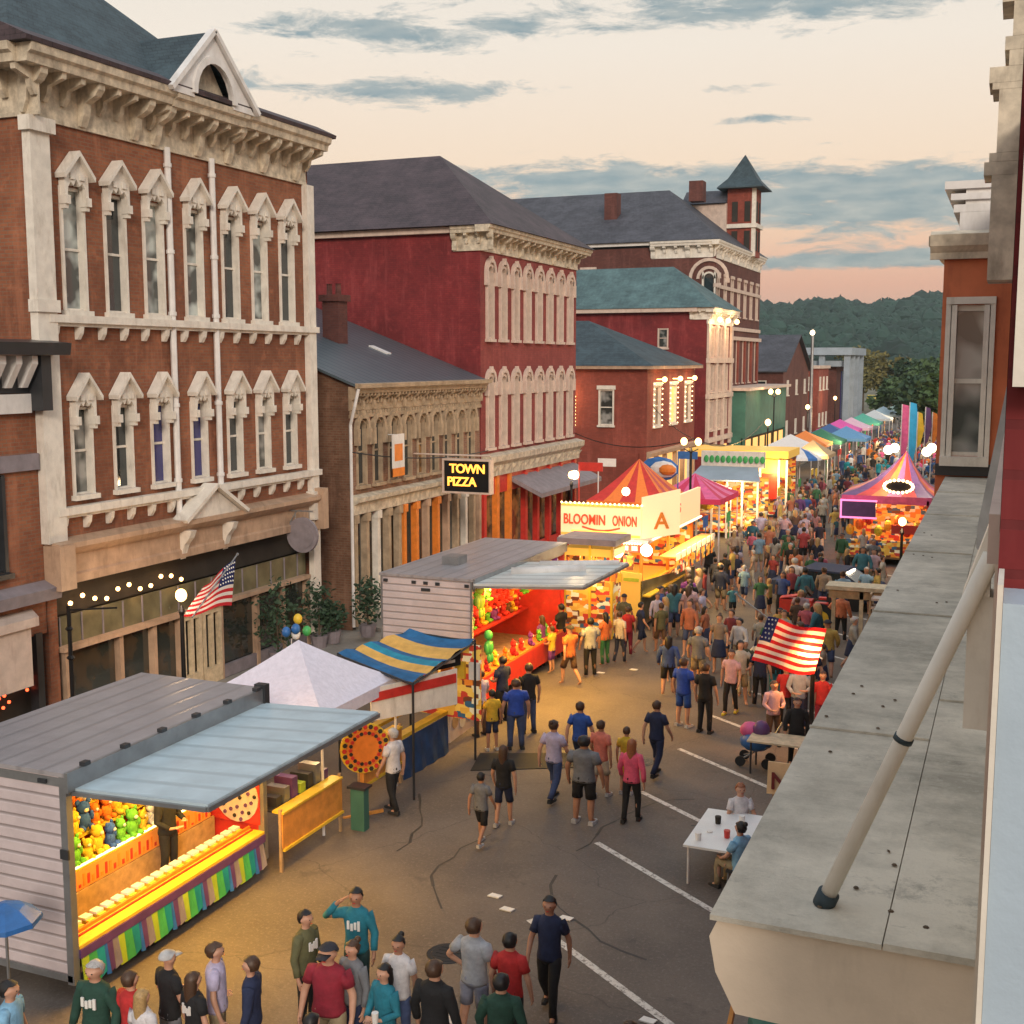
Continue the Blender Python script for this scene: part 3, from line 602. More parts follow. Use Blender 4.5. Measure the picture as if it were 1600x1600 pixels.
# neighbour at the very left
B0 = thing('brick_building', 'low brick building with black bracketed cornice and pink bay window at the left edge', 'building', (XF, 18, 0))
mb = MB(); wall(mb, E, 10, 21.4, 2.9, 9.0, [(19.0, 20.3, 4.5, 6.7), (16.5, 17.8, 4.5, 6.7)], .15); wall(mb, Fr('S', 10), -30, XF, 0, 9.5); mb.box(-30, XF - .2, 10.01, 21.4, 9.0, 9.05, 'slate_grey')
mb.build('wall', 'brick_main', B0)
for u in (19.65, 17.15): win(E, B0, u, 1.3, 4.5, 6.7, 'dark_trim', 'glass')
mb = MB(); E.prof(mb, [(.0, 9.35), (.75, 9.35), (.8, 9.62), (0, 9.7)], 9.9, 21.75); E.prof(mb, [(0, 8.5), (.1, 8.5), (.1, 9.34), (0, 9.34)], 9.9, 21.4)
E.box(mb, 21.1, 21.4, .1, .5, 8.1, 9.34); mb.build('cornice', 'dark_trim', B0)
mb = MB()
for k in range(24): u = 10.2 + k * .46; mb.prism([E.P(u, .102, 8.62), E.P(u, .22, 8.62), E.P(u, .55, 9.15), E.P(u, .55, 9.33), E.P(u, .102, 9.33)], (0, .17, 0))
E.box(mb, 9.9, 21.1, .101, .16, 8.05, 8.48); mb.build('bracket', 'white_trim', B0)
mb = MB(); E.box(mb, 10, 21.3, .006, .12, 6.75, 7.12); E.prof(mb, [(0.005, 3.7), (.3, 3.72), (.36, 4.0), (0.005, 4.15)], 10, 21.6); mb.build('stone_band', 'sign_grey', B0)
mb = MB(); mb.prism([(XF + .01, 17.6, 2.0), (XF + .7, 18.1, 2.0), (XF + .7, 20.2, 2.0), (XF + .01, 20.8, 2.0)], (0, 0, 1.35)); mb.prism([(XF + .01, 17.5, 3.352), (XF + .8, 18.0, 3.352), (XF + .8, 20.35, 3.352), (XF + .01, 20.95, 3.352)], (0, 0, .2))
mb.build('bay_window', 'rose_trim', B0)
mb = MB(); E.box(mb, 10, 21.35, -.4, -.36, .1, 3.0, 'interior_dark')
for u in (10.2, 13, 16, 18.6, 21.1): E.box(mb, u - .1, u + .1, -.2, .05, .13, 2.95)
mb.build('shopfront', 'dark_trim', B0)
rr = random.Random(2); emit('bulb_red', (1, .1, .03), 4); bulbs([E.P(rr.uniform(19, 21), -.2, rr.uniform(1.3, 1.9)) for k in range(16)], .04, 'bulb_red', B0)
mb = MB(); mb.tube((XF + .35, 21.75, .13), (XF + .35, 21.75, 3.5), .05, n=8); mb.bar((XF + .35, 21.75, 3.4), (XF + 1.4, 22.2, 3.45), .04)
for z in (1.2, 2.2, 2.9): mb.lathe((XF + .35, 21.75, z), [(.06, 0), (.1, .05), (.06, .1)], 8)
tag(mb.build('iron_post', 'black_metal'), 'slim black iron post with side arm between the two left facades', 'post')

# ---------------------------------------------------------------- low building with slate roof
B = thing('brick_building', 'low tan brick shop building with bluish slate roof, row of arched windows and white drainpipe', 'building', (XF, 41, 0))
Wb = [36.25 + k * 1.13 for k in range(9)]
mb = MB(); wall(mb, E, 35.5, 46.25, 4.6, 8.3, [(u - .34, u + .34, 4.98, 7.25, 1) for u in Wb], .18)
mb.build('wall', 'brick_low', B)
mb = MB(); S = Fr('S', 35.5); zr = lambda x: 8.46 + .38 * (XF - x)
mb.face([(XF, 35.5, 0), (XF, 35.5, zr(XF)), (-30, 35.5, zr(-30)), (-30, 35.5, 0)]); mb.build('side_wall', 'brick_old', B)
for i, u in enumerate(Wb): win(E, B, u, .68, 4.98, 7.25, 'tan_trim', 'glass_warm' if i in (4,) else 'glass', hood_arch, True, case=.06)
mb = MB(); P = [(XF + .35, 35.3, 8.36), (XF + .35, 46.28, 8.36), (-30, 46.28, zr(-30) + .02), (-30, 35.3, zr(-30) + .02)]
mb.prism(P, (0, 0, .09)); mb.build('roof', 'metal_roof', B)
mb = MB(); c = Vector((-24.5, 41, 0)); mb.box(-24.85, -24.15, 40.7, 41.4, 9.5, 11.5); mb.box(-24.95, -24.05, 40.6, 41.5, 11.5, 11.75)
for s in (-.2, .2): mb.lathe((-24.5 + s, 41, 11.75), [(.12, 0), (.1, .4), (.14, .42)], 8)
mb.build('chimney', 'brick_dark', B)
mb = MB(); mb.prism([(-23.9, 42.6, zr(-23.9) + .12), (-23.1, 42.6, zr(-23.1) + .12), (-23.1, 43, zr(-23.1) + .12), (-23.9, 43, zr(-23.9) + .12)], (0, 0, .05)); mb.build('skylight', 'white_trim', B)
mb = MB(); cornice(mb, E, 35.45, 46.25, 7.55, 8.36, .42, .26, .12); E.box(mb, 35.45, 46.25, .005, .1, 7.3, 7.42)
for k in range(50): E.box(mb, 35.5 + k * .215, 35.6 + k * .215, .006, .09, 7.42, 7.54)
E.prof(mb, [(.42, 8.3), (.56, 8.32), (.58, 8.46), (.42, 8.48)], 35.2, 46.25); mb.build('cornice', 'tan_trim', B)
mb = MB(); p = [E.P(35.28, .5, 8.3), E.P(35.28, .34, 7.7), E.P(35.42, .09, 7.1), E.P(35.42, .09, .15)]
for a, b_ in zip(p, p[1:]): mb.tube(a, b_, .055, n=8)
mb.build('drainpipe', 'white_trim', B)
mb = MB(); E.prof(mb, [(.005, 4.0), (.12, 4.0), (.14, 4.35), (.34, 4.45), (.36, 4.6), (.005, 4.68)], 35.5, 46.2); mb.build('storefront_cornice', 'cream_old', B)
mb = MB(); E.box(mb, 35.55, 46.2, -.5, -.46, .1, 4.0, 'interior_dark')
cols = [(35.7, 'cream_old'), (36.5, 'cream_old'), (37.3, 'cream'), (38.1, 'cream_old'), (38.9, 'cream_old'), (39.3, 'orange_paint'), (40.3, 'orange_paint'), (41.2, 'peach_trim'), (42.1, 'orange_paint'), (43.0, 'peach_trim'), (43.9, 'cream_old'), (44.7, 'cream'), (45.5, 'cream_old'), (46.1, 'peach_trim')]
for u, m_ in [(u_, 'tan_trim' if q_ == 'cream_old' else q_) for u_, q_ in cols]:
    E.box(mb, u - .1, u + .1, -.15, .09, .13, 3.99, m_); E.box(mb, u - .15, u + .15, -.05, .14, 3.7, 3.985, m_); E.box(mb, u - .14, u + .14, -.05, .13, .13, .5, m_)
E.box(mb, 35.6, 46.1, -.14, -.02, .14, .6, 'cream_old'); mb.build('shopfront', 'cream_old', B)
mb = MB(); E.box(mb, 35.6, 46.1, -.3, -.28, .6, 3.98); mb.build('shop_window', 'glass_shop', B)
b1 = MB(); E.box(b1, 37.55, 38.45, .5, .53, 5.15, 6.65); E.box(b1, 37.55, 38.45, .495, .535, 5.15, 5.45, 'orange_paint'); E.box(b1, 37.7, 38.3, .53, .536, 5.7, 6.3, 'orange_paint'); b1.tube(E.P(38, .02, 6.62), E.P(38, .55, 6.62), .02)
tag(b1.build('banner', 'white_trim'), 'white and orange vertical banner hanging between arched windows', 'banner')
# hanging marquee sign
sg = thing('hanging_sign', 'black square sign with glowing orange letters and pale frame above the shops', 'sign', (-19.2, 39.8, 5))
c0, c1 = Y(696, 722, 40.2), Y(766, 722, 40.2); zl, zh = Y(730, 768, 40.2).z, Y(730, 720, 40.2).z
mb = MB().box(c0.x, c1.x, 40.1, 40.3, zl, zh); mb.build('panel', 'black_metal', sg)
mb = MB(); f = .07
mb.box(c0.x - f, c0.x - .002, 40.05, 40.35, zl - f, zh + f).box(c1.x + .002, c1.x + f, 40.05, 40.35, zl - f, zh + f).box(c0.x, c1.x, 40.05, 40.35, zh + .002, zh + f).box(c0.x, c1.x, 40.05, 40.35, zl - f, zl - .002)
mb.tube((c1.x, 40.2, zh + .2), (XF, 40.2, zh + .2), .03).tube((c0.x + .1, 40.2, zh + .22), (c0.x + .1, 40.2, zh), .02); mb.build('frame', 'rose_trim', sg)
textm('lettering', 'TOWN', (c0.x + .22, 40.08, zh - .44), .46, 0, 'sign_orange_lit', sg, .02, .92); textm('lettering', 'PIZZA', (c0.x + .12, 40.08, zh - .92), .46, 0, 'sign_orange_lit', sg, .02, .92)
# round wooden sign on bracket
sg = thing('round_sign', 'round grey wooden sign hanging from an iron bracket on the hall corner', 'sign', (-19.7, 32.6, 4)); q = Y(473, 836, 31.6)
mb = MB(); mb.tube((q.x, q.y - .05, q.z), (q.x, q.y + .05, q.z), .55, n=24); mb.tube((q.x, q.y - .07, q.z), (q.x, q.y - .051, q.z), .42, n=24); mb.build('disc', 'sign_grey', sg)
mb = MB(); mb.bar((XF, 31.6, q.z + .75), (q.x + .4, 31.6, q.z + .75), .05); mb.bar((XF, 31.6, q.z + .2), (q.x - .2, 31.6, q.z + .74), .04)
for s in (-.25, .25): mb.tube((q.x + s, 31.6, q.z + .74), (q.x + s, 31.6, q.z + .45), .015)
mb.build('bracket', 'grey_metal', sg)

# ---------------------------------------------------------------- crimson three-storey building
C = thing('brick_building', 'tall crimson painted brick building with brown hipped roof and two rows of eight arched windows', 'building', (XF, 52, 0))
Wc = [47.25 + k * 1.42 for k in range(8)]
mb = MB(); wall(mb, E, 46.35, 58.2, 5.0, 14.2, [(u - .38, u + .38, 10.15, 13.3, 1) for u in Wc] + [(u - .38, u + .38, 5.55, 8.7, 1) for u in Wc], .2); mb.build('wall', 'brick_rose', C)
mb = MB(); wall(mb, Fr('S', 46.35), -36, XF, 0, 14.7); mb.build('side_wall', 'brick_crimson', C)
mb = MB(); wall(mb, Fr('N', 58.2), -36, XF, 0, 14.7); mb.build('side_wall', 'brick_crimson', C)
for u in Wc:
    win(E, C, u, .76, 10.15, 13.3, 'rose_trim', 'glass', hood_arch, True, rev=.2, case=.12, proud=.1); win(E, C, u, .76, 5.55, 8.7, 'rose_trim', 'glass', hood_arch, True, rev=.2, case=.12, proud=.1)
mb = MB(); cornice(mb, E, 46.3, 58.25, 13.75, 14.75, .7, .72, .17, ret0=.5, ret1=.5); cornice(mb, Fr('S', 46.34), -21.9, -20.1, 13.75, 14.745, .4, .6, .17); mb.build('cornice', 'cream_old', C)
mb = MB(); mb.box(-36, -21.9, 46.1, 46.34, 14.5, 14.74); mb.build('eave_board', 'rose_trim', C)
ex, y0, y1, z0, zr_ = -19.9, 45.8, 58.8, 14.76, 18.75; ym = (y0 + y1) / 2
mb = MB().hull([(ex, y0, z0), (ex, y1, z0), (-25.4, ym, zr_), (-36, ym, zr_), (-36, y0, z0), (-36, y1, z0)], [(0, 1, 2), (1, 5, 3, 2), (4, 0, 2, 3), (0, 4, 5, 1)]); mb.build('roof', 'slate_brown', C)
mb = MB(); E.prof(mb, [(.005, 4.3), (.15, 4.3), (.18, 4.75), (.42, 4.95), (.45, 5.2), (.005, 5.3)], 46.4, 58.4)
for k in range(17): E.prof(mb, [(.16, 4.72), (.36, 4.72), (.16, 4.45)], 46.6 + k * .72, 46.75 + k * .72)
mb.build('storefront_cornice', 'cream_old', C)
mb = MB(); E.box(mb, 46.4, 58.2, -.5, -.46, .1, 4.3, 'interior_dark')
for k, u in enumerate((46.6, 48.0, 49.4, 51.3, 52.8, 54.4, 56.0, 58.0)): E.box(mb, u - .13, u + .13, -.15, .1, .13, 4.28, 'orange_paint' if k in (1, 2) else 'red_paint')
E.box(mb, 46.4, 58.2, -.15, -.02, 3.5, 4.28, 'red_paint'); E.box(mb, 46.4, 58.2, -.14, -.03, .13, .7, 'red_paint'); mb.build('shopfront', 'red_paint', C)
mb = MB(); E.box(mb, 46.4, 58.1, -.3, -.28, .7, 3.5); mb.build('shop_window', 'glass_warm', C)
mb = MB(); mb.prism([E.P(49.6, .01, 4.1), E.P(49.6, 1.5, 3.4), E.P(49.6, 1.5, 3.2), E.P(49.6, .01, 3.9)], (0, 8.4, 0)); mb.build('awning', 'sign_grey', C)

# ---------------------------------------------------------------- small hipped brick house
D = thing('brick_house', 'two storey red brick house with blue hipped roof and windows outlined in lights', 'house', (XF, 77, 0))
y0, y1 = 71.2, 83; S = Fr('S', y0)
du = [73.3, 77.1, 80.9]
mb = MB(); wall(mb, E, y0, y1, 3.6, 8.9, [(u - .8, u + .8, 5.2, 7.7) for u in du], .2); sw = [-23.3, -26.6]
wall(mb, S, -34, XF, 0, 8.9, [(u - .5, u + .5, 5.3, 7.5) for u in sw], .2); wall(mb, Fr('N', y1), -34, XF, 0, 8.9)
mb.build('wall', 'brick_red', D)
for u in du: win(E, D, u, 1.6, 5.2, 7.7, 'cream', 'window_lit' if u == 77.1 else 'glass_warm', hood_flat, mull=2)
win(S, D, sw[0], 1.0, 5.3, 7.5, 'cream', 'glass_curtain', hood_flat); win(S, D, sw[1], 1.0, 5.3, 7.5, 'cream', 'glass', hood_flat)
mb = MB().hull([(XF + .5, y0 - .5, 8.95), (XF + .5, y1 + .5, 8.95), (-26.5, 77, 11.9), (-34, 77, 11.9), (-34, y0 - .5, 8.95), (-34, y1 + .5, 8.95)], [(0, 1, 2), (1, 5, 3, 2), (4, 0, 2, 3), (0, 4, 5, 1)]); mb.build('roof', 'slate_blue', D)
mb = MB(); mb.box(-34, XF + .45, y0 - .45, y0 - .01, 8.75, 8.949); mb.box(XF + .01, XF + .45, y0 - .009, y1 + .45, 8.75, 8.949); mb.build('eave', 'peach_trim', D)
bulbs([E.P(u + s * .92, .12, 5.2 + k * .33) for u in du for k in range(9) for s in (-1, 1)], .045, 'bulb_soft', D)
for u in (73.3, 77.1, 80.9): mb = MB(); mb.ball(E.P(u, .5, 8.1), .17, 8); mb.tube(E.P(u, 0, 8.1), E.P(u, .4, 8.1), .03); mb.build('wall_lamp', 'bulb_warm', D)
p = Y(893, 612, 71); mb = MB(); mb.ball((p.x, 70.9, p.z), .17, 8); mb.build('wall_lamp', 'bulb_warm', D); bulbs([(p.x + .25, 70.95, p.z - .3 - k * .22) for k in range(9)], .06, 'bulb_warm', D)
for y in (73.3, 77.1, 80.9): lamp('wall_lamp_light', (XF + 1.0, y, 8.0), 60, (1, .6, .3))
lamp('wall_lamp_light', (p.x, 70.3, p.z), 40, (1, .6, .3))
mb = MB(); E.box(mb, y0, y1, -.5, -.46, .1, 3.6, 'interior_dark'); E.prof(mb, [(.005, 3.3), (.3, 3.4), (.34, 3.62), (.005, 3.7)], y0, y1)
for u in (71.4, 73.5, 75.5, 78, 80, 82.8): E.box(mb, u - .15, u + .15, -.15, .1, .13, 3.3)
mb.build('shopfront', 'peach_trim', D)
mb = MB(); E.box(mb, y0 + .2, y1 - .2, -.3, -.28, .6, 3.3); mb.build('shop_window', 'window_lit', D)

# ---------------------------------------------------------------- narrow building with teal roof
F = thing('brick_building', 'narrow brick building with teal hipped roof and tall lit pilastered front', 'building', (XF, 90, 0))
y0, y1 = 86.1, 94.4; S = Fr('S', y0)
mb = MB(); wall(mb, E, y0, y1, 0, 12.8, [(u - .55, u + .55, za_, zb_) for u in (88, 90.3, 92.6) for za_, zb_ in ((4.2, 6.4), (7.0, 9.0), (9.5, 11.8))], .2); wall(mb, S, -36, XF, 0, 13, [(-24.3, -23.5, 10.2, 11.6)], .15); wall(mb, Fr('N', y1), -36, XF, 0, 13); mb.build('wall', 'brick_crimson', F)
for u in (88, 90.3, 92.6):
    for za_, zb_ in ((4.2, 6.4), (7.0, 9.0), (9.5, 11.8)): win(E, F, u, 1.1, za_, zb_, 'rose_trim', 'glass', case=.15)
win(S, F, -23.9, .8, 10.2, 11.6, 'rose_trim', 'glass_curtain')
mb = MB().hull([(XF + .7, y0 - .6, 13.05), (XF + .7, y1 + .6, 13.05), (-24.3, 90.2, 16.3), (-36, 90.2, 16.3), (-36, y0 - .6, 13.05), (-36, y1 + .6, 13.05)], [(0, 1, 2), (1, 5, 3, 2), (4, 0, 2, 3), (0, 4, 5, 1)]); mb.build('roof', 'slate_teal', F)
mb = MB(); cornice(mb, E, y0, y1, 11.9, 13.04, .65, .9, .2, ret0=.4); mb.box(-36, XF - .6, y0 - .5, y0 - .01, 12.75, 13.04, 'rose_trim'); cornice(mb, S, -21.9, -20.4, 12.2, 13.03, .4, .6, .2); mb.build('cornice', 'cream', F)
mb = MB()
for u in (86.5, 89.1, 91.4, 94.0): E.box(mb, u - .28, u + .28, .01, .18, 2.9, 11.9)
for z in (3.3, 6.5, 9.1): E.box(mb, y0, y1, .012, .24, z, z + .35)
mb.build('pilaster', 'rose_trim', F)
bulbs([E.P(u, .8, 12.2) for u in (86.8, 89.5, 92.5)], .2, 'bulb_warm', F, 'wall_lamp')
for u in (87.2, 91.5): lamp('wall_lamp_light', (XF + 1.3, u, 11.9), 220, (1, .62, .3))
for u in (86.9, 88.6, 90.6, 92.6): mb = MB(); E.box(mb, u - .55, u + .55, .02, .06, .9, 2.9); mb.build('lit_shop_window', 'window_lit', F)

# ---------------------------------------------------------------- big hall with corner spire
H = thing('brick_building', 'large dark red brick hall with grey roof, round arched window and pointed corner spire', 'building', (-22.3, 104, 0))
XE = -22.3; EE = Fr('E', XE); y0, y1 = 94.6, 113.3; S = Fr('S', y0)
archu = Y(1108, 420, y0).x
mb = MB(); sws = [-32.6, -35.2, -38.4, -41.2]
wall(mb, S, -46, XE, 0, 18.2, [(archu - .55, archu + .55, 12.9, 16.2, 1)], .25); ue = [96.2, 98.8, 101.4, 104, 106.6, 109.2, 111.8]
wall(mb, EE, y0, y1, 0, 18.2, [(u - .5, u + .5, 13.0, 16.0) for u in ue] + [(u - .5, u + .5, 7.4, 11) for u in ue], .2); wall(mb, Fr('N', y1), -46, XE, 0, 18.2); mb.build('wall', 'brick_dark', H)
for u in ue: win(EE, H, u, 1.0, 13.0, 16.0, 'rose_trim', 'glass', hood_flat, case=.14); win(EE, H, u, 1.0, 7.4, 11, 'rose_trim', 'glass', hood_flat, case=.14)
win(S, H, archu, 1.1, 12.9, 16.2, 'cream', 'glass', None, True, case=.14)
mb = MB(); archband(mb, S, archu, 15.65, 1.35, 1.6, .01, .15, 12); archband(mb, S, archu, 15.65, .75, .98, .01, .12, 10); S.box(mb, archu - 1.65, archu - 1.3, .01, .14, 15.3, 15.64); S.box(mb, archu + 1.3, archu + 1.65, .01, .14, 15.3, 15.64); mb.build('arch_surround', 'rose_trim', H)
for a, b_ in ((-27.5, archu - .98), (archu + .98, XE + .1)): mb = MB(); S.box(mb, a, b_, .011, .1, 15.0, 15.28); mb.build('stone_band', 'rose_trim', H)
for z0, z1, w_ in ((15.0, 15.28, .12), (11.8, 12.1, .14), (11.0, 11.3, .25)): mb = MB(); EE.box(mb, y0, y1, .01, w_, z0, z1); mb.build('stone_band', 'rose_trim', H)
for x in sws: mb = MB(); S.box(mb, x - .7, x + .7, .01, .12, 16.5, 16.8); mb.build('stone_lintel', 'rose_trim', H)
for k in range(7): u = 95.4 + k * 2.8; mb = MB(); EE.box(mb, u - .2, u + .2, .01, .2, 7.2, 10.99); mb.build('pilaster', 'brick_red', H)
mb = MB(); cornice(mb, S, -27.3, XE, 17.3, 18.6, .6, 1.0, .3); cornice(mb, EE, y0, y1, 17.3, 18.6, .6, 1.0, .3, ret0=.6); S.box(mb, -46, -27.3, .01, .35, 18.35, 18.61, 'white_trim'); mb.build('cornice', 'cream', H)
yr = 104; mb = MB().hull([(XE + .6, y0 - .6, 18.62), (XE + .6, y1 + .6, 18.62), (-28.5, yr, 23.9), (-46, yr, 23.9), (-46, y0 - .6, 18.62), (-46, y1 + .6, 18.62)], [(0, 1, 2), (1, 5, 3, 2), (4, 0, 2, 3), (0, 4, 5, 1)]); mb.build('roof', 'slate_grey', H)
mb = MB(); p = Y(1090, 290, 104); mb.box(p.x - .6, p.x + .6, 103.4, 104.6, 22.8, 24.5); mb.build('chimney', 'brick_dark', H); mb = MB(); p = Y(957, 320, 99); mb.box(p.x - .55, p.x + .55, 98.5, 99.6, 20, p.z + .9); mb.build('chimney', 'brick_dark', H)
p = Y(1163, 320, 108); tx, ty = p.x, 108; tw = 1.22
mb = MB(); mb.box(tx - tw, tx + tw, ty - tw, ty + tw, 18.3, 24.2, 'brick_red'); mb.box(tx + tw - .3, tx + tw + .03, ty - tw - .03, ty - tw + .3, 18.3, 24.2, 'cream')
for z in (18.8, 21.3): 
    for s in (-.55, .55): mb.box(tx + s - .25, tx + s + .25, ty - tw - .06, ty - tw - .01, z, z + 1.7, 'interior_dark'); mb.box(tx + tw + .01, tx + tw + .06, ty + s - .25, ty + s + .25, z, z + 1.7, 'interior_dark')
mb.box(tx - tw - .2, tx + tw + .2, ty - tw - .2, ty + tw + .2, 20.75, 21.1, 'cream'); tr = mb.build('turret', 'cream_old', H)
za_ = Y(1154, 243, 108).z; mb = MB().lathe((tx, ty, 0), [(2.85, 24.1), (2.8, 24.22), (1.75, 25.0), (.03, za_)], 4); 
rot = Matrix.Rotation(R_(45), 4, 'Z'); mb.v = [tuple(Vector((tx, ty, 0)) + rot @ (Vector(q) - Vector((tx, ty, 0)))) for q in mb.v]; mb.build('spire', 'slate_blue', tr)
xw = tx - 5.2; mb = MB().hull([(tx - tw, ty - 1.9, 22.9), (tx - tw, ty + 1.9, 22.9), (xw, ty - 1.9, 22.9), (xw, ty + 1.9, 22.9), (xw, ty, 24.2), (tx - tw, ty, 24.2)], [(0, 2, 4, 5), (5, 4, 3, 1), (0, 1, 5), (2, 3, 4)]); mb.box(xw + .2, tx - tw, ty - 1.6, ty + 1.6, 20, 22.88, 'rose_trim'); mb.build('turret_skirt_roof', 'slate_grey', tr)
# green-fronted shed
Gs = thing('shop_building', 'low dark green fronted shop building with pale roof edge below the spired hall', 'building', (-20, 103, 0)); EG = Fr('E', -19.6)
mb = MB(); wall(mb, EG, 95, 113, 3.2, 6.9); wall(mb, Fr('S', 95), -22.2, -19.6, 0, 6.9); wall(mb, Fr('N', 113), -22.2, -19.6, 0, 6.9); mb.build('wall', 'green_wall', Gs)
mb = MB().box(-22.25, -19.2, 94.7, 113.3, 6.92, 7.15); mb.build('roof', 'rose_trim', Gs)
for k in range(6): mb = MB(); EG.box(mb, 95.8 + k * 2.9, 97.6 + k * 2.9, -.1, -.05, .8, 3.0); mb.build('lit_shop_window', 'window_lit', Gs)
mb = MB(); EG.box(mb, 95, 113, -.3, -.2, 0, 3.2); mb.build('shopfront', 'interior_dark', Gs)

def house(name, label, x0, x1, y0, y1, h, rh, wm, rm, ridge='y', wins=(3, 2), cat='building'):
    t = thing(name, label, cat, (x1, (y0 + y1) / 2, 0)); EF, SF = Fr('E', x1), Fr('S', y0); mb = MB()
    uy = [y0 + (y1 - y0) * (k + .5) / wins[0] for k in range(wins[0])]; ux = [x0 + (x1 - x0) * (k + .5) / 2 for k in range(2)]; zs = [h * (k + .42) / wins[1] for k in range(wins[1])]
    wall(mb, EF, y0, y1, 0, h, [(u - .5, u + .5, z, z + 1.5) for u in uy for z in zs]); wall(mb, SF, x0, x1, 0, h, [(u - .5, u + .5, z, z + 1.5) for u in ux for z in zs]); wall(mb, Fr('N', y1), x0, x1, 0, h); wall(mb, Fr('W', x0), y0, y1, 0, h)
    if rh > 0 and ridge == 'x': mb.face([(x1, y0, h), (x1, y1, h), (x1, (y0 + y1) / 2, h + rh)]); mb.face([(x0, y0, h), (x0, y1, h), (x0, (y0 + y1) / 2, h + rh)])
    if rh > 0 and ridge == 'y': mb.face([(x0, y0, h), (x1, y0, h), ((x1 + x0) / 2, y0, h + rh)]); mb.face([(x0, y1, h), (x1, y1, h), ((x1 + x0) / 2, y1, h + rh)])
    mb.build('wall', wm, t)
    for u in uy:
        for z in zs: win(EF, t, u, 1.0, z, z + 1.5, 'cream', 'glass')
    for u in ux:
        for z in zs: win(SF, t, u, 1.0, z, z + 1.5, 'cream', 'glass')
    o = .4; mb = MB()
    if rh <= 0: mb.box(x0 - .2, x1 + .2, y0 - .2, y1 + .2, h + .003, h + .35)
    elif ridge == 'x':
        ym = (y0 + y1) / 2
        for s, yy in ((-1, y0 - o), (1, y1 + o)): mb.prism([(x0 - o, yy, h - .05), (x1 + o, yy, h - .05), (x1 + o, ym, h + rh + .1), (x0 - o, ym, h + rh + .1)], (0, 0, .12))
    else:
        xm = (x0 + x1) / 2
        for xx in (x0 - o, x1 + o): mb.prism([(xx, y0 - o, h - .05), (xx, y1 + o, h - .05), (xm, y1 + o, h + rh + .1), (xm, y0 - o, h + rh + .1)], (0, 0, .12))
    mb.build('roof', rm, t); return t
house('shop_building', 'low brown brick building with white gable end just past the spired hall', -30, -21.5, 122, 138, 8.2, 3.6, 'brick_dark', 'slate_grey', 'x')
house('shop_building', 'narrow brick shop beside the tall lamp pole at the street end', -27, -21, 142, 150, 8.4, 0, 'brick_red', 'rose_trim')
Bl = thing('bank_building', 'pale blue-grey flat roofed building with tall square columns at the street end', 'building', (-20, 158, 0))
mb = MB().box(-27, -20.6, 154, 166, 0, 8.6, 'brick_dark'); mb.box(-28.5, -18.6, 152, 167, 10.0, 10.9); mb.box(-27.5, -19.5, 153, 166.5, 8.602, 9.3)
for x in (-28, -25.2, -22.2, -19.2): mb.box(x - .35, x + .35, 152.4, 153.1, 0, 10)
for y in (157, 161.5, 166): mb.box(-19.5, -18.8, y - .35, y + .35, 0, 10)
mb.build('wall', 'bluegrey', Bl)
mb = MB().box(-24.6, -22.6, 153.9, 153.99, 2, 8); mb.build('window', 'glass_blue', Bl); mb = MB().box(-20.59, -20.5, 158, 161, 2, 8); mb.build('window', 'glass_blue', Bl)
house('house', 'small far white walled house with grey gable behind the street lamps', -52, -40, 190, 204, 6, 4, 'white_trim', 'slate_grey', 'y', cat='house')
house('house', 'far brick house with dark roof at the foot of the wooded hill', -40, -30, 176, 190, 7.4, 3, 'brick_red', 'slate_grey', 'x', cat='house')
# trees beyond the fair
for i, (px, py, d, h, cr, mt, lb) in enumerate([(1350, 545, 235, 12.5, 5.5, 'foliage_olive', 'olive brown round tree left of the dark tree line beyond the fair'), (1385, 560, 250, 11, 5, 'foliage_olive', 'second olive tree partly behind the first beyond the fair'), (1425, 565, 215, 9.5, 5.5, 'foliage_dark', 'dark green tree beside the orange bay beyond the fair'),
        (1455, 560, 200, 10.5, 5, 'foliage', 'mid green tree closest to the orange bay window'), (1400, 590, 190, 6.5, 4.2, 'foliage', 'low green bushy tree right of the white parked van'), (1320, 575, 215, 8, 4, 'foliage_dark', 'small dark tree behind the blue-grey bank'),
        (1440, 600, 160, 7.5, 4.5, 'foliage_dark', 'dark tree above the coloured feather flags'), (1465, 590, 130, 7.5, 4, 'foliage', 'green tree just left of the orange wall edge'), (1300, 590, 185, 5, 3, 'foliage', 'small bright green tree in front of the columned bank'), (1215, 560, 210, 9, 5, 'foliage_dark', 'dark tree behind the far gabled roofs')]):
    p = Y(px, py, d); tree((p.x, d, 0), h, cr, lb, mt, 1700, .5)
# ================================================================ right side: the building the camera leans out of
O = thing('brick_building', 'brick building on the right with grey lead ledge, orange stucco bay window and stepped cornice', 'building', (0, 8, 0))
WX = -.015
mb = MB(); wall(mb, Fr('W', WX), 2.25, 22, 8.9, 11.4); wall(mb, Fr('W', WX), 2.25, 22, 0, 6.9); mb.box(WX + .001, .5, 2.2, 2.6, 8.3, 14); mb.build('wall', 'brick_crimson', O)
mb = MB()      # ledge: moulded edge, long run towards the bay
prf = [(-.715, 7.695), (-.74, 7.64), (-.72, 7.54), (-.66, 7.43), (-.44, 7.425), (-.44, 7.36), (-.40, 7.34), (-.38, 6.9), (.3, 6.9), (.3, 7.695)]
mb.prism([(x, 3.1, z) for x, z in prf], (0, 13.6, 0)); mb.v = [(x * (.70 + .0074 * (y - 3.1)) / .735 if x < -.3 else x, y, z) for x, y, z in mb.v]; led = mb.build('ledge', 'peach_trim' if False else paint('ledge_paint', (.72, .60, .47), .6, .14, 2.5, dirt=(.45, .37, .28)), O)
mb = MB(); mb.box(-.735, -.252, 3.08, 16.68, 7.697, 7.712); mb.box(-.248, .28, 3.08, 16.68, 7.697, 7.716)
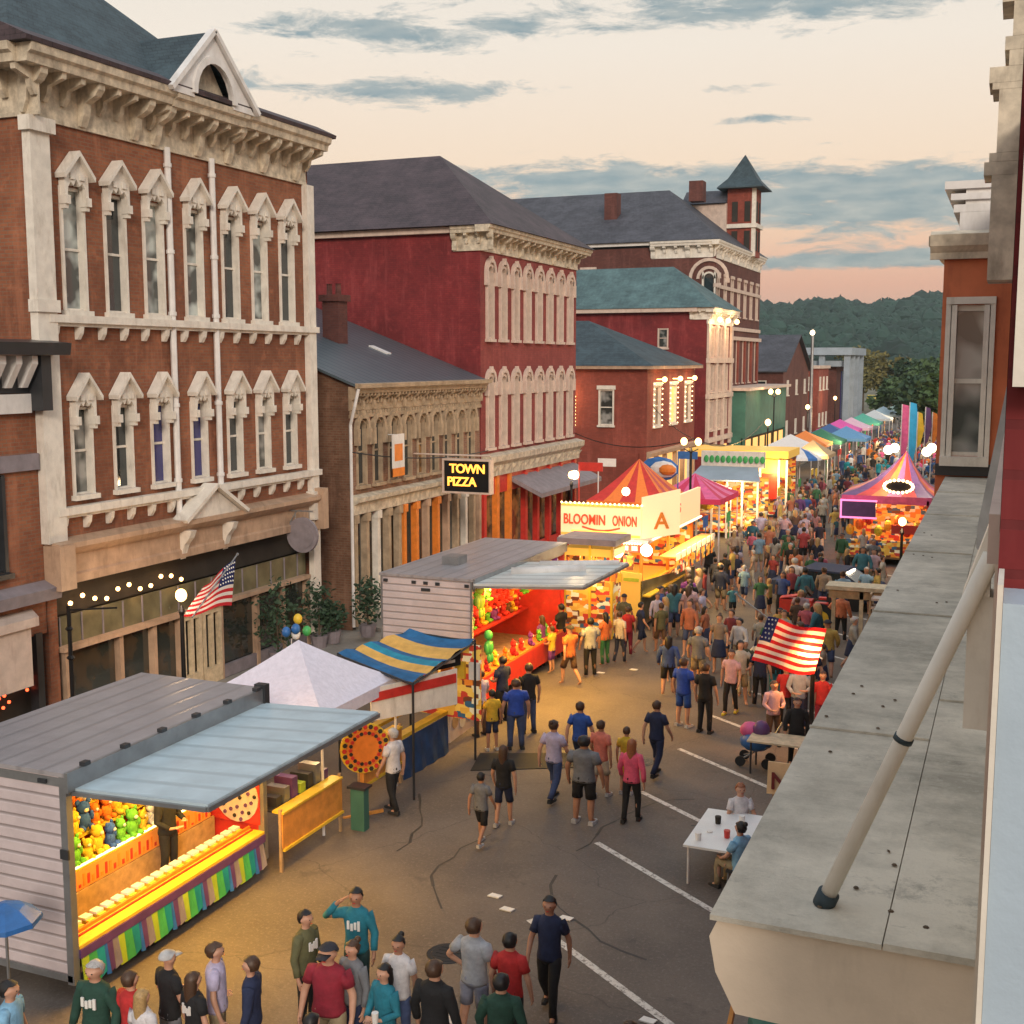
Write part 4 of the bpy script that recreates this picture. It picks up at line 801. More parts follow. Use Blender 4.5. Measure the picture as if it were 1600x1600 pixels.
for y in (4.9, 7.4, 9.9, 12.4, 14.6): mb.box(-.738, -.254, y - .006, y + .006, 7.7125, 7.722); mb.box(-.246, .25, y + .6, y + .612, 7.7165, 7.725)
rr = random.Random(12)
for k in range(26): x, y = rr.uniform(-.7, -.05), 3.2 + rr.random() ** 1.6 * 9; mb.lathe((x, y, 7.716), [(.009, 0), (.006, .004)], 6, 'bark')
mb.v = [(x * (.70 + .0074 * (y - 3.1)) / .735 if x < -.3 else x, y, z) for x, y, z in mb.v]; mb.build('lead_top', 'ledge_top', led)
mb = MB(); a, b_ = Vector((-.425, 3.26, 7.71)), Vector((-.035, 3.14, 8.73)); mb.tube(a, b_, .022, n=14); mb.build('brace_pipe', 'cream', O, smooth=True)
mb = MB(); mb.tube(a + Vector((0, 0, .0)), a + (b_ - a) * .04, .030, n=14); mb.build('pipe_foot', 'slate_blue', O, smooth=True); mb = MB(); mb.tube(a + (b_ - a) * .5, a + (b_ - a) * .512, .026, n=12); mb.build('pipe_collar', 'slate_blue', O, smooth=True)
mb = MB(); mb.box(-.085, -.023, 3.17, 3.3, 8.28, 8.62); mb.prism([(-.036, 3.16, 8.83), (-.10, 3.16, 8.622), (-.036, 3.16, 8.622)], (0, .14, 0)); mb.build('bracket', 'cream', O)
mb = MB(); mb.box(-.034, -.014, 2.3, 16.6, 8.84, 8.93); mb.box(-.02, .3, 2.3, 16.6, 7.72, 8.84, 'ledge_paint'); mb.build('string_course', 'rose_trim', O)
mb = MB(); mb.box(-.003, .3, 1.98, 2.12, 7.4, 8.83, paint('sill_blue', (.42, .52, .62), .45, .1, 3) and 'sill_blue'); mb.box(-.012, -.0035, 1.97, 2.13, 7.4, 8.86, 'cream'); mb.build('window_jamb', 'cream', O)
mb = MB(); mb.box(-.006, .6, 2.1, 2.19, 9.16, 12, 'cream'); mb.box(.004, .6, 2.09, 2.099, 9.48, 9.51, 'dark_trim'); mb.box(.004, .6, 2.09, 2.099, 9.64, 9.68, 'dark_trim'); mb.build('upper_jamb', 'cream', O)
# orange bay
BY = 16.7; SB = Fr('S', BY); bw = (-.82, -.345)
mb = MB(); wall(mb, SB, -.93, .5, 3.2, 10.62, [(bw[0] + .0, bw[1], 7.98, 9.92)], .14); wall(mb, Fr('W', -.93), BY, 19.5, 3.2, 10.62); wall(mb, Fr('N', 19.5), -.93, .5, 3.2, 10.62); bay = mb.build('bay', 'orange_stucco', O)
win(SB, O, -.5825, .475, 7.98, 9.92, 'cream', 'glass_curtain', None, case=.075, rev=.14, proud=.05)
mb = MB(); SB.box(mb, bw[0] - .06, bw[0] + .01, .01, .05, 7.9, 10.0); SB.box(mb, bw[1] - .01, bw[1] + .06, .01, .05, 7.9, 10.0); SB.box(mb, bw[0] - .06, bw[1] + .06, .012, .06, 9.93, 10.02); mb.box(-.93, -.02, BY - .08, BY - .012, 7.73, 7.88, 'dark_trim'); mb.build('window_surround', 'cream', bay)
mb = MB(); SB.prof(mb, [(.01, 10.5), (.07, 10.5), (.08, 10.58), (.16, 10.66), (.2, 10.8), (.01, 10.86)], -1.1, .5); mb.prism([(-.94, BY, 10.5), (-1.0, BY, 10.52), (-1.0, BY, 10.6), (-1.13, BY, 10.68), (-1.13, BY, 10.8), (-.94, BY, 10.86)], (0, 3, 0)); mb.build('bay_cornice', 'cream_old', bay)
mb = MB()
for x, z0, z1 in ((-.78, 10.87, 11.12), (-.86, 11.122, 11.22), (-.90, 11.28, 11.36), (-.98, 11.42, 11.52)): mb.box(x, .5, BY + .3, BY + 2.8, z0, z1)
mb.box(-.72, .5, BY + .35, BY + 2.75, 10.87, 11.42); mb.build('bay_parapet', 'white_trim', bay)
mb = MB(); yy = 12.2
for x, z0, z1 in ((-.30, 9.95, 10.9), (-.37, 10.9, 11.02), (-.33, 11.02, 11.1), (-.27, 11.1, 11.66), (-.33, 11.66, 11.72), (-.36, 11.72, 11.86), (-.20, 11.86, 12.0), (-.24, 12.0, 12.12), (-.18, 12.12, 12.42), (-.28, 12.42, 12.5), (-.24, 12.5, 12.7)): mb.box(x, .2, yy, yy + .9 + x, z0, z1 - .002)
mb.build('corner_pilaster', 'cream_old', O)
mb = MB(); p = [X(1590, 575, -.02), ]; mb.prism([(-.037, 7.4, 9.15), (-.17, 7.4, 8.25), (-.17, 7.4, 8.13), (-.037, 7.4, 8.0)], (0, .5, 0)); mb.build('canvas_bracket', paint('canvas_grey', (.42, .43, .44), .8, .2, 6), O)
for k, (y0, y1, h, m_, lb) in enumerate([(22.2, 36, 10, 'brick_red', 'plain red brick building beyond the orange bay on the right'), (36.2, 52, 8.5, 'brick_old', 'tan brick building further along the right side'), (52.2, 70, 9.5, 'brick_dark', 'dark brick building behind the striped tent on the right')]):
    t = thing('shop_building', lb, 'building', (.4, y0, 0)); FW = Fr('W', .4); us = [y0 + 1.6 + i * 2.6 for i in range(int((y1 - y0 - 2) / 2.6) + 1)]
    mb = MB(); wall(mb, FW, y0, y1, 0, h, [(u - .5, u + .5, 5, 7) for u in us]); wall(mb, Fr('S', y0), .4, 10, 0, h); wall(mb, Fr('N', y1), .4, 10, 0, h); mb.box(.45, 10, y0 + .01, y1 - .01, h - .2, h - .1, 'slate_grey'); mb.build('wall', m_, t)
    for u in us: win(FW, t, u, 1, 5, 7, 'cream', 'glass', hood_flat)
    mb = MB(); cornice(mb, FW, y0, y1, h - .8, h + .1, .5, .9); mb.build('cornice', 'cream', t)
    mb = MB()
    for i in range(5): FW.box(mb, y0 + .8 + i * 2.6, y0 + 3.0 + i * 2.6, .01, .04, .7, 3)
    mb.build('shop_window', 'glass_warm', t)
# ================================================================ fairground stalls on the left of the street
PLC = {'yellow': (.85, .55, .04), 'red': (.65, .03, .03), 'orange': (.85, .22, .02), 'green': (.15, .5, .05), 'blue': (.04, .12, .5), 'brown': (.2, .09, .04), 'white': (.8, .78, .74), 'purple': (.25, .05, .4), 'pink': (.8, .15, .3), 'teal': (.02, .35, .38)}
def make_plush():
    t = thing('plush_toy', 'plush toy', 'plush toy'); mb = MB(); mb.ball((0, 0, .13), (.11, .09, .13), 8); mb.ball((0, -.01, .32), (.10, .09, .095), 8)
    for s in (-1, 1): mb.ball((s * .08, 0, .40), (.04, .025, .045), 6, k=4); mb.ball((s * .11, -.03, .19), (.035, .04, .07), 6, k=4); mb.ball((s * .07, -.09, .05), (.045, .08, .045), 6, k=4)
    mb.build('body', 'plush', t, smooth=True)
    mb = MB(); mb.ball((0, -.095, .30), (.04, .025, .03), 6, k=4); mb.build('muzzle', 'cream', t, smooth=True); return t
plush0 = make_plush(); used_p = [0]; ORD = ['first', 'second', 'third', 'fourth', 'fifth', 'sixth', 'seventh', 'eighth', 'ninth', 'tenth', 'eleventh', 'twelfth', 'thirteenth', 'fourteenth', 'fifteenth', 'sixteenth', 'seventeenth', 'eighteenth', 'nineteenth', 'twentieth']
def plush_row(p0, p1, n, rowname, group, sc=1.0, seed=0, rz=R_(90), cols=None):
    rr = random.Random(seed); cols = cols or ['yellow', 'yellow', 'orange', 'red', 'white', 'brown', 'blue', 'green', 'yellow', 'orange', 'purple']
    for i in range(n):
        cn = rr.choice(cols); p = Vector(p0).lerp(Vector(p1), (i + .5) / n) + Vector((rr.uniform(-.03, .03), 0, 0)); s = sc * rr.uniform(.85, 1.2)
        lb = f'{cn} plush toy, {ORD[i]} along the {rowname}'
        if used_p[0] == 0: o = plush0; o.location = p; o.rotation_euler = (0, 0, rz); o.scale = (s,) * 3; o['label'] = lb; o['group'] = group; used_p[0] = 1; o.children[0].color = o.children[1].color = (*PLC[cn], 1)
        else:
            o = dup(plush0, p, rz + rr.uniform(-.5, .5), (s,) * 3, label=lb, group=group)
        for ch in o.children: ch.color = (*PLC[cn], 1)
# ---- near game trailer
x0, x1, y0, y1, zt = -14.75, -12.1, 12.7, 17.55, 3.4
T1 = thing('game_trailer', 'pinkish white fairground game trailer with open lit side, blue awning panel and striped skirt', 'trailer', (-13.4, 15, 0))
mb = MB().box(x0, x1, y0, y0 + .06, .42, zt); mb.box(x0, x0 + .06, y0 + .061, y1, .42, zt, 'interior_dark').box(x0 + .061, x1, y1 - .06, y1, .42, zt, 'red_paint')
mb.box(x1 - .05, x1, y0 + .061, y1 - .061, 3.12, zt, 'grey_metal').box(x0 + .061, x1, y0 + .061, y1 - .061, .42, .5, 'wood'); mb.build('wall', 'siding', T1)
mb = MB().box(x0 - .03, x1 + .02, y0 - .03, y1 + .03, zt + .002, zt + .06); mb.box(x1 + .021, x1 + .08, y0 - .03, y1 + .03, zt - .22, zt + .07, 'grey_metal')
for k in range(6): mb.box(x1 + .0, x1 + .1, y0 + .3 + k * .85, y0 + .42 + k * .85, zt + .072, zt + .13, 'dark_trim')
mb.box(x1 - .1, x1 + .12, y1 - .1, y1 + .05, zt - .3, zt + .14, 'dark_trim'); mb.build('roof', 'trailer_roof', T1)
mb = MB().box(x1 - .09, x1 + .03, y0 - .02, y0 + .1, .3, zt - .002, 'grey_metal'); mb.build('corner_post', 'grey_metal', T1); mb = MB().box(x1 - .09, x1 + .03, y1 - .09, y1 + .02, .3, zt - .3, 'grey_metal'); mb.build('corner_post', 'grey_metal', T1); mb = MB(); mb.box(x0, x1, y0 - .012, y0 - .001, 3.25, 3.38, 'grey_metal').box(x0, x1, y0 - .02, y0 - .002, .34, .44, 'grey_metal')
mb.box(x1 - .45, x1 - .3, y0 - .05, y0 - .02, 3.28, 3.34, 'dark_trim').box(x1 - .1, x1 + .05, y0 - .05, y0 - .021, 2.2, 2.34, 'dark_trim'); mb.build('frame', 'grey_metal', T1)
mb = MB().box(x0 + .2, x1 - .3, y0 + .4, y1 - .4, .25, .42); mb.build('chassis', 'black_metal', T1)
for yy in (14.6, 15.4):
    mb = MB(); 
    for xx in (x0 + .1, x1 - .35): mb.tube((xx, yy, .34), (xx + .25, yy, .34), .33, n=16)
    mb.build('wheel', 'rubber', T1)
mb = MB().prism([(x1 + .05, 12.82, 3.16), (x1 + .05, 17.5, 3.16), (-9.68, 17.38, 3.30), (-9.68, 12.72, 3.30)], (0, 0, .045)); aw = mb.build('awning', 'awning_panel', T1)
mb = MB().bar((x1 + .05, 12.8, 3.14), (-9.68, 12.7, 3.28), .06).bar((x1 + .05, 17.5, 3.14), (-9.68, 17.4, 3.28), .06).bar((-9.68, 12.7, 3.28), (-9.68, 17.4, 3.28), .07); mb.build('awning_frame', 'grey_metal', aw)
mb = MB()      # counter, target row, stepped prize shelves
mb.box(-12.36, -12.06, 12.8, 17.45, .80, .85).box(-12.10, -12.04, 12.8, 17.45, .66, .795, 'purple_paint').box(-12.40, -12.365, 12.8, 17.45, .5, .90, 'orange_paint').box(-12.30, -12.27, 12.85, 17.4, .851, .875, 'red_paint'); mb.build('counter', 'yellow_paint', T1)
mb = MB()
for k in range(19): y = 12.95 + k * .235; mb.box(-12.62, -12.44, y, y + .14, .55, .88, 'yellow_paint'); mb.box(-12.64, -12.5, y - .01, y + .15, .882, .92, 'white_plastic')
mb.box(-13.05, -12.42, 12.8, 17.45, .5, .548, 'wood'); tg = mb.build('target_row', 'yellow_paint', T1)
mb = MB().box(-13.4, -13.12, 12.8, 17.4, 1.34, 1.38).box(-13.14, -13.1, 12.8, 17.4, .55, 1.0, 'wood').box(-13.66, -13.4, 12.8, 17.4, 1.68, 1.72).box(-13.92, -13.66, 12.8, 17.4, 2.02, 2.06).box(-14.2, -13.92, 12.8, 17.4, 2.36, 2.40); mb.build('prize_shelf', 'yellow_paint', T1)
mb = MB().box(-13.14, -13.11, 12.85, 17.3, 1.02, 1.33, 'panel_orange_lit')
for k in range(44): mb.box(-13.108, -13.10, 12.95 + k * .1, 13.0 + k * .1, 1.06, 1.08 + .2 * abs(math.sin(k * 1.9)), ('red_paint', 'orange_paint')[k % 2])
mb.build('backlit_band', 'panel_orange_lit', T1)
mb = MB().box(-13.13, -13.10, 12.85, 17.3, 1.385, 1.41).box(x1 - .16, x1 - .1, 13.0, 17.3, 3.02, 3.07); mb.build('light_tube', 'tube', T1)
mb = MB().box(-14.68, -14.66, 12.8, 17.45, .5, 3.3, 'red_paint').box(-14.1, -12.15, 17.44, 17.47, .95, 3.1, 'red_paint'); mb.tube((-12.62, 17.415, 1.42), (-12.62, 17.438, 1.42), .46, n=20, m='rose_trim'); rr = random.Random(4)
for k in range(26):
    a, q = k * 2.4, .08 + .35 * (k / 26) ** .5; mb.tube((-12.62 + math.cos(a) * q, 17.395, 1.42 + math.sin(a) * q), (-12.62 + math.cos(a) * q, 17.414, 1.42 + math.sin(a) * q), .036, n=8, m='purple_paint' if k % 3 else 'interior_dark')
mb.build('dart_board', 'red_paint', T1)
mb = MB(); cs = ['lime_paint', 'green_paint', 'teal_paint', 'blue_paint', 'purple_paint', 'sign_grey']; wd = [.14, .16, .16, .06, .12, .12]; y = 12.82; k = 0
while y < 17.35:
    b_ = min(17.4, y + wd[k % 6]); mb.prism([(-12.05, y, .68), (-12.05, b_, .68), (-12.0 + .03 * (k % 2), b_, .2 + .03 * (k % 3)), (-12.0, y, .2)], (-.012, 0, 0), cs[k % 6]); y = b_; k += 1
mb.build('striped_skirt', 'teal_paint', T1)
gname = 'plush toys in the near game trailer'
for k, (x, z, n, sc_, nm) in enumerate([(-13.26, 1.38, 17, .95, 'lowest'), (-13.53, 1.72, 17, 1.0, 'second'), (-13.79, 2.06, 17, 1.05, 'third'), (-14.06, 2.40, 17, 1.35, 'top')]):
    plush_row((x, 12.9, z), (x, 17.3, z), n, f'{nm} shelf of the near trailer', gname, sc_, k + 1)
plush_row((-12.9, 15.2, 2.55), (-12.9, 17.2, 2.55), 6, 'hanging row of the near trailer', gname, 1.15, 9, cols=['red', 'red', 'orange', 'white'])
for y in (13.6, 15.1, 16.6): lamp('trailer_light', (-12.45, y, 3.0), 46, (1, .66, .20), kind='AREA', size=(1.3, .25), rot=(0, R_(-18), 0))
lamp('trailer_glow', (-11.2, 15.2, 3.05), 260, (1, .50, .06), kind='AREA', size=(.5, 4.2), rot=(0, R_(8), 0))
# ---- blue umbrella at the left edge
p = G(8, 1425, 2.1); t = thing('market_umbrella', 'bright blue umbrella canopy beside the trailer end at the left edge', 'umbrella', (p.x, p.y, 0))
mb = MB().lathe((p.x, p.y, 0), [(.46, 1.96), (.45, 2.02), (.24, 2.16), (.02, 2.22)], 8); mb.build('canopy', 'blue_paint', t); mb = MB().tube((p.x, p.y, 0), (p.x, p.y, 2.2), .02); mb.build('pole', 'grey_metal', t)
# ---- white peaked tent and its games
def tent(label, cx, cy, hx, hy, ze, za, col, col2=None, group=None, val=.25, legs=True, name='canopy_tent', stripes=0, cat='tent'):
    t = thing(name, label, cat, (cx, cy, 0), group); mb = MB(); n = 5; c = [(-1, -1), (1, -1), (1, 1), (-1, 1)]
    for k in range(4):
        a, b_ = Vector((cx + c[k][0] * hx, cy + c[k][1] * hy, ze)), Vector((cx + c[(k + 1) % 4][0] * hx, cy + c[(k + 1) % 4][1] * hy, ze)); ap = Vector((cx, cy, za))
        for i in range(n):
            for j in range(n):
                def pt(i_, j_):
                    q = j_ / n; e = a.lerp(b_, i_ / n); r = e.lerp(ap, q); r.z = ze + (za - ze) * q ** 1.18 - .06 * math.sin(math.pi * i_ / n) * (1 - q); return r
                P = [pt(i, j), pt(i + 1, j), pt(i + 1, j + 1), pt(i, j + 1)]
                if j == n - 1: P = P[:3]
                mb.face(P, '_' if not stripes or (i + k) % 2 else 's')
        mb.face([a + Vector((0, 0, -val)), b_ + Vector((0, 0, -val)), b_, a], '_')
    ob = mb_build_tent(mb, t, col, col2)
    if legs:
        for k in range(4): q = MB(); x, y = cx + c[k][0] * hx * .97, cy + c[k][1] * hy * .97; q.tube((x, y, 0), (x, y, ze), .03, n=6); q.build('leg', 'white_trim', t)
    return t
def mb_build_tent(mb, t, col, col2):
    if 's' in mb.ms: k = mb.ms.index('s'); mb.ms[k] = col2
    return mb.build('canopy', 'tent_fabric', t, color=col)
W1 = tent('plain white peaked canopy tent between the near trailer and the striped stand', -13.55, 21.0, 1.5, 1.55, 2.45, 3.45, (.78, .74, .84))
def booth_panel(label, xa, ya, xb, yb, z0, z1, m, name='counter_panel', th=.05, top=True):
    mb = MB(); a, b_ = Vector((xa, ya, z0)), Vector((xb, yb, z0)); d = (b_ - a).normalized(); n = Vector((d.y, -d.x, 0)) * th
    mb.prism([a, b_, b_ + n, a + n], (0, 0, z1 - z0)); 
    for q in (a, b_): mb.bar(q + Vector((0, 0, -z0)), q + Vector((0, 0, z1 - z0 + .1)), .05, m='wood')
    if top: mb.bar(a + Vector((0, 0, z1 - z0 + .03)) - n, b_ + Vector((0, 0, z1 - z0 + .03)) - n, .25, .04, 'yellow_paint'); mb.bar(a + n * 1.2, b_ + n * 1.2, .06, .05, 'yellow_paint')
    return tag(mb.build(name, m), label, 'counter')
booth_panel('plain orange plywood counter front next to the game trailer', -11.9, 17.72, -11.9, 19.8, .42, 1.08, 'wood_orange')
mb = MB()
for k in range(7): y = 17.9 + k * .27; mb.box(-12.5, -12.1, y, y + .18, 1.12, 1.3 + .1 * (k % 3), ('dark_trim', 'grey_metal', 'purple_paint', 'lime_paint')[k % 4])
mb.box(-12.9, -11.95, 17.75, 19.8, 1.08, 1.115, 'dark_trim'); tag(mb.build('cooking_gear', 'dark_trim'), 'dark pans and cooking gear on the counter beside the game trailer', 'cookware')
booth_panel('orange counter front with yellow rail behind the prize wheel', -12.1, 20.9, -12.1, 22.7, .5, 1.25, 'wood_orange')
t = thing('prize_wheel', 'round orange prize wheel ringed with dark dots on a wooden stand', 'prize wheel', (-11.85, 20.7, 0)); p = X(570, 1165, -11.9)
mb = MB(); c = Vector((-11.85, 20.7, p.z)); ax = Vector((.75, -.66, 0)); mb.tube(c, c + ax * .05, .52, n=24, m='yellow_paint'); mb.tube(c + ax * .051, c + ax * .07, .40, n=24, m='orange_paint')
for k in range(24):
    a = k * .2618; e = Vector((.66, .75, 0)) * math.cos(a) + Vector((0, 0, 1)) * math.sin(a)
    for rr_, s in ((.45, .05), (.32, .04)): q = c + e * rr_ + ax * .072; mb.tube(q, q + ax * .02, s, n=6, m='interior_dark' if k % 2 else 'red_paint')
mb.build('wheel', 'orange_paint', t)
mb = MB(); mb.bar((-11.9, 20.72, 0), (-11.9, 20.72, 1.4), .08); mb.bar((-12.2, 20.4, .0), (-11.6, 21.0, .05), .06); mb.build('stand', 'wood_orange', t)
lamp('booth_light', (-12.9, 21.0, 2.3), 80, (1, .62, .25), .2); lamp('booth_light', (-12.4, 18.8, 2.4), 22, (1, .62, .3), .2)
mb = MB().box(-11.75, -11.45, 19.95, 20.15, 0, .85, 'green_wall').box(-11.8, -11.4, 19.9, 20.2, .852, .9, 'dark_trim'); tag(mb.build('waste_bin', 'green_wall'), 'narrow dark green bin standing beside the orange counter', 'bin')
mb = MB(); a, b_ = Y(537, 1043, 22.9), Y(612, 1035, 22.9); mb.prism([(-12.2, 21.6, 2.4), (-11.0, 23.3, 2.55), (-11.0, 23.3, 1.75), (-12.2, 21.6, 1.7)], (.02, -.02, 0)); mb.prism([(-12.17, 21.6, 2.3), (-11.0, 23.25, 2.45), (-11.0, 23.25, 2.25), (-12.17, 21.6, 2.12)], (.03, -.03, 0), 'red_paint')
tag(mb.build('banner', 'cream'), 'cream side banner with dark red band tied to the white tent', 'banner')
# ---- striped awning stand
t = thing('striped_stand', 'food stand with blue and orange striped fabric roof and yellow counter rail', 'stall', (-12.4, 24.8, 0)); STR = t
mb = MB(); n = 9; A0, A1, B0_, B1 = G(528, 1020, 2.75), G(645, 1066, 2.55), G(640, 984, 2.95), G(742, 1000, 2.85)
for i in range(n):
    for j in range(6):
        def pt(u, v): p = A0.lerp(A1, v).lerp(B0_.lerp(B1, v), u); return p + Vector((0, 0, -.10 * math.sin(math.pi * v) + .04 * math.sin(u * 20)))
        mb.face([pt(i / n, j / 6), pt((i + 1) / n, j / 6), pt((i + 1) / n, (j + 1) / 6), pt(i / n, (j + 1) / 6)], ('blue_st', 'teal_st', 'or_st')[(0, 0, 2, 1, 0, 2, 2, 0, 0)[i % 9]])
paint('blue_st', (.02, .13, .30), .8, .3, 4); paint('teal_st', (.02, .26, .38), .8, .3, 4); paint('or_st', (.75, .42, .10), .8, .2, 4)
mb.build('awning', 'blue_st', t)
mb = MB()
for q in (A0, A1, B0_, B1): mb.tube((q.x, q.y, 0), q, .03, n=6)
for a, b_ in ((A0, A1), (A1, B1), (B0_, B1), (A0, B0_)): mb.tube(a - Vector((0, 0, .05)), b_ - Vector((0, 0, .05)), .025, n=6)
mb.build('pole', 'dark_trim', t)
ca, cb = G(622, 1152, 1.0), G(745, 1083, 1.0); d = (cb - ca).normalized(); nn_ = Vector((d.y, -d.x, 0))
mb = MB().bar(ca, cb, .22, .08); mb.bar(ca - nn_ * .9, cb - nn_ * .9, .2, .08); mb.build('counter_rail', 'yellow_paint', t)
mid = ca.lerp(cb, .55); mb = MB(); 
for k in range(8):
    a, b_ = ca.lerp(mid, k / 8), ca.lerp(mid, (k + 1) / 8); o1, o2 = nn_ * (.12 + .05 * (k % 2)), nn_ * (.12 + .05 * ((k + 1) % 2)); mb.face([a + Vector((0, 0, -.06)) + nn_ * .1, b_ + Vector((0, 0, -.06)) + nn_ * .1, Vector((b_.x, b_.y, .03)) + o2, Vector((a.x, a.y, .03)) + o1])
mb.build('skirt', 'navy', t)
mb = MB().prism([mid + nn_ * .12 + Vector((0, 0, -.05)), cb + nn_ * .12 + Vector((0, 0, -.05)), Vector((cb.x, cb.y, .35)) + nn_ * .12, Vector((mid.x, mid.y, .25)) + nn_ * .12], nn_ * .03, 'rose_trim')
for k in range(4): q = mid.lerp(cb, .15 + k * .22) + nn_ * .155; mb.tube(q + Vector((0, 0, -.3 - .08 * (k % 2))), q + nn_ * .015 + Vector((0, 0, -.3 - .08 * (k % 2))), .16, n=10, m=('wood', 'cream', 'red_paint', 'lime_paint')[k])
mb.build('menu_banner', 'rose_trim', t)
mb = MB(); a, b_ = B0_, B1
mb.prism([Vector((B1.x - 1.9, B1.y + .3, .9)), Vector((B1.x + .1, B1.y + .1, .9)), Vector((B1.x + .1, B1.y + .1, 2.7)), Vector((B1.x - 1.9, B1.y + .3, 2.6))], (0, .04, 0), 'menu_mix'); 
for k in range(5): mb.box(B1.x - 1.6 + k * .36, B1.x - 1.35 + k * .36, B1.y + .0, B1.y + .09, 1.9, 2.3, ('yellow_paint', 'paper', 'orange_paint')[k % 3])
mb.build('back_panel', 'panel_orange_lit', t)
q = G(690, 1048, 2.2); mb = MB().prism([q + Vector((-.3, -.35, 0)), q + Vector((.35, .25, .12)), q + Vector((.35, .25, .5)), q + Vector((-.3, -.35, .42))], (.03, -.03, 0)); mb.prism([q + Vector((-.2, -.3, .12)), q + Vector((.25, .15, .2)), q + Vector((.25, .15, .26)), q + Vector((-.2, -.3, .18))], (.04, -.04, 0), 'paper'); mb.build('hanging_board', 'black_metal', t)
lamp('stand_light', (-12.7, 25.0, 2.4), 120, (1, .58, .2), .2)
mb = MB().prism([(-11.0, 24.0, .004), (-8.7, 25.2, .004), (-8.9, 26.2, .004), (-11.3, 25.2, .004)], (0, 0, .012)); tag(mb.build('rubber_mat', 'rubber'), 'dark rubber mat lying on the road beside the striped stand', 'mat')
# ---- second game trailer
x0, x1, y0, y1, zt = -15.55, -12.85, 28.2, 35.2, 3.5
T2 = thing('game_trailer', 'pink backed game trailer with white lifted awning and red lit prize interior', 'trailer', (-14.2, 31.5, 0))
mb = MB().box(x0, x1, y0, y0 + .06, .4, zt); mb.box(x0, x0 + .06, y0 + .061, y1, .4, zt, 'red_paint').box(x0 + .061, x1, y1 - .06, y1, .4, zt, 'red_paint').box(x1 - .05, x1, y0 + .061, y1 - .061, 3.2, zt, 'grey_metal').box(x0 + .061, x1, y0 + .061, y1 - .061, .42, .5, 'wood'); mb.build('wall', 'siding', T2)
mb = MB().box(x0 - .04, x1 + .03, y0 - .04, y1 + .04, zt + .002, zt + .07); mb.box(x1 + .031, x1 + .09, y0 - .04, y1, zt - .2, zt + .08, 'grey_metal'); mb.box(-14.6, -14.1, 30, 30.6, zt + .072, zt + .3, 'grey_metal'); mb.build('roof', 'trailer_roof', T2)
mb = MB()
for u in (x0 + .15, x0 + 1.0, x0 + 1.35, x0 + 1.7, x1 - .15): mb.box(u - .06, u + .06, y0 - .04, y0 - .002, zt - .16, zt - .08)
mb.box(x0 + 1.22, x0 + 1.48, y0 - .04, y0 - .002, zt - .34, zt - .26); mb.box(x0, x0 + .05, y0 - .03, y0 - .001, .4, zt, 'grey_metal').box(x1 - .05, x1, y0 - .03, y0 - .001, .4, zt, 'grey_metal'); mb.build('marker_light', 'dark_trim', T2)
for yy in (31, 31.9):
    mb = MB()
    for xx in (x0 + .1, x1 - .35): mb.tube((xx, yy, .34), (xx + .25, yy, .34), .33, n=14)
    mb.build('wheel', 'rubber', T2)
mb = MB(); a0, a1, b0, b1 = G(752, 914, 3.42), G(845, 876, 3.42), G(905, 946, 3.5), G(968, 906, 3.5); a0.x = a1.x = x1 + .08; b0.x = b1.x = -9.75; a0.y = b0.y = 28.1; a1.y = b1.y = 31.9; 
for q in (a0, a1): q.z = 3.42
for q in (b0, b1): q.z = 3.6
mb.prism([a0, a1, b1, b0], (0, 0, .05)); aw = mb.build('awning', 'awning_white', T2)
mb = MB(); f = lambda s, t_: a0.lerp(b0, s).lerp(a1.lerp(b1, s), t_) + Vector((0, 0, .06))
mb.tube(f(.12, .45), f(.75, .62), .16, n=10); mb.tube(f(.2, .85), f(.95, .9), .11, n=10); mb.build('rolled_canvas', 'white_trim', aw, smooth=True)
mb = MB().bar(a0 - Vector((0, 0, .03)), b0 - Vector((0, 0, .03)), .06).bar(a1 - Vector((0, 0, .03)), b1 - Vector((0, 0, .03)), .06).bar(b0 - Vector((0, 0, .03)), b1 - Vector((0, 0, .03)), .06); mb.build('awning_frame', 'grey_metal', aw)
mb = MB().box(-13.1, -12.6, y0 + .1, y1 - .1, .92, .98, 'orange_paint').box(-12.62, -12.58, y0 + .1, y1 - .1, .3, .92, 'red_paint'); mb.box(-14.6, -14.0, y0 + .1, y1 - .1, 1.4, 1.45).box(-15.4, -14.6, y0 + .1, y1 - .1, 1.9, 1.95); mb.build('counter', 'red_paint', T2)
mb = MB().box(-15.48, -15.46, y0 + .1, y1 - .1, .6, 3.3).box(x0 + .1, x1 - .1, y1 - .10, y1 - .07, .6, 3.3); 
for k in range(10): mb.box(-15.455, -15.44, y0 + .3 + k * .65, y0 + .75 + k * .65, 2.1 + .4 * (k % 2), 2.45 + .4 * (k % 2), ('yellow_paint', 'orange_paint', 'green_paint')[k % 3])
mb.box(-15.44, -15.43, y0 + .2, y1 - .2, 1.0, 3.2, 'menu_mix'); mb.build('back_board', 'red_paint', T2)
for rw, (x, z, n, s) in enumerate([(-14.3, 1.45, 17, 1.1), (-14.9, 1.95, 17, 1.25), (-13.3, 2.35, 16, 1.3), (-13.0, 2.75, 16, 1.1), (-12.75, .98, 10, .9)]):
    plush_row((x, y0 + .3, z), (x, y1 - .3, z), n, ('lower shelf', 'upper shelf', 'hanging inner row', 'hanging front row', 'counter')[rw] + ' of the pink trailer', 'plush toys in the second game trailer', s, 20 + rw, cols=['red', 'red', 'orange', 'yellow', 'green', 'brown', 'red', 'purple'])
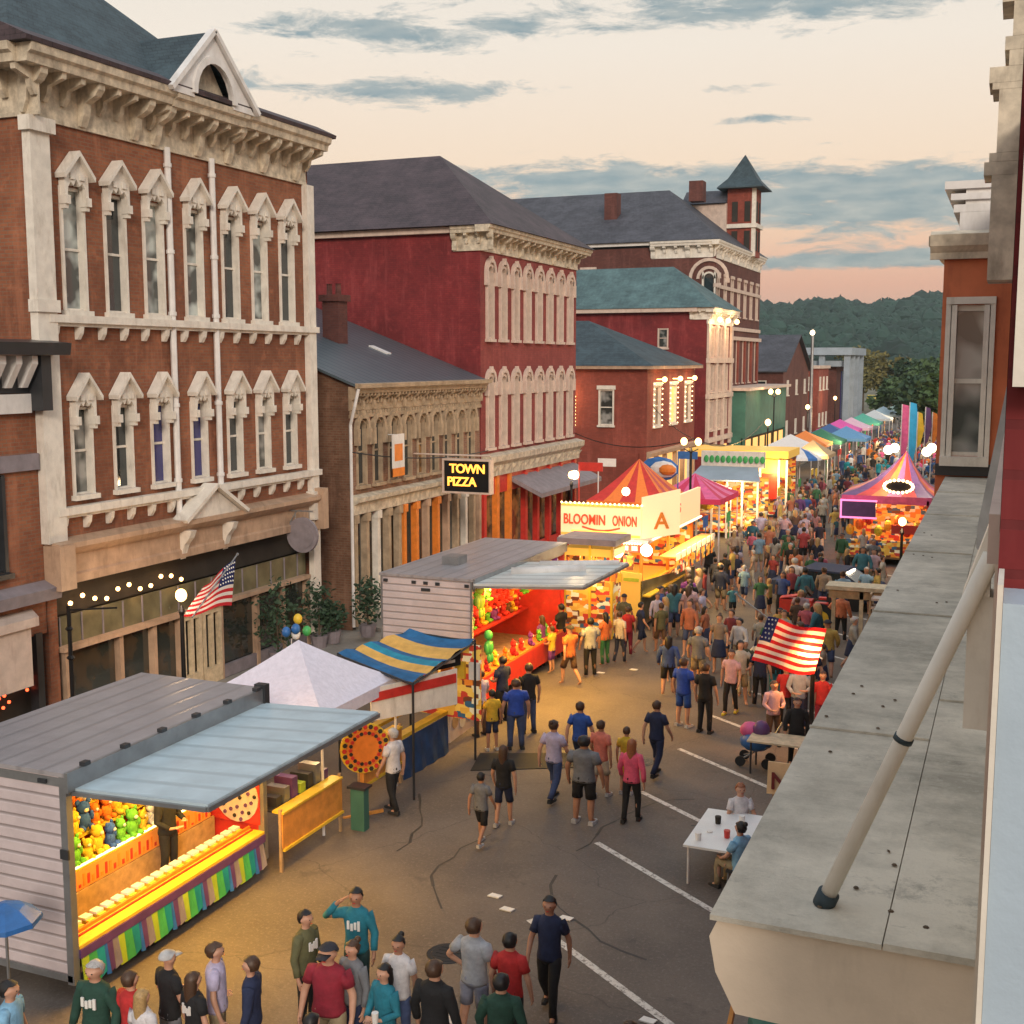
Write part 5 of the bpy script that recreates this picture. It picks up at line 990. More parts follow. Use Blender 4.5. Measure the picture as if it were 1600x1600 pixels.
for k, (y, cn, m_) in enumerate([(28.35, 'lime green', 'lime_paint'), (28.9, 'bright green', 'green_paint')]):
    mb = MB(); z = (2.6, 1.25)[k]; mb.ball((-12.7, y, z + .35), (.14, .12, .22), 8); mb.ball((-12.7, y, z + .7), (.13, .12, .14), 8)
    for s in (-1, 1): mb.ball((-12.7 + .02, y + s * .16, z + .35), (.06, .06, .16), 6); mb.ball((-12.65, y + s * .08, z + .08), (.07, .07, .14), 6)
    tag(mb.build('plush_toy', m_, smooth=True), f'large {cn} frog-like plush toy hanging at the near edge of the second trailer', 'plush toy', 'plush toys in the second game trailer')
mb = MB().box(-13.3, -13.25, y0 + .3, y1 - .3, 3.05, 3.1); mb.build('light_tube', 'tube', T2)
for y in (29.3, 31.5, 33.8): lamp('trailer_light', (-13.1, y, 3.12), 95, (1, .55, .18), kind='AREA', size=(1.8, .25), rot=(0, R_(-12), 0))
lamp('trailer_glow', (-11.0, 29.6, 3.3), 480, (1, .52, .07), kind='AREA', size=(.8, 5), rot=(0, R_(6), 0))
# ---- bright concession trailer with lit signboards
T3 = thing('food_trailer', 'brightly lit cream food trailer with red lettered signboards and yellow counter end', 'food trailer', (-14, 41, 0))
ya, xa, xb = 40.2, Y(878, 785, 40).x, Y(1003, 785, 40).x; zb, zh = 3.1, 4.25
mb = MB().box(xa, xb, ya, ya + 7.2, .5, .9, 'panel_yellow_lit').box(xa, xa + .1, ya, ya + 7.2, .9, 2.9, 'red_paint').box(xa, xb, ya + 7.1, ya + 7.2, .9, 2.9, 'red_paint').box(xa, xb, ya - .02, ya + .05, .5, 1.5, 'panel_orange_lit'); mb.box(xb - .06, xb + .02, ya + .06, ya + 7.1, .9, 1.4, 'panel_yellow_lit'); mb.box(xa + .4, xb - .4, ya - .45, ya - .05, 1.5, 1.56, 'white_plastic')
for x, y in ((xa + .05, ya), (xb - .05, ya), (xb - .05, ya + 3.5), (xb - .05, ya + 7.1)): mb.box(x - .05, x + .05, y - .05, y + .049, .9, 2.95, 'orange_paint')
mb.box(xa + .12, xb - .1, ya + 7.0, ya + 7.09, 1.0, 2.85, 'menu_mix').box(xa + .11, xa + .14, ya + .1, ya + 7, 1.0, 2.8, 'menu_mix'); mb.box(xa + .1, xb - .1, ya - .05, ya - .021, .55, 1.3, 'menu_mix').box(xb + .021, xb + .04, ya + .1, ya + 7, .9, 1.35, 'menu_mix')
mb.build('body', 'panel_yellow_lit', T3); rr = random.Random(31)
bulbs([(xa + .1 + k * (xb - xa) / 30, ya - .35, 2.93) for k in range(30)] + [(xb + .31, ya + .2 + k * .24, 3.03) for k in range(30)] + [(xa + .05 + k * (xb - xa) / 18, ya - .36, 4.27) for k in range(19)], .04, 'bulb_soft', T3)
for k in range(14):
    mb = MB(); x, y, z = rr.uniform(xa + .2, xb - .2), ya + rr.uniform(.1, .6), 1.5; h = rr.uniform(.12, .4); mb.lathe((x, y, z), [(rr.uniform(.06, .12), 0), (rr.uniform(.05, .1), h)], 8); mb.build('jar', rr.choice(['red_paint', 'orange_paint', 'white_plastic', 'grey_metal', 'lime_paint']), T3)
for k in range(5): mb = MB(); x = xa + .35 + k * .5; mb.box(x, x + .38, ya - .36, ya - .34, 2.0, 2.5); mb.tube((x + .19, ya - .35, 2.5), (x + .19, ya - .35, 2.62), .01, n=4); mb.build('menu_card', 'menu_mix', T3)
for k in range(8): mb = MB(); y = ya + .7 + k * .78; mb.box(xb + .97, xb + .985, y, y + .5, 1.72, 2.18); mb.build('menu_card', 'menu_mix', T3)
mb = MB().box(xa - .1, xb + .25, ya - .25, ya + 7.4, 2.92, 3.04); mb.box(xa - .1, xb + .26, ya - .32, ya - .26, 2.62, 2.9, 'red_paint'); 
for k in range(9): mb.box(xa + k * .33, xa + .2 + k * .33, ya - .335, ya - .321, 2.68, 2.84, 'paper')
mb.build('roof', 'white_trim', T3)
def signboard(par, fx0, fx1, y, z0, z1, axis='x'):
    mb = MB()
    if axis == 'x': mb.box(fx0, fx1, y, y + .12, z0, z1)
    else: mb.box(y - .12, y, fx0, fx1, z0, z1)
    return mb.build('signboard', 'sign_lit', par)
s1 = signboard(T3, xa, xb, ya - .3, zb, zh); 
for wd_, tx_ in (('BLOOMIN', xa + .1), ('ONION', xa + 1.92)):
    o_ = textm('lettering', wd_, (tx_, ya - .31, zb + .42), .50, 0, 'sign_red_lit', T3, .03, 1.0); o_.scale = (.70 if wd_ == 'BLOOMIN' else .52, 1, 1)
mb = MB().box(xa + .02, xb - .02, ya - .33, ya - .302, zb + .02, zb + .10, 'panel_yellow_lit').box(xa + .02, xb - .02, ya - .33, ya - .302, zh - .10, zh - .02, 'panel_yellow_lit').box(xa + .4, xb - .5, ya - .325, ya - .302, zb + .14, zb + .2, 'sign_orange_lit'); mb.build('sign_border', 'panel_yellow_lit', T3)
mb = MB(); archpts = [(xa + .8 + k * .14, zb + .33 - .12 * math.sin(k * math.pi / 10)) for k in range(11)]
for (a, za_), (b_, zc_) in zip(archpts, archpts[1:]): mb.bar((a, ya - .31, za_), (b_, ya - .31, zc_), .02, .06)
mb.build('lettering_swash', 'sign_red_lit', T3)
s2 = signboard(T3, ya + .3, ya + 6.8, xb + .35, zb, zh, 'y'); textm('lettering', 'ONION RINGS', (xb + .355, ya + .6, zb + .5), .48, R_(90), 'sign_red_lit', T3)
mb = MB().prism([(xb + .04, ya - .3, zb + .0), (xb + 1.15, ya + .6, zb + .12), (xb + 1.15, ya + .6, zh + .55), (xb + .04, ya - .3, zh + .3)], (-.04, .05, 0)); mb.build('corner_sign', 'sign_lit', T3)
textm('lettering', 'A', (xb + .42, ya - .05, zb + .35), .80, R_(39), 'orange_paint', T3)
mb = MB().box(xb + .36, xb + .95, ya + .8, ya + 7.0, 2.3, 2.36, 'panel_orange_lit')
for k in range(8): mb.box(xb + .955, xb + .975, ya + .9 + k * .76, ya + 1.45 + k * .76, 2.2, 2.45, 'paper')
mb.build('price_strip', 'red_paint', T3)
for k, (px, py, pz) in enumerate(((995, 905, 0), (1040, 890, 0))): pass
q0, q1, q2 = Y(970, 885, 39.2), Y(1003, 885, 39.2), Y(1060, 865, 41.5)
mb = MB().prism([(q0.x, 39.2, .35), (q1.x, 39.2, .35), (q1.x, 39.2, 2.0), (q0.x, 39.2, 2.05)], (0, .05, 0), 'panel_yellow_lit'); mb.prism([(q1.x + .01, 39.2, .35), (q1.x + .35, 45.2, .35), (q1.x + .35, 45.2, 1.35), (q1.x + .01, 39.2, 1.75)], (-.05, 0, 0), 'transom'); mb.box(q0.x, q1.x + .3, 39.26, 45, 1.2, 1.25, 'yellow_paint'); mb.box(q0.x + .2, q1.x, 39.5, 45, .15, .35, 'wood'); mb.box(q0.x + .1, q1.x - .1, 39.18, 39.195, 1.72, 1.84, 'lime_paint')
mb.build('serving_counter', 'yellow_paint', T3)
mb = MB()
for k, (px, py) in enumerate([(898, 742), (978, 768), (965, 862), (1010, 860)]): c = Y(px, py, 39.6 + (k == 1) * 3); mb = MB().ball(c, (.16, .16, .16) if k < 2 else (.22, .12, .22), 10); mb.build('globe_lamp', 'bulb_white', T3, smooth=True); lamp('food_lamp', c + Vector((.1, -.5, -.1)), (90, 110, 60, 60)[k], (1, .68, .33), .2)
lamp('food_glow', (xb + .9, 43.5, 2.85), 330, (1, .62, .2), kind='AREA', size=(1.2, 6), rot=(0, 0, 0)); lamp('food_glow', ((xa + xb) / 2, 41.5, 2.8), 90, (1, .6, .2), kind='AREA', size=(2, 3), rot=(0, 0, 0))
# low counter facing the camera behind the white awning
t = thing('drink_stand', 'small yellow lit stand tucked behind the white awning of the second trailer', 'stall', (-13.6, 37, 0)); p, q = Y(880, 855, 37.3), Y(958, 860, 37.3); b_ = Y(880, 905, 37.3)
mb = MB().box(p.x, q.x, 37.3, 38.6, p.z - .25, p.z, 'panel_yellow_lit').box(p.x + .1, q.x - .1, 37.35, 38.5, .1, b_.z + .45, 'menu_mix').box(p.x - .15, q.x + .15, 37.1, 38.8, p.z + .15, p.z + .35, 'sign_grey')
for x in (p.x, p.x + .9, q.x - .08): mb.box(x, x + .08, 37.29, 37.37, .1, p.z + .14, 'yellow_paint')
for k in range(9): mb.box(p.x + .15 + k * .22, p.x + .3 + k * .22, 37.26, 37.31, b_.z + .05, b_.z + .35 + .1 * (k % 2), ('red_paint', 'orange_paint', 'yellow_paint')[k % 3])
mb.build('body', 'panel_yellow_lit', t)
lamp('drink_light', (p.x + 1.0, 36.6, 2.2), 50, (1, .6, .2), .2)
# peaked tents behind
tent('orange and red peaked tent rising behind the lit food trailer', -15.0, 50.5, 1.8, 1.8, 3.3, 5.0, (.85, .22, .04), 'red_paint', stripes=1)
tent('crimson and pink tent to the right of the lit food trailer', -14.0, 56.5, 1.7, 2.0, 2.9, 3.9, (.65, .04, .12), 'pink_paint', stripes=1)
tent('small pink canopy roof behind the crimson tent', -14.8, 60.6, 1.4, 1.4, 2.7, 3.4, (.8, .35, .5))
for (x, y, e, c_) in ((-14.8, 50.2, 130, (1, .5, .15)), (-14, 56.5, 90, (1, .5, .3))): lamp('tent_light', (x, y, 2.7), e, c_, .25)
p = Y(1030, 735, 58); t = thing('inflatable_sign', 'blue white and orange rounded sign above the tents near the lamp post', 'sign', (p.x, 58, 0)); mb = MB()
for k, (m_, r_) in enumerate((('blue_paint', 1.0), ('white_trim', .7), ('orange_paint', .45))): mb.ball((p.x + .25 * k, 58 - .15 * k, 3.9), (r_, .2, r_ * .62), 14, m=m_)
mb.tube((p.x, 58.1, 0), (p.x, 58.1, 3.4), .06, m='grey_metal'); mb.build('panel', 'blue_paint', t)
# blue roofed stall with green lettered board, yellow stall
t = thing('food_stall', 'yellow lit stall with flat blue canopy and green lettered board on top', 'stall', (-13.9, 63, 0)); p, q = Y(1078, 752, 62), Y(1190, 752, 62)
mb = MB().prism([(p.x, 61.6, 3.05), (q.x, 61.6, 3.05), (q.x - .5, 63.5, 3.6), (p.x + .2, 63.5, 3.6)], (0, 0, .07)); mb.build('canopy', 'bluegrey', t)
mb = MB().box(p.x + .2, q.x - .2, 63.6, 64, 3.6, 4.45, 'cream')
for k in range(11): mb.ball((p.x + .5 + k * .3, 63.5, 4.05), (.13, .05, .2), 6, m='green_paint'); 
mb.build('signboard', 'cream', t)
mb = MB().box(p.x + .2, q.x - .2, 62.2, 65, .3, 1.2, 'menu_mix').box(p.x + .2, q.x - .2, 65, 65.1, 1.2, 3, 'menu_mix')
for k in range(5): x = p.x + .3 + k * .8; mb.box(x, x + .1, 62.1, 62.2, 0, 3.05, 'white_trim')
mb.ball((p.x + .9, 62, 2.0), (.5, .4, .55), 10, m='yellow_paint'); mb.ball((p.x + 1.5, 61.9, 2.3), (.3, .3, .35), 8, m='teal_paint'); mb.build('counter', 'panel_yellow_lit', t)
lamp('stall_light', (-13.2, 61.4, 2.6), 420, (1, .7, .25), .3)
t = thing('food_stall', 'long golden yellow stall with tall white framed red window behind the blue canopy', 'stall', (-14.5, 73, 0)); p, q, r_ = Y(1075, 705, 71), Y(1232, 705, 71), Y(1232, 765, 71)
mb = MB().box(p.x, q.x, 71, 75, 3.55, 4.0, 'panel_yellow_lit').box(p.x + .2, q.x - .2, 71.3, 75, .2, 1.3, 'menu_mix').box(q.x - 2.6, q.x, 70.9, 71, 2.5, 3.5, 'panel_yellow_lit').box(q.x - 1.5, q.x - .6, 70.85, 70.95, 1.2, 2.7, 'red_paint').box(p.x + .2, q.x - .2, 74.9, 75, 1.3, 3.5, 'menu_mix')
for x in (p.x, q.x - 3, q.x - 1.65, q.x - .55, q.x - .1): mb.box(x, x + .12, 70.8, 70.9, 0, 3.5, 'white_trim')
mb.build('body', 'panel_yellow_lit', t); lamp('stall_light', (-12.8, 70.0, 2.8), 420, (1, .65, .2), .3)
p = Y(1250, 710, 80); tm = thing('market_umbrella', 'wide blue and white market umbrella right of the golden stall', 'umbrella', (p.x, 80, 0)); mb = MB().lathe((p.x, 80, 0), [(1.45, 2.85), (1.4, 3.0), (.7, 3.4), (.02, 3.6)], 12)
mb.m = [0 if (i % 2) else 1 for i in range(len(mb.m))]; mb.ms = ['white_trim', 'blue_paint']; mb.build('canopy', 'blue_paint', tm); mb = MB().tube((p.x, 80, 0), (p.x, 80, 3.5), .04); mb.build('pole', 'white_trim', tm)
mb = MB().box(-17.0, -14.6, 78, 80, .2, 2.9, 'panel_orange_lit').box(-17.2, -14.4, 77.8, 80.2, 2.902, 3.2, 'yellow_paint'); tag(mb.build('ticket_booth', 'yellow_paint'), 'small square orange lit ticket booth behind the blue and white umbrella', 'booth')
fr_ = [(1235, 690, 'white', (.75, .76, .78)), (1258, 684, 'orange', (.8, .25, .06)), (1282, 680, 'dark green', (.03, .16, .10)), (1296, 672, 'dark blue', (.05, .12, .3)), (1312, 664, 'magenta', (.65, .10, .4)), (1330, 661, 'pale pink', (.75, .5, .62)), (1348, 654, 'sea green', (.08, .38, .3)), (1366, 648, 'silver grey', (.55, .6, .62)), (1380, 642, 'pale blue', (.45, .62, .72)), (1397, 640, 'pale green', (.5, .65, .55)), (1270, 700, 'tan', (.5, .34, .18)), (1322, 676, 'blue striped', (.12, .3, .55))]
for px, py, cn, c_ in fr_:
    p = G(px, py, 2.9); tent(f'{cn} canopy tent in the far row of market tents', p.x, p.y, 2.0 * (1 if cn != 'tan' else .7), 1.9, 2.5, 3.5, c_, group='canopy tents far down the street')
for k in range(5): lamp('far_stall_light', (-13.2 + k * .2, 88 + 16 * k, 2.9), 520, (1, .68, .35), .4)

# ================================================================ right side stands
t = thing('game_stand', 'stand with purple and orange striped tent roof, pink neon board and orange lit counter', 'stall', (-4.9, 59, 0)); TR = t
pts = [Vector((-7.2, 56.6, 3.15)), Vector((-3.2, 56.6, 3.15)), Vector((-3.2, 61.4, 3.15)), Vector((-7.2, 61.4, 3.15))]; ap = Vector((-4.6, 59.4, 5.05)); mb = MB()
for k in range(4):
    a, b_ = pts[k], pts[(k + 1) % 4]
    for i in range(6):
        u, v = a.lerp(b_, i / 6), a.lerp(b_, (i + 1) / 6)
        for j in range(4):
            f = lambda e, q: e.lerp(ap, q) + Vector((0, 0, -.35 * math.sin(math.pi * q) ** 1))
            P = [f(u, j / 4), f(v, j / 4), f(v, (j + 1) / 4), f(u, (j + 1) / 4)]; mb.face(P if j < 3 else P[:3], ('purple_paint', 'red_paint', 'orange_paint', 'pink_paint', 'red_paint', 'purple_paint')[(i) % 6])
    mb.face([a, b_, b_ - Vector((0, 0, .35)), a - Vector((0, 0, .35))], 'pink_paint')
mb.build('canopy', 'orange_paint', t)
for q in pts: mb = MB().tube((q.x, q.y, 0), q, .05); mb.build('leg', 'grey_metal', t)
mb = MB().box(-7.1, -5.6, 56.3, 56.4, 2.2, 2.9, 'purple_paint').box(-7.15, -5.55, 56.27, 56.31, 2.9, 2.98, 'neon_pink').box(-7.15, -5.55, 56.27, 56.31, 2.12, 2.2, 'neon_pink').box(-7.17, -7.1, 56.27, 56.31, 2.12, 2.98, 'neon_pink'); mb.build('neon_board', 'purple_paint', t)
mb = MB().box(-7.1, -3.3, 56.5, 61.2, .3, .45, 'wood').box(-7.1, -3.4, 56.45, 56.55, .4, 1.15, 'menu_mix').box(-3.45, -3.35, 56.6, 61, .4, 3, 'red_paint').box(-7.1, -3.4, 61, 61.1, .4, 3.0, 'menu_mix').box(-4.9, -3.3, 56.3, 56.4, 1.5, 1.9, 'red_paint')
for k in range(8): mb.ball((-6.8 + k * .42, 57.1, 1.5 + .25 * (k % 3)), (.2, .16, .26), 7, m=('yellow_paint', 'orange_paint', 'red_paint', 'lime_paint')[k % 4])
mb.build('counter', 'orange_paint', t)
c = Y(1404, 760, 56.2); bulbs([(c.x + .62 * math.cos(k * .314), 56.15, c.z + .28 * math.sin(k * .314)) for k in range(20)], .07, 'bulb_soft', t); mb = MB().ball(c, (.56, .04, .24), 14); mb.build('oval_sign', 'interior_dark', t)
lamp('stand_light', (-5.2, 57.2, 2.8), 330, (1, .5, .18), .3)
for px, py in ((1388, 703), (1398, 700), (1456, 700), (1448, 706)):
    c = Y(px, py, 58.5); mb = MB().ball(c, .22, 10); mb.build('globe_lamp', 'bulb_white', t, smooth=True)
for px in (1392, 1453): c = Y(px, 702, 58.2); lamp('stand_lamp', c + Vector((0, -.5, 0)), 160, (1, .8, .55), .25)
# feather flags and pennants
for k, (px, d, z0, z1, m_, lb) in enumerate([(1409, 84, 3.0, 6.4, 'pink_paint', 'tall pink feather flag left of the blue one'), (1421, 82, 2.6, 6.6, 'sky', 'tall sky blue feather flag beside the pink one'), (1434, 74, 4.2, 6.3, 'yellow_paint', 'slim yellow pennant above the striped tent'), (1446, 74, 4.4, 6.6, 'purple_paint', 'slim purple pennant between the yellow and orange ones'), (1457, 74, 4.4, 6.3, 'orange_paint', 'slim orange pennant nearest the orange bay')]):
    if m_ == 'sky': paint('sky', (.04, .42, .75), .6, .15)
    x = Y(px, 650, d).x; t = thing('feather_flag', lb, 'flag', (x, d, 0), 'flags rising over the right hand stands'); mb = MB().tube((x, d, 0), (x, d, z1), .03); mb.build('pole', 'white_trim', t)
    w_ = .42 if k < 2 else .26; mb = MB().prism([(x + .03, d, z0), (x + w_ * .8, d - .05, z0 + .2), (x + w_ * 1.5, d - .1, (z0 + z1) / 2), (x + w_, d, z1 - .1), (x + .03, d, z1)], (0, .02, 0)); mb.build('cloth', m_, t)
# ================================================================ lamp posts, flags
def lamppost(label, x, y, h, en=120, globes=1, r=.14, base=.0):
    t = thing('street_lamp', label, 'street lamp', (x, y, 0), 'street lamps'); mb = MB().lathe((x, y, base), [(.16, 0), (.14, .5), (.06, .7), (.05, h - .5), (.08, h - .4), (.03, h - .25)], 10); mb.build('post', 'black_metal', t, smooth=False)
    for g_ in range(globes):
        ox = 0 if globes == 1 else (-.3, .3)[g_]
        if globes > 1: q = MB().bar((x, y, h - .45), (x + ox, y, h - .3), .04); q.build('arm', 'black_metal', t)
        q = MB().ball((x + ox, y, h), (r, r, r * 1.15), 12, k=7); q.build('globe', 'bulb_warm', t, smooth=True)
    lamp('street_lamp_light', (x, y - .35, h + .02), en, (1, .66, .36), .18); return t
p = X(283, 930, -18.6); LP1 = lamppost('black street lamp glowing beside the flag in front of the brick hall', p.x, p.y, p.z, 90)
c = Y(1272, 1012, 28.7); LP2 = lamppost('black street lamp whose globe glows through the hanging flag', c.x, 28.62, c.z, 60); lamp('flag_lamp_light', (c.x, 28.42, c.z), 190, (1, .38, .03), .1)
for px, py, d, lb, e in [(1080, 690, 48.5, 'tall lamp post with twin globes between the food stalls', 90), (1200, 660, 82, 'small lamp glowing at the edge of the golden stall row', 90), (1210, 612, 100, 'twin globed lamp before the dark hall base', 90), (1262, 636, 112, 'warm lamp in front of the narrow far shop', 90), (1305, 622, 145, 'warm lamp near the columned bank building', 110), (1410, 815, 45, 'lamp with white globe in front of the orange lit stand', 130), (893, 742, 46.5, 'lamp near the crimson shop front left of the food trailer', 90)]:
    p = Y(px, py, d); lamppost(lb, p.x, d, p.z, e * .8, 2 if 'twin' in lb else 1, .14 if d < 70 else .2)
p = Y(1270, 520, 130); t = thing('light_pole', 'very tall pale pole with a white floodlight above the far roofs', 'light pole', (p.x, 130, 0)); mb = MB().tube((p.x, 130, 0), (p.x, 130, 12.6), .22, .14); mb.build('pole', 'grey_metal', t); mb = MB().ball((p.x, 129.8, 12.2), .26, 8); mb.build('floodlight', 'bulb_white', t)
def flag(name, label, H0, H1, F1, F0, tip, foot, wave=.08, seed=0, cw=6):
    """H0-H1 hoist (canton corner H0), F0-F1 fly"""
    t = thing('flag', label, 'flag', tuple(H0)); H0, H1, F0, F1 = map(Vector, (H0, H1, F0, F1)); mb = MB(); nu, nv = 16, 13; nrm = (F0 - H0).cross(H1 - H0).normalized()
    def pt(u, v):
        a = H0.lerp(F0, u).lerp(H1.lerp(F1, u), v); return a + nrm * wave * (math.sin(u * 9 + v * 3 + seed) * u ** .5) + Vector((0, 0, .05 * math.sin(u * 6 + seed)))
    for i in range(nu):
        for j in range(nv):
            m_ = 'flag_blue' if (i < cw and j < 7) else ('flag_red' if j % 2 == 0 else 'flag_white')
            mb.face([pt(i / nu, j / nv), pt((i + 1) / nu, j / nv), pt((i + 1) / nu, (j + 1) / nv), pt(i / nu, (j + 1) / nv)], m_)
    mb.build('cloth', 'flag_white', t)
    mb = MB()
    for r_ in range(5):
        for q in range(cw - r_ % 2):
            c_ = pt((.5 + q + .5 * (r_ % 2)) / nu * .95, (.8 + r_ * 1.3) / nv); mb.ball(c_, (.025, .025, .025), 5, k=3)
    mb.build('stars', 'paper', t)
    mb = MB().tube(foot, tip, .018); mb.ball(tip, .04, 6); mb.build('staff', 'grey_metal', t); return t
for nme, c_ in (('flag_red', (.55, .02, .03)), ('flag_white', (.8, .76, .74)), ('flag_blue', (.02, .03, .14))):
    m, t_, b = newmat(nme); b.inputs['Base Color'].default_value = (*c_, 1); b.inputs['Roughness'].default_value = .8
    tr = t_.nodes.new('ShaderNodeBsdfTranslucent'); tr.inputs[0].default_value = (*c_, 1); ms = t_.nodes.new('ShaderNodeMixShader'); ms.inputs[0].default_value = .45; t_.links.new(b.outputs[0], ms.inputs[1]); t_.links.new(tr.outputs[0], ms.inputs[2]); t_.links.new(ms.outputs[0], t_.nodes['Material Output'].inputs[0]); MT[nme] = m
xf = -18.2; flag('flag', 'striped flag on an angled staff beside the left street lamp', X(368, 874, xf), X(362, 946, xf + .3), X(288, 962, xf + .1), X(318, 915, xf), X(371, 866, xf), X(300, 965, xf + .2), .05)
yf = 28.2; flag('flag', 'large striped flag lit from behind by the street lamp globe', Y(1200, 966, yf - .1), Y(1174, 1034, yf - .1), Y(1272, 1056, yf), Y(1292, 984, yf), Y(1150, 928, yf), Y(1285, 1030, yf + .2), .10, 1, 3)
# ================================================================ street furniture on the right
def table(label, x0, x1, y0, y1, h, topm, legm, cat='table', name='folding_table', legs=True):
    t = thing(name, label, cat, ((x0 + x1) / 2, (y0 + y1) / 2, 0)); mb = MB().box(x0, x1, y0, y1, h - .04, h); mb.build('tabletop', topm, t)
    for x, y in ((x0 + .08, y0 + .08), (x1 - .08, y0 + .08), (x0 + .08, y1 - .08), (x1 - .08, y1 - .08)): q = MB().tube((x, y, 0), (x, y, h - .04), .022, n=6); q.build('leg', legm, t)
    return t
table('white folding table where people sit eating at the edge of the ledge', -5.05, -3.55, 20.0, 21.9, .74, 'white_plastic', 'white_trim')
rr = random.Random(8); cups = [(-4.85, 20.3, 'paper', 'white paper cup'), (-4.7, 21.2, 'interior_dark', 'dark bottle'), (-4.4, 20.6, 'red_paint', 'red drink can'), (-4.3, 21.4, 'paper', 'white paper bag'), (-4.75, 20.75, 'paper', 'white paper plate')]
for x, y, m_, lb in cups: mb = MB().lathe((x, y, .742), [(.05, 0), (.06, .14 if 'plate' not in lb else .02)], 8); tag(mb.build(lb.split()[-1], m_), lb + ' standing on the white folding table', lb.split()[-1])
table('long wooden vendor table under the striped flag', -5.2, -3.1, 26.2, 27.0, .78, 'wood_pale', 'dark_trim', name='vendor_table')
t = thing('notice_board', 'tan board with large dark letters leaning by the kerb beside the ledge', 'sign', (-4.2, 24.7, 0)); p = G(1198, 1225, .55)
mb = MB().prism([(p.x, p.y, .35), (p.x + 1.7, p.y, .35), (p.x + 1.7, p.y + .1, 1.0), (p.x, p.y + .1, 1.0)], (0, .04, 0)); mb.build('panel', 'wood_orange' if False else paint('tan_board', (.72, .48, .26), .6, .15, 3), t); textm('lettering', 'NEW', (p.x + .07, p.y - .01, .47), .5, 0, 'hair_red' if False else paint('dark_red', (.16, .02, .02), .6, .1), t)
for s in (.1, 1.6): q = MB().box(p.x + s, p.x + s + .05, p.y + .12, p.y + .17, 0, 1.0); q.build('leg', 'wood', t)
# pram in pink and purple
p = G(1180, 1195); t = thing('pram', 'pink purple and blue bundle loaded pram near the vendor table', 'pram', (p.x, p.y, 0)); mb = MB(); mb.ball((p.x, p.y, .55), (.38, .3, .22), 10, m='blue_paint'); mb.ball((p.x - .15, p.y + .1, .78), (.25, .22, .2), 9, m='pink_paint'); mb.ball((p.x + .12, p.y, .85), (.2, .2, .22), 9, m='purple_paint'); mb.build('seat', 'purple_paint', t, smooth=True)
mb = MB(); mb.bar((p.x + .3, p.y, .5), (p.x + .55, p.y + .25, 1.0), .03); mb.bar((p.x - .3, p.y - .2, .15), (p.x + .3, p.y + .2, .5), .03); mb.bar((p.x - .3, p.y + .2, .15), (p.x + .3, p.y - .2, .5), .03); mb.build('frame', 'grey_metal', t)
for sx_, sy in ((-1, -1), (-1, 1), (1, -1), (1, 1)): q = MB().tube((p.x + sx_ * .3, p.y + sy * .22, .13), (p.x + sx_ * .3, p.y + sy * .26, .13), .12, n=12); q.build('wheel', 'rubber', t)
# small tractor
p = G(1290, 985); t = thing('tractor', 'small dark red tractor with yellow rimmed wheels parked behind the flag', 'tractor', (p.x - .6, p.y, 0)); x, y = p.x - .7, p.y + .2
mb = MB().box(x - .9, x + .2, y - .25, y + .25, .55, 1.0).box(x + .2, x + .9, y - .35, y + .35, .5, .8); mb.prism([(x - .9, y - .25, 1.0), (x - .9, y + .25, 1.0), (x - .3, y + .22, 1.12), (x - .3, y - .22, 1.12)], (0, 0, .03)); mb.box(x + .35, x + .8, y - .6, y - .36, .95, 1.02).box(x + .35, x + .8, y + .36, y + .6, .95, 1.02); mb.build('body', 'red_paint', t)
mb = MB().box(x + .35, x + .75, y - .22, y + .22, .82, .95).box(x + .7, x + .8, y - .22, y + .22, .95, 1.3); mb.build('seat', 'rubber', t); mb = MB().tube((x - .1, y, 1.0), (x + .05, y, 1.3), .02); mb.tube((x + .02, y, 1.28), (x + .08, y, 1.32), .2, n=14); mb.build('steering_wheel', 'black_metal', t)
for sx_, r_, w2 in ((-.6, .3, .14), (.6, .5, .22)):
    for sy in (-1, 1):
        yy = y + sy * .42; q = MB().tube((x + sx_, yy, r_), (x + sx_, yy + sy * w2, r_), r_, n=18); wh = q.build('wheel', 'rubber', t); q = MB().tube((x + sx_, yy + sy * (w2 + .002), r_), (x + sx_, yy + sy * (w2 + .02), r_), r_ * .5, n=14); q.build('rim', 'yellow_paint', wh)
# timber counter frame and slatted rack
t = thing('timber_frame', 'waist to head high timber counter frame of pale posts behind the tractor', 'frame', (-4.2, 39, 0)); mb = MB().box(-5.3, -3.1, 38.7, 39.6, 2.02, 2.14); mb.build('top_board', 'wood_pale', t); mb = MB().box(-5.2, -3.2, 38.75, 38.83, 1.75, 2.0); mb.build('rail', 'wood', t)
for x, y in ((-4.25, 38.75), (-3.95, 38.75), (-3.2, 38.75), (-5.2, 39.5), (-3.2, 39.5)): q = MB().box(x, x + .12, y, y + .09, 0, 2.018); q.build('post', 'wood_pale', t)
mb = MB().bar((-4.2, 38.7, .4), (-3.9, 38.7, 1.3), .06); mb.build('brace', 'wood', t)
t = thing('folding_chair_rack', 'pinkish slatted rack of stacked chairs beside the timber frame', 'rack', (-3.0, 38, 0)); p = Y(1385, 950, 38)
mb = MB(); 
for k in range(7): mb.box(p.x - .45, p.x + .45, 37.9, 38.4, .35 + k * .26, .42 + k * .26)
mb.build('slat', 'rose_trim', t)
for s in (-.5, .46): q = MB().box(p.x + s, p.x + s + .05, 37.95, 38.35, 0, 2.1); q.build('post', 'wood', t)
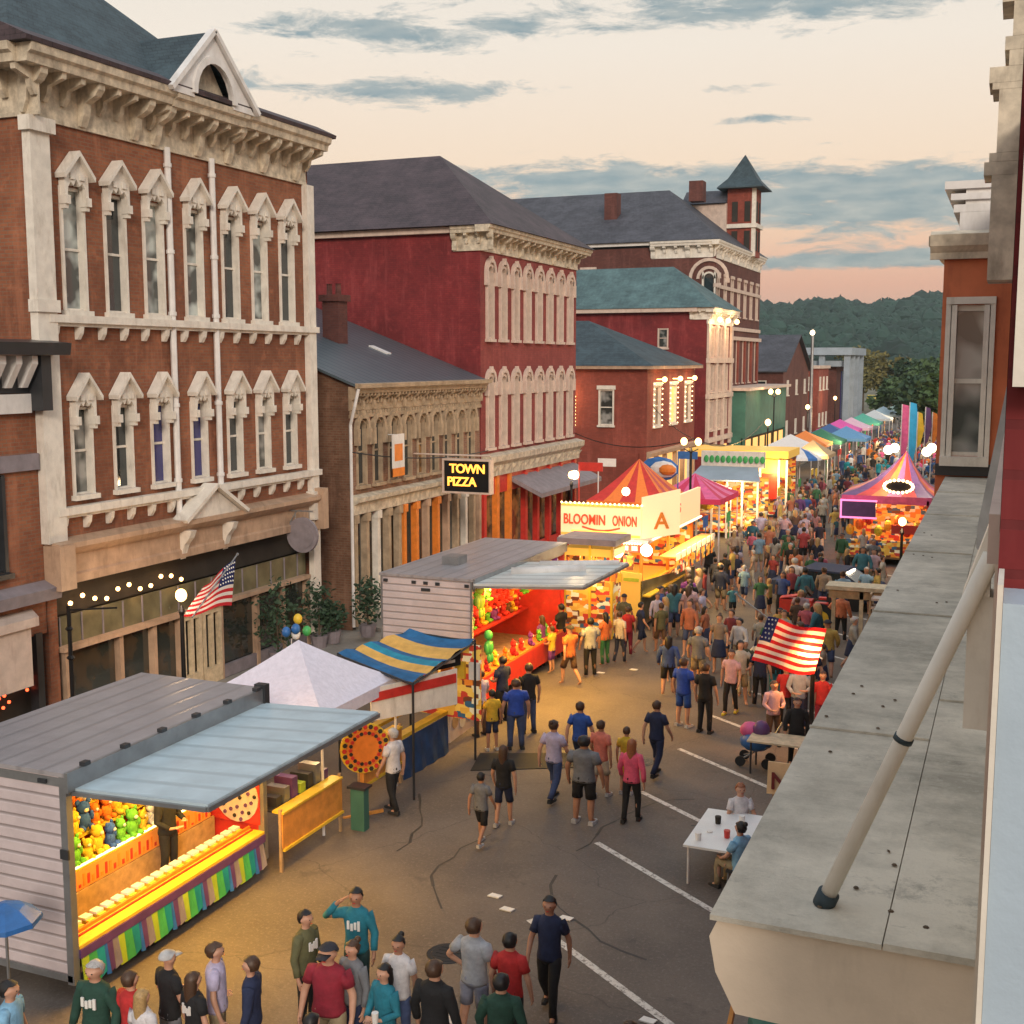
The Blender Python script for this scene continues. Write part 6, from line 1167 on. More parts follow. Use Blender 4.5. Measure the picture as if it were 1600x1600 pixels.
# cars
def car(label, x, y, rz, col, kind='sedan', group=None):
    t = thing('parked_car', label, 'car', (0, 0, 0), group); P = [(-2.1, .35), (-2.15, .75), (-1.9, .92), (-1.35, .98), (-.75, 1.42), (.75, 1.45), (1.35, .98), (2.05, .85), (2.15, .6), (2.1, .35)]
    if kind == 'suv': P = [(-2.15, .4), (-2.2, .95), (-1.5, 1.1), (-1.0, 1.75), (2.0, 1.75), (2.15, 1.1), (2.2, .7), (2.15, .4)]
    mb = MB().prism([(-.86, a, z) for a, z in P], (1.72, 0, 0)); mb.build('body', 'cloth', t, color=col)
    z1 = 1.36 if kind != 'suv' else 1.66; mb = MB()
    for s in (-.875, .863): mb.prism([(s, -1.2, 1.0), (s, -.72, z1), (s, .7, z1), (s, 1.2, 1.0)], (.012, 0, 0))
    mb.face([(-.75, -1.40, 1.02), (.75, -1.40, 1.02), (.68, -.80, z1 + .02), (-.68, -.80, z1 + .02)]); mb.build('window', 'glass', t)
    for sx_ in (-1, 1):
        for yy in (-1.35, 1.35): q = MB().tube((sx_ * .72, yy, .33), (sx_ * .90, yy, .33), .33, n=14); q.build('wheel', 'rubber', t)
        q = MB().box(sx_ * .6 - .15, sx_ * .6 + .15, -2.19, -2.14, .62, .75); q.build('headlight', 'white_plastic', t)
    t.location = (x, y, 0); t.rotation_euler = (0, 0, rz); return t
p = G(1350, 612); car('white delivery van parked at the far end of the street', p.x, p.y - 40, .2, (.75, .78, .82), 'suv')
p = G(1380, 620); car('yellow car parked beside the white van', p.x + 1, p.y - 38, .2, (.75, .55, .08))
p = G(1328, 628); car('silver car parked in front of the far bank building', p.x, p.y - 5, .3, (.5, .52, .55))
car('dark blue car parked beyond the tractor by the timber frame', -6.3, 46.5, R_(80), (.03, .045, .10))
# bits of litter and items
for k, (px, py) in enumerate([(773, 1401), (792, 1422), (884, 1436), (1048, 1028), (938, 1052), (1012, 1596), (990, 1047)]):
    p = G(px, py); mb = MB().prism([(p.x - .12, p.y - .05, .006), (p.x + .1, p.y - .07, .006), (p.x + .13, p.y + .05, .006), (p.x - .08, p.y + .08, .006)], (0, 0, .02)); tag(mb.build('paper_plate', 'paper'), ('crumpled white paper litter, ' + ('uppermost of the three beside the foreground walker', 'middle of the three beside the foreground walker', 'the one right beside the head of the foreground walker', 'near the feet of the olive shirted teenager', 'near the grey t-shirt man by the second trailer', 'at the bottom edge of the road', 'small piece below the yellow counter')[k]), 'litter', 'white paper litter on the road')
mb = MB(); p = G(1222, 1597, 1.6); t = thing('market_umbrella', 'dark green market umbrella below the near end of the ledge', 'umbrella', (p.x, p.y, 0)); mb.lathe((p.x + .1, p.y, 0), [(.5, 1.5), (.48, 1.62), (.26, 1.86), (.02, 1.95)], 8); mb.build('canopy', 'green_wall', t); mb = MB().tube((p.x + .1, p.y, .0), (p.x + .1, p.y, 2.0), .03); mb.build('pole', 'wood', t)
p = G(1128, 1560, 1.0); t = thing('wooden_barrier', 'wooden post barrier with yellow foot below the ledge corner', 'barrier', (p.x, p.y, 0)); mb = MB().bar((p.x, p.y, 0), (p.x + .12, p.y + .5, 1.05), .06); mb.build('post', 'wood_orange', t); mb = MB().lathe((p.x - .02, p.y - .05, .0), [(.16, 0), (.14, .12), (.05, .2)], 8); mb.build('foot', 'yellow_paint', t)
# planters by the facades
def shrub(label, x, y, r, h, z=.13, m_='foliage_dark', n=420):
    t = thing('potted_shrub', label, 'shrub', (x, y, z), 'shrubs along the left pavement'); mb = MB().lathe((x, y, z), [(.22, 0), (.3, .4)], 10); mb.build('pot', 'sign_grey', t); mb = MB().tube((x, y, z + .3), (x, y, z + h * .7), .03, n=5); mb.build('stem', 'bark', t)
    mb = MB(); leafball(mb, (x, y, z + .4 + h * .5), (r, r, h * .55), n, .09); mb.build('foliage', m_, t)
for px, py, r, h, lb in [(400, 1040, .8, 2.2, 'large dark shrub behind the white tent peak'), (575, 1000, .6, 1.6, 'dark shrub at the foot of the white drainpipe'), (430, 1010, .6, 1.8, 'rounded shrub just right of the large one'), (520, 1010, .5, 1.0, 'low shrub in the alley mouth')]:
    p = G(px, py); shrub(lb, max(p.x, -20.2), p.y, r, h)
# balloon cluster above white tent
p = Y(455, 985, 24); t = thing('balloon_bunch', 'blue yellow and white balloons floating above the white tent', 'balloons', (p.x, 24, 0))
for k, (dx, dz, m_) in enumerate([(-.14, -.05, 'blue_paint'), (.06, .02, 'blue_paint'), (0, -.14, 'white_plastic'), (.0, .22, 'yellow_paint'), (.18, -.08, 'green_paint')]): mb = MB().ball((p.x + dx, 24 + .1 * k, p.z + dz), (.11, .11, .13), 10, k=7); mb.build('balloon', m_, t, smooth=True)
mb = MB().tube((p.x, 24, 0), (p.x, 24, p.z - .2), .012, n=5); mb.build('string', 'white_trim', t)

# slack cables across the facades
for k, (a, b_, sag) in enumerate([((-20.6, 57.8, 5.6), (-12.3, 49.0, 6.0), .5), ((-20.6, 72, 6.5), (-13.5, 60.5, 5.0), .6), ((-20.3, 35.0, 6.2), (-20.3, 46.2, 5.5), .25), ((-12.3, 49.0, 6.0), (-15.5, 82, 5.4), .9)]):
    A_, B_ = Vector(a), Vector(b_); mb = MB(); P = [A_.lerp(B_, i / 10) - Vector((0, 0, sag * 4 * (i / 10) * (1 - i / 10))) for i in range(11)]
    for p, q in zip(P, P[1:]): mb.tube(p, q, .022, n=5)
    tag(mb.build('cable', 'black_metal'), ['thin slack cable from the crimson corner to the tall twin lamp', 'thin cable from the hipped brick house down to the stalls', 'thin cable along the front of the low tan shop', 'long thin cable running up the street from the twin lamp'][k], 'cable')

rr = random.Random(77)   # small wares hung along the far stalls and tents
for k in range(26):
    y = 48 + k * 4.2; x = -12.4 + rr.uniform(-.2, .2) - max(0, (y - 80)) * .03; z = rr.uniform(1.7, 2.4); c_ = rr.choice(['red_paint', 'yellow_paint', 'blue_paint', 'pink_paint', 'green_paint', 'menu_mix'])
    mb = MB().box(x - .02, x, y, y + .9, z - .5, z); mb.tube((x, y + .45, 0), (x, y + .45, z), .02, n=5); cn = {'red_paint': 'red', 'yellow_paint': 'yellow', 'blue_paint': 'blue', 'pink_paint': 'pink', 'green_paint': 'green', 'menu_mix': 'many coloured'}[c_]
    tag(mb.build('stall_banner', c_), f'{cn} banner on a post, {ORD[k] if k < 20 else ("twenty " + ORD[k - 20])} along the left stalls', 'banner', 'small banners along the stalls')
for k, (px, py, w_, c_, cn) in enumerate([(905, 722, 1.0, 'red_paint', 'red'), (935, 716, .8, 'white_trim', 'white'), (1060, 705, .9, 'blue_paint', 'blue')]):
    p = Y(px, py, 46 + k * 4); mb = MB().box(p.x, p.x + w_, 46 + k * 4, 46.03 + k * 4, p.z - .35, p.z); mb.tube((p.x, 46 + k * 4, 0), (p.x, 46 + k * 4, p.z), .03, n=5); tag(mb.build('pole_flag', c_), f'small {cn} flag on a pole above the lit food stands', 'flag')
# ================================================================ people
def skin_mesh(name, V, Ed, Rd, sub=1, sc=(1, 1, 1)):
    me = bpy.data.meshes.new(name + '_cage'); me.from_pydata(V, Ed, []); ob = link(bpy.data.objects.new('cage', me)); mod = ob.modifiers.new('s', 'SKIN'); mod.use_smooth_shade = True; mod.branch_smoothing = .3
    for i, r in enumerate(Rd): me.skin_vertices[0].data[i].radius = (r if isinstance(r, tuple) else (r, r))
    me.skin_vertices[0].data[0].use_root = True
    if sub: ss = ob.modifiers.new('b', 'SUBSURF'); ss.levels = ss.render_levels = sub
    dg = bpy.context.evaluated_depsgraph_get(); out = bpy.data.meshes.new_from_object(ob.evaluated_get(dg)); out.name = name
    bpy.data.objects.remove(ob); bpy.data.meshes.remove(me)
    for v in out.vertices: v.co = Vector((v.co.x * sc[0], v.co.y * sc[1], v.co.z * sc[2]))
    out.polygons.foreach_set('use_smooth', [True] * len(out.polygons)); return out
POSES = {  # elbow, wrist, hand per side (x outward, y forward, z), knees and ankles
    'stand': dict(a=[((.235, -.01, 1.13), (.25, .06, .89), (.25, .09, .80))] * 2, l=[((.10, .015, .50), (.11, -.02, .09)), ((.10, .015, .50), (.11, -.02, .09))]),
    'walk': dict(a=[((.23, -.10, 1.14), (.24, -.12, .90), (.24, -.11, .81)), ((.23, .05, 1.14), (.23, .20, .95), (.22, .25, .87))], l=[((.09, .16, .52), (.09, .17, .10)), ((.10, -.06, .50), (.10, -.32, .16))]),
    'stroll': dict(a=[((.235, .03, 1.13), (.24, .14, .92), (.23, .18, .84)), ((.24, -.06, 1.13), (.25, -.05, .89), (.25, -.03, .80))], l=[((.10, -.02, .50), (.10, -.16, .11)), ((.10, .10, .51), (.10, .12, .09))]),
    'hold': dict(a=[((.23, .0, 1.14), (.15, .22, 1.10), (.09, .28, 1.12)), ((.23, .02, 1.14), (.13, .20, 1.02), (.06, .26, 1.03))], l=[((.10, .015, .50), (.11, -.02, .09)), ((.10, .04, .50), (.13, .0, .09))]),
    'raise': dict(a=[((.235, -.01, 1.13), (.25, .08, .90), (.25, .11, .81)), ((.38, .05, 1.36), (.20, .16, 1.60), (.13, .17, 1.66))], l=[((.10, .015, .50), (.11, -.02, .09))] * 2),
    'hips': dict(a=[((.31, -.06, 1.17), (.17, .06, 1.00), (.12, .10, 1.0)), ((.235, -.01, 1.13), (.25, .06, .89), (.25, .09, .80))], l=[((.12, .015, .50), (.15, -.02, .09)), ((.10, .015, .50), (.12, .0, .09))]),
    'sit': dict(a=[((.24, .08, 1.15), (.17, .30, 1.03), (.13, .37, 1.03)), ((.24, .08, 1.15), (.17, .30, 1.06), (.12, .36, 1.07))], l=[((.12, .42, .93), (.12, .40, .50)), ((.13, .42, .93), (.13, .44, .50))]),
}
def build_body(pose, hi):
    P = POSES[pose]; V = [(0, 0, .95), (0, -.005, 1.08), (0, 0, 1.22), (0, -.01, 1.38), (0, -.005, 1.49), (0, .01, 1.565), (0, .015, 1.63), (0, .01, 1.69), (0, .005, 1.735)]
    Rd = [.125, .11, .115, .11, .052, .062, .088, .082, .045]; Ed = [(i, i + 1) for i in range(8)]
    def add(v, r, p): V.append(v); Rd.append(r); Ed.append((p, len(V) - 1)); return len(V) - 1
    if hi: add((0, .112, 1.622), .013, 6); add((.088, .0, 1.63), .014, 6); add((-.088, .0, 1.63), .014, 6)
    for k, s in enumerate((-1, 1)):
        e, w, h = P['a'][k]; sh = add((s * .148, -.01, 1.392), .040, 3); el_ = add((s * e[0], e[1], e[2]), .042, sh); wr = add((s * w[0], w[1], w[2]), .028, el_); ha = add((s * h[0], h[1], h[2]), (.036, .022) if hi else .034, wr)
        if hi:
            d = (Vector(h) - Vector(w)).normalized(); dv = Vector((s * d.x, d.y, d.z)); H_ = Vector((s * h[0], h[1], h[2])); side = Vector((0, 1, 0)) if abs(dv.y) < .8 else Vector((1, 0, 0)); side = (side - dv * side.dot(dv)).normalized(); inw = Vector((-s * .35, 0, 0))
            for q, ln in ((-.026, .050), (-.009, .062), (.009, .066), (.026, .056)):
                f1 = add(tuple(H_ + side * q + dv * .04), .009, ha); f2 = add(tuple(H_ + side * q * 1.1 + dv * (.04 + ln * .55) + inw * .012), .0085, f1); add(tuple(H_ + side * q * 1.1 + dv * (.04 + ln) + inw * .05), .0075, f2)
            t1 = add(tuple(H_ + side * .045 - dv * .005), .0095, ha); add(tuple(H_ + side * .062 + dv * .035 + inw * .03), .0085, t1)
        kn, an = P['l'][k]; hp = add((s * .085, 0, .90), .088, 0)
        if pose == 'sit': hp2 = hp
        k2 = add((s * kn[0], kn[1], kn[2]), .058, hp); cf = add((s * (kn[0] * .6 + an[0] * .4), kn[1] * .6 + an[1] * .4 - .015, kn[2] * .62 + an[2] * .38), .052, k2); a2 = add((s * an[0], an[1], an[2]), .036, cf); add((s * (an[0] + .015), an[1] + .12, an[2] - .045 if pose != 'walk' or k == 0 else an[2] - .08), .03, a2)
    return skin_mesh('body', V, Ed, Rd, 2 if hi else 1, (1.10, .98, 1))
from mathutils import noise as mnz
def loft_path(mb, pts, rad, n=10, capend=True):
    """tube through pts; rad: (r) or (rx, ry) per point; rings face along the path"""
    P = [Vector(p) for p in pts]; rings = []
    for i, p in enumerate(P):
        d = (P[min(i + 1, len(P) - 1)] - P[max(i - 1, 0)]).normalized(); ux = Vector((1, 0, 0)); ux = (ux - d * ux.dot(d)); ux = ux.normalized() if ux.length > .3 else Vector((0, 0, 1)); uy = d.cross(ux).normalized()
        rx, ry = rad[i] if isinstance(rad[i], tuple) else (rad[i], rad[i]); rings.append([p + ux * rx * math.cos(6.28318 * k / n) + uy * ry * math.sin(6.28318 * k / n) for k in range(n)])
    V = [q for r in rings for q in r]; F = [(j * n + i, j * n + (i + 1) % n, (j + 1) * n + (i + 1) % n, (j + 1) * n + i) for j in range(len(P) - 1) for i in range(n)]
    if capend: F += [tuple(reversed(range(n))), tuple(range((len(P) - 1) * n, len(P) * n))]
    mb.hull(V, F)
def finish(mb, name, amp, seed=0):
    me = bpy.data.meshes.new(name); V = []
    for v in mb.v: p = Vector(v); d = mnz.noise_vector(p * 9 + Vector((seed, 0, 0))) * amp + mnz.noise_vector(p * 22) * amp * .5; V.append(tuple(p + Vector((d.x, d.y, d.z * .4))))
    me.from_pydata(V, [], mb.f); me.polygons.foreach_set('use_smooth', [True] * len(mb.f)); return me
def build_top(pose, long, hi, loose=0):
    P = POSES[pose]; n = 18 if hi else 10; mb = MB()
    T = [(.86, .178, .128, 0), (.90, .182, .132, 0), (1.0, .168, .122, 0), (1.1, .158, .115, 0), (1.2, .168, .118, 0), (1.3, .182, .122, -.004), (1.38, .190, .120, -.008), (1.44, .168, .104, -.008), (1.48, .105, .078, -.006), (1.505, .068, .066, -.004)]
    loft_path(mb, [(0, y, z) for z, _, _, y in T], [(rx, ry) for _, rx, ry, _ in T], n)
    for k, s in enumerate((-1, 1)):
        e, w, h = P['a'][k]; S_ = Vector((s * .165, -.01, 1.40)); E_ = Vector((s * e[0] * 1.1, e[1], e[2])); W_ = Vector((s * w[0] * 1.1, w[1], w[2]))
        pts = [S_ + Vector((-s * .10, 0, .005)), S_ + Vector((s * .015, 0, -.01)), S_.lerp(E_, .3), S_.lerp(E_, .62)]; rad = [.074, .080, .073, .066]
        if long: pts += [E_, E_.lerp(W_, .45), E_.lerp(W_, .93)]; rad += [.056, .050, .044]
        loft_path(mb, pts, rad, n - 4 if hi else 7)
    return finish(mb, 'top', .010 if hi else .004)
def build_bottom(pose, kind, hi):
    P = POSES[pose]; n = 14 if hi else 8; mb = MB()
    if kind == 'skirt':
        mb.lathe((0, 0, 0), [(.15, 1.02), (.19, .85), (.24, .55), (.25, .5)], 14); return finish(mb, 'skirt', .006)
    loft_path(mb, [(0, 0, 1.02), (0, 0, .95), (0, -.005, .88), (0, 0, .80)], [(.152, .108), (.168, .124), (.172, .128), (.12, .09)], n)
    for k, s in enumerate((-1, 1)):
        kn, an = P['l'][k]; H_ = Vector((s * .088, 0, .91)); K = Vector((s * kn[0] * 1.1, kn[1], kn[2])); A_ = Vector((s * an[0] * 1.1, an[1], an[2]))
        pts = [H_, H_.lerp(K, .28), H_.lerp(K, .6), H_.lerp(K, .95)]; rad = [.088, .094, .084, .072 if kind == 'trousers' else .085]
        if kind == 'trousers': pts += [K.lerp(A_, .3), K.lerp(A_, .65), K.lerp(A_, 1.02)]; rad += [.066, .058, .056]
        loft_path(mb, pts, rad, n - 2)
    return finish(mb, 'bottom', .008 if hi else .003)
def build_hair(kind, hi):
    n, kk = (14, 8) if hi else (8, 5); mb = MB(); c = Vector((0, -.016, 1.655)); rx, ry, rz = .099, .110, .116
    if kind == 'cap': rx, ry, rz = .104, .118, .112
    P = []; F = []
    for j in range(kk + 1):
        th = math.pi * .70 * j / kk
        for i in range(n):
            a = 6.28318 * i / n; d = Vector((math.sin(th) * math.cos(a), math.sin(th) * math.sin(a), math.cos(th)))
            z = d.z
            if d.y > .25 and z < .62: z = .62 + (z - .62) * .10        # hairline stays above the face
            if kind == 'cap' and z < .1: z = .1
            q = c + Vector((d.x * rx, d.y * ry, z * rz))
            if kind == 'long' and d.y < .3 and j >= kk - 1: q.z -= (.10 if j == kk - 1 else .24); q.y -= .02; q.x *= 1.05
            if kind != 'cap': q += mnz.noise_vector(q * 26) * .013
            P.append(q)
    F = [(j * n + i, j * n + (i + 1) % n, (j + 1) * n + (i + 1) % n, (j + 1) * n + i) for j in range(kk) for i in range(n)]
    mb.hull(P, F)
    if kind == 'cap': mb.prism([(-.07, .08, 1.665), (.07, .08, 1.665), (.05, .19, 1.655), (-.05, .19, 1.655)], (0, 0, .012))
    if kind == 'bun': mb.ball((0, -.11, 1.74), .05, 8)
    me = bpy.data.meshes.new('hair'); me.from_pydata([tuple(v) for v in mb.v], [], mb.f); me.polygons.foreach_set('use_smooth', [True] * len(mb.f)); return me
def build_shoe(pose, k, s, hi):
    kn, an = POSES[pose]['l'][k]; x, y, z = s * (an[0] + .012) * 1.1, an[1], an[2] - .09 + (.0 if z_ok(pose, k) else .03); mb = MB(); n = 10 if hi else 6
    prof = [(-.07, .04, .10), (-.05, .045, .095), (.04, .045, .075), (.14, .046, .06), (.19, .03, .045)]
    P = []
    for py, hw, h in prof: P += [(x - hw, y + py, z + .004), (x + hw, y + py, z + .004), (x + hw * .85, y + py, z + h * .8), (x, y + py, z + h), (x - hw * .85, y + py, z + h * .8)]
    F = [(j * 5 + i, j * 5 + (i + 1) % 5, (j + 1) * 5 + (i + 1) % 5, (j + 1) * 5 + i) for j in range(4) for i in range(5)] + [(4, 3, 2, 1, 0), (20, 21, 22, 23, 24)]
    me = bpy.data.meshes.new('shoe'); me.from_pydata(P, [], F); return me
def z_ok(pose, k): return True
CACHE = {}
def cm(key, fn, mat):
    if key not in CACHE:
        me = fn(); me.materials.clear(); me.materials.append(MT[mat] if mat in MT else mat); CACHE[key] = me
    return CACHE[key]
def skinned(base, mat):
    key = ('skinmat', base.name, mat)
    if key not in CACHE: m = base.copy(); m.materials.clear(); m.materials.append(MT[mat]); CACHE[key] = m
    return CACHE[key]
def child(name, me, par, col=None):
    o = link(bpy.data.objects.new(name, me)); o.parent = par
    if col: o.color = (*col, 1)
    return o
KID = [0]
def person(label, x, y, face, pose='stand', top=(.1, .1, .1), bottom=(.03, .03, .05), h=1.75, wd=1.0, bt='trousers', long=False, hair='short', hc='hair_brown', skin='skin', shoe=(.03, .03, .03), hi=True, z=0, group=None, mark=None, extra=None):
    """face: heading in degrees the person looks to, 0 = down the street (+y), 180 = towards the camera"""
    t = link(bpy.data.objects.new('person', None)); t.empty_display_size = .2; tag(t, label, 'person', group); ORG[t.name] = Vector()
    s = h / 1.78; t.location = (x, y, z); t.rotation_euler = (0, 0, R_(-face)); t.scale = (s * wd, s * wd, s)
    b = cm(('body', pose, hi), lambda: build_body(pose, hi), 'skin'); b = skinned(b, skin) if skin != 'skin' else b
    child('body', b, t)
    child('shirt', cm(('top', pose, long, hi), lambda: build_top(pose, long, hi), 'cloth'), t, top)
    child({'trousers': 'trousers', 'shorts': 'shorts', 'skirt': 'skirt'}[bt], cm(('bot', pose if bt != 'skirt' else 's', bt, hi), lambda: build_bottom(pose, bt, hi), 'cloth'), t, bottom)
    if hair != 'bald':
        hm = cm(('hair', hair, hi), lambda: build_hair(hair, hi), hc if hair != 'cap' else 'cloth')
        if hair == 'cap': child('cap', hm, t, extra or (.03, .03, .04))
        else: child('hair', skinned(hm, hc), t)
    if hi:
        for k, s_ in enumerate((-1, 1)): child('shoe', cm(('shoe', pose, k, hi), lambda: build_shoe(pose, k, s_, hi), 'cloth'), t, shoe)
        for s_ in (-1, 1):
            def eye():
                m_ = MB().ball((s_ * .036, .098, 1.648), (.012, .008, .008), 6, k=4); me = bpy.data.meshes.new('eye'); me.from_pydata(m_.v, [], m_.f); return me
            child('eye', cm(('eye', s_), eye, 'hair_black'), t)
        def mouth():
            m_ = MB().ball((0, .101, 1.585), (.024, .007, .006), 8, k=4); me = bpy.data.meshes.new('mouth'); me.from_pydata(m_.v, [], m_.f); return me
        child('mouth', cm(('mouth',), mouth, 'red_paint'), t)
    if mark:
        def mk():
            sgn = 1 if mark == 'chest' else -1; m_ = MB()
            for k in range(4): m_.box(-.09 + k * .05, -.055 + k * .05, sgn * .118, sgn * .136, 1.2 + .02 * (k % 2), 1.34 - .02 * (k % 3))
            me = bpy.data.meshes.new('shirt_print'); me.from_pydata(m_.v, [], m_.f); return me
        child('shirt_print', cm(('mk', mark), mk, 'paper'), t)
    return t
C_ = dict(navy=(.02, .03, .08), black=(.015, .015, .017), white=(.72, .70, .72), grey=(.20, .21, .23), lightgrey=(.42, .44, .48), teal=(.02, .20, .28), red=(.55, .03, .03), darkred=(.30, .02, .04), orange=(.75, .20, .06), coral=(.75, .22, .16), pink=(.85, .12, .22), yellow=(.75, .50, .04), blue=(.03, .10, .42), royal=(.03, .09, .5), green=(.05, .22, .08), darkgreen=(.02, .07, .05), olive=(.13, .13, .06), brown=(.16, .09, .05), khaki=(.38, .30, .18), denim=(.06, .09, .20), lavender=(.55, .50, .70), purple=(.20, .05, .30), palepink=(.72, .45, .50), tan=(.5, .36, .24), skyblue=(.25, .5, .72), cream=(.68, .62, .5))
def ph(px, py, h): p = G(px, py, h); return p.x, p.y
def pf(px, py): p = G(px, py); return p.x, p.y
# --- people in the foreground, placed by the top of the head
person('man in black t-shirt and dark trousers walking alone towards the camera', *pf(858, 1588), 175, 'walk', C_['navy'], C_['black'], 1.8, hair='short', hc='hair_black', skin='skin_tan')
x, y = ph(556, 1388, 1.8); person('man in open teal jacket raising one hand to his head', x, y, 168, 'raise', C_['teal'], (.02, .06, .06), 1.82, long=True, hc='hair_black', skin='skin_tan', mark='chest')
x, y = ph(477, 1420, 1.75); person('man in olive jacket over white printed shirt looking up to the right', x, y, 95, 'stand', C_['olive'], C_['black'], 1.75, long=True, hc='hair_black', mark='chest')
x, y = ph(512, 1475, 1.8); person('heavy man in dark red polo shirt and dark cap', x, y, 172, 'stand', C_['darkred'], C_['khaki'], 1.82, 1.25, hair='cap', hc='hair_black', bt='shorts')
x, y = ph(550, 1468, 1.68); person('woman in grey hooded top standing behind the red polo shirt', x, y, 195, 'stand', C_['grey'], C_['navy'], 1.68, long=True, hair='bun', hc='hair_brown')
x, y = ph(622, 1462, 1.65); person('woman in white v-neck t-shirt with hair tied up', x, y, 175, 'stand', C_['white'], C_['denim'], 1.66, hair='bun', hc='hair_black', skin='skin_tan')
x, y = ph(600, 1506, 1.65); person('long haired woman in teal zip jacket holding a paper cup', x, y, 200, 'hold', C_['teal'], C_['black'], 1.66, long=True, hair='long', hc='hair_black')
cx_, cy_ = x, y; mb = MB().lathe((cx_ + .03, cy_ - .30, 1.02), [(.035, 0), (.045, .14)], 10); tag(mb.build('paper_cup', 'paper'), 'white paper cup in the hand of the teal jacket woman', 'cup')
x, y = ph(679, 1500, 1.78); person('man in plain black shirt seen from behind at the bottom edge', x, y, 5, 'stand', C_['black'], C_['black'], 1.8, 1.12, long=True, hc='hair_brown')
x, y = ph(741, 1432, 1.78); person('man in grey blue t-shirt with plaid wrap round his waist', x, y, 10, 'hips', C_['lightgrey'], (.3, .32, .42), 1.78, 1.15, bt='shorts', hc='hair_brown')
x, y = ph(797, 1455, 1.72); person('person in orange red t-shirt with short black hair seen from behind', x, y, 0, 'stand', C_['red'], C_['black'], 1.72, 1.05, hc='hair_black')
x, y = ph(783, 1519, 1.72); person('person in dark green jacket walking in front of the red t-shirt', x, y, -15, 'stroll', C_['darkgreen'], C_['black'], 1.72, 1.1, long=True, hc='hair_black')
x, y = ph(487, 1581, 1.7); person('black haired person cut off by the bottom edge below the red polo', x, y, 5, 'stand', C_['black'], C_['black'], 1.7, hc='hair_black')
x, y = ph(336, 1470, 1.78); person('man in white shirt with bent arm standing by the trailer skirt', x, y, 60, 'hips', C_['lavender'], C_['khaki'], 1.78, 1.08, hc='hair_brown')
x, y = ph(391, 1492, 1.75); person('man in navy vest facing the man in white', x, y, -110, 'stand', C_['navy'], C_['navy'], 1.75, long=True, hc='hair_brown')
x, y = ph(302, 1516, 1.66); person('woman with long brown hair in black top with white print', x, y, 20, 'stand', C_['black'], C_['black'], 1.66, hair='long', hc='hair_brown', mark='back')
x, y = ph(262, 1482, 1.75); person('man in black t-shirt wearing a black and white cap', x, y, 20, 'hold', C_['black'], C_['grey'], 1.75, hair='cap', hc='hair_black', extra=(.5, .5, .5))
x, y = ph(203, 1512, 1.74); person('person in bright red top beside the dark hooded man', x, y, 15, 'stand', C_['red'], C_['navy'], 1.72, long=True, hc='hair_brown')
x, y = ph(222, 1543, 1.6); person('blond person in white shirt at the bottom left', x, y, 10, 'stand', C_['white'], C_['denim'], 1.6, hair='long', hc='hair_blond')
x, y = ph(147, 1500, 1.76); person('grey haired man in dark green printed hooded top by the trailer corner', x, y, 175, 'stand', C_['darkgreen'], C_['black'], 1.76, 1.15, long=True, hc='hair_grey', mark='chest')
x, y = ph(14, 1530, 1.76); person('man in light blue shirt in the bottom left corner', x, y, 70, 'stand', C_['skyblue'], C_['navy'], 1.76, 1.1, hc='hair_black')
x, y = ph(985, 1593, 1.62); person('red haired person just entering at the bottom edge right of the walker', x, y, 10, 'stand', C_['red'], C_['black'], 1.62, hc='hair_brown', hair='bun')
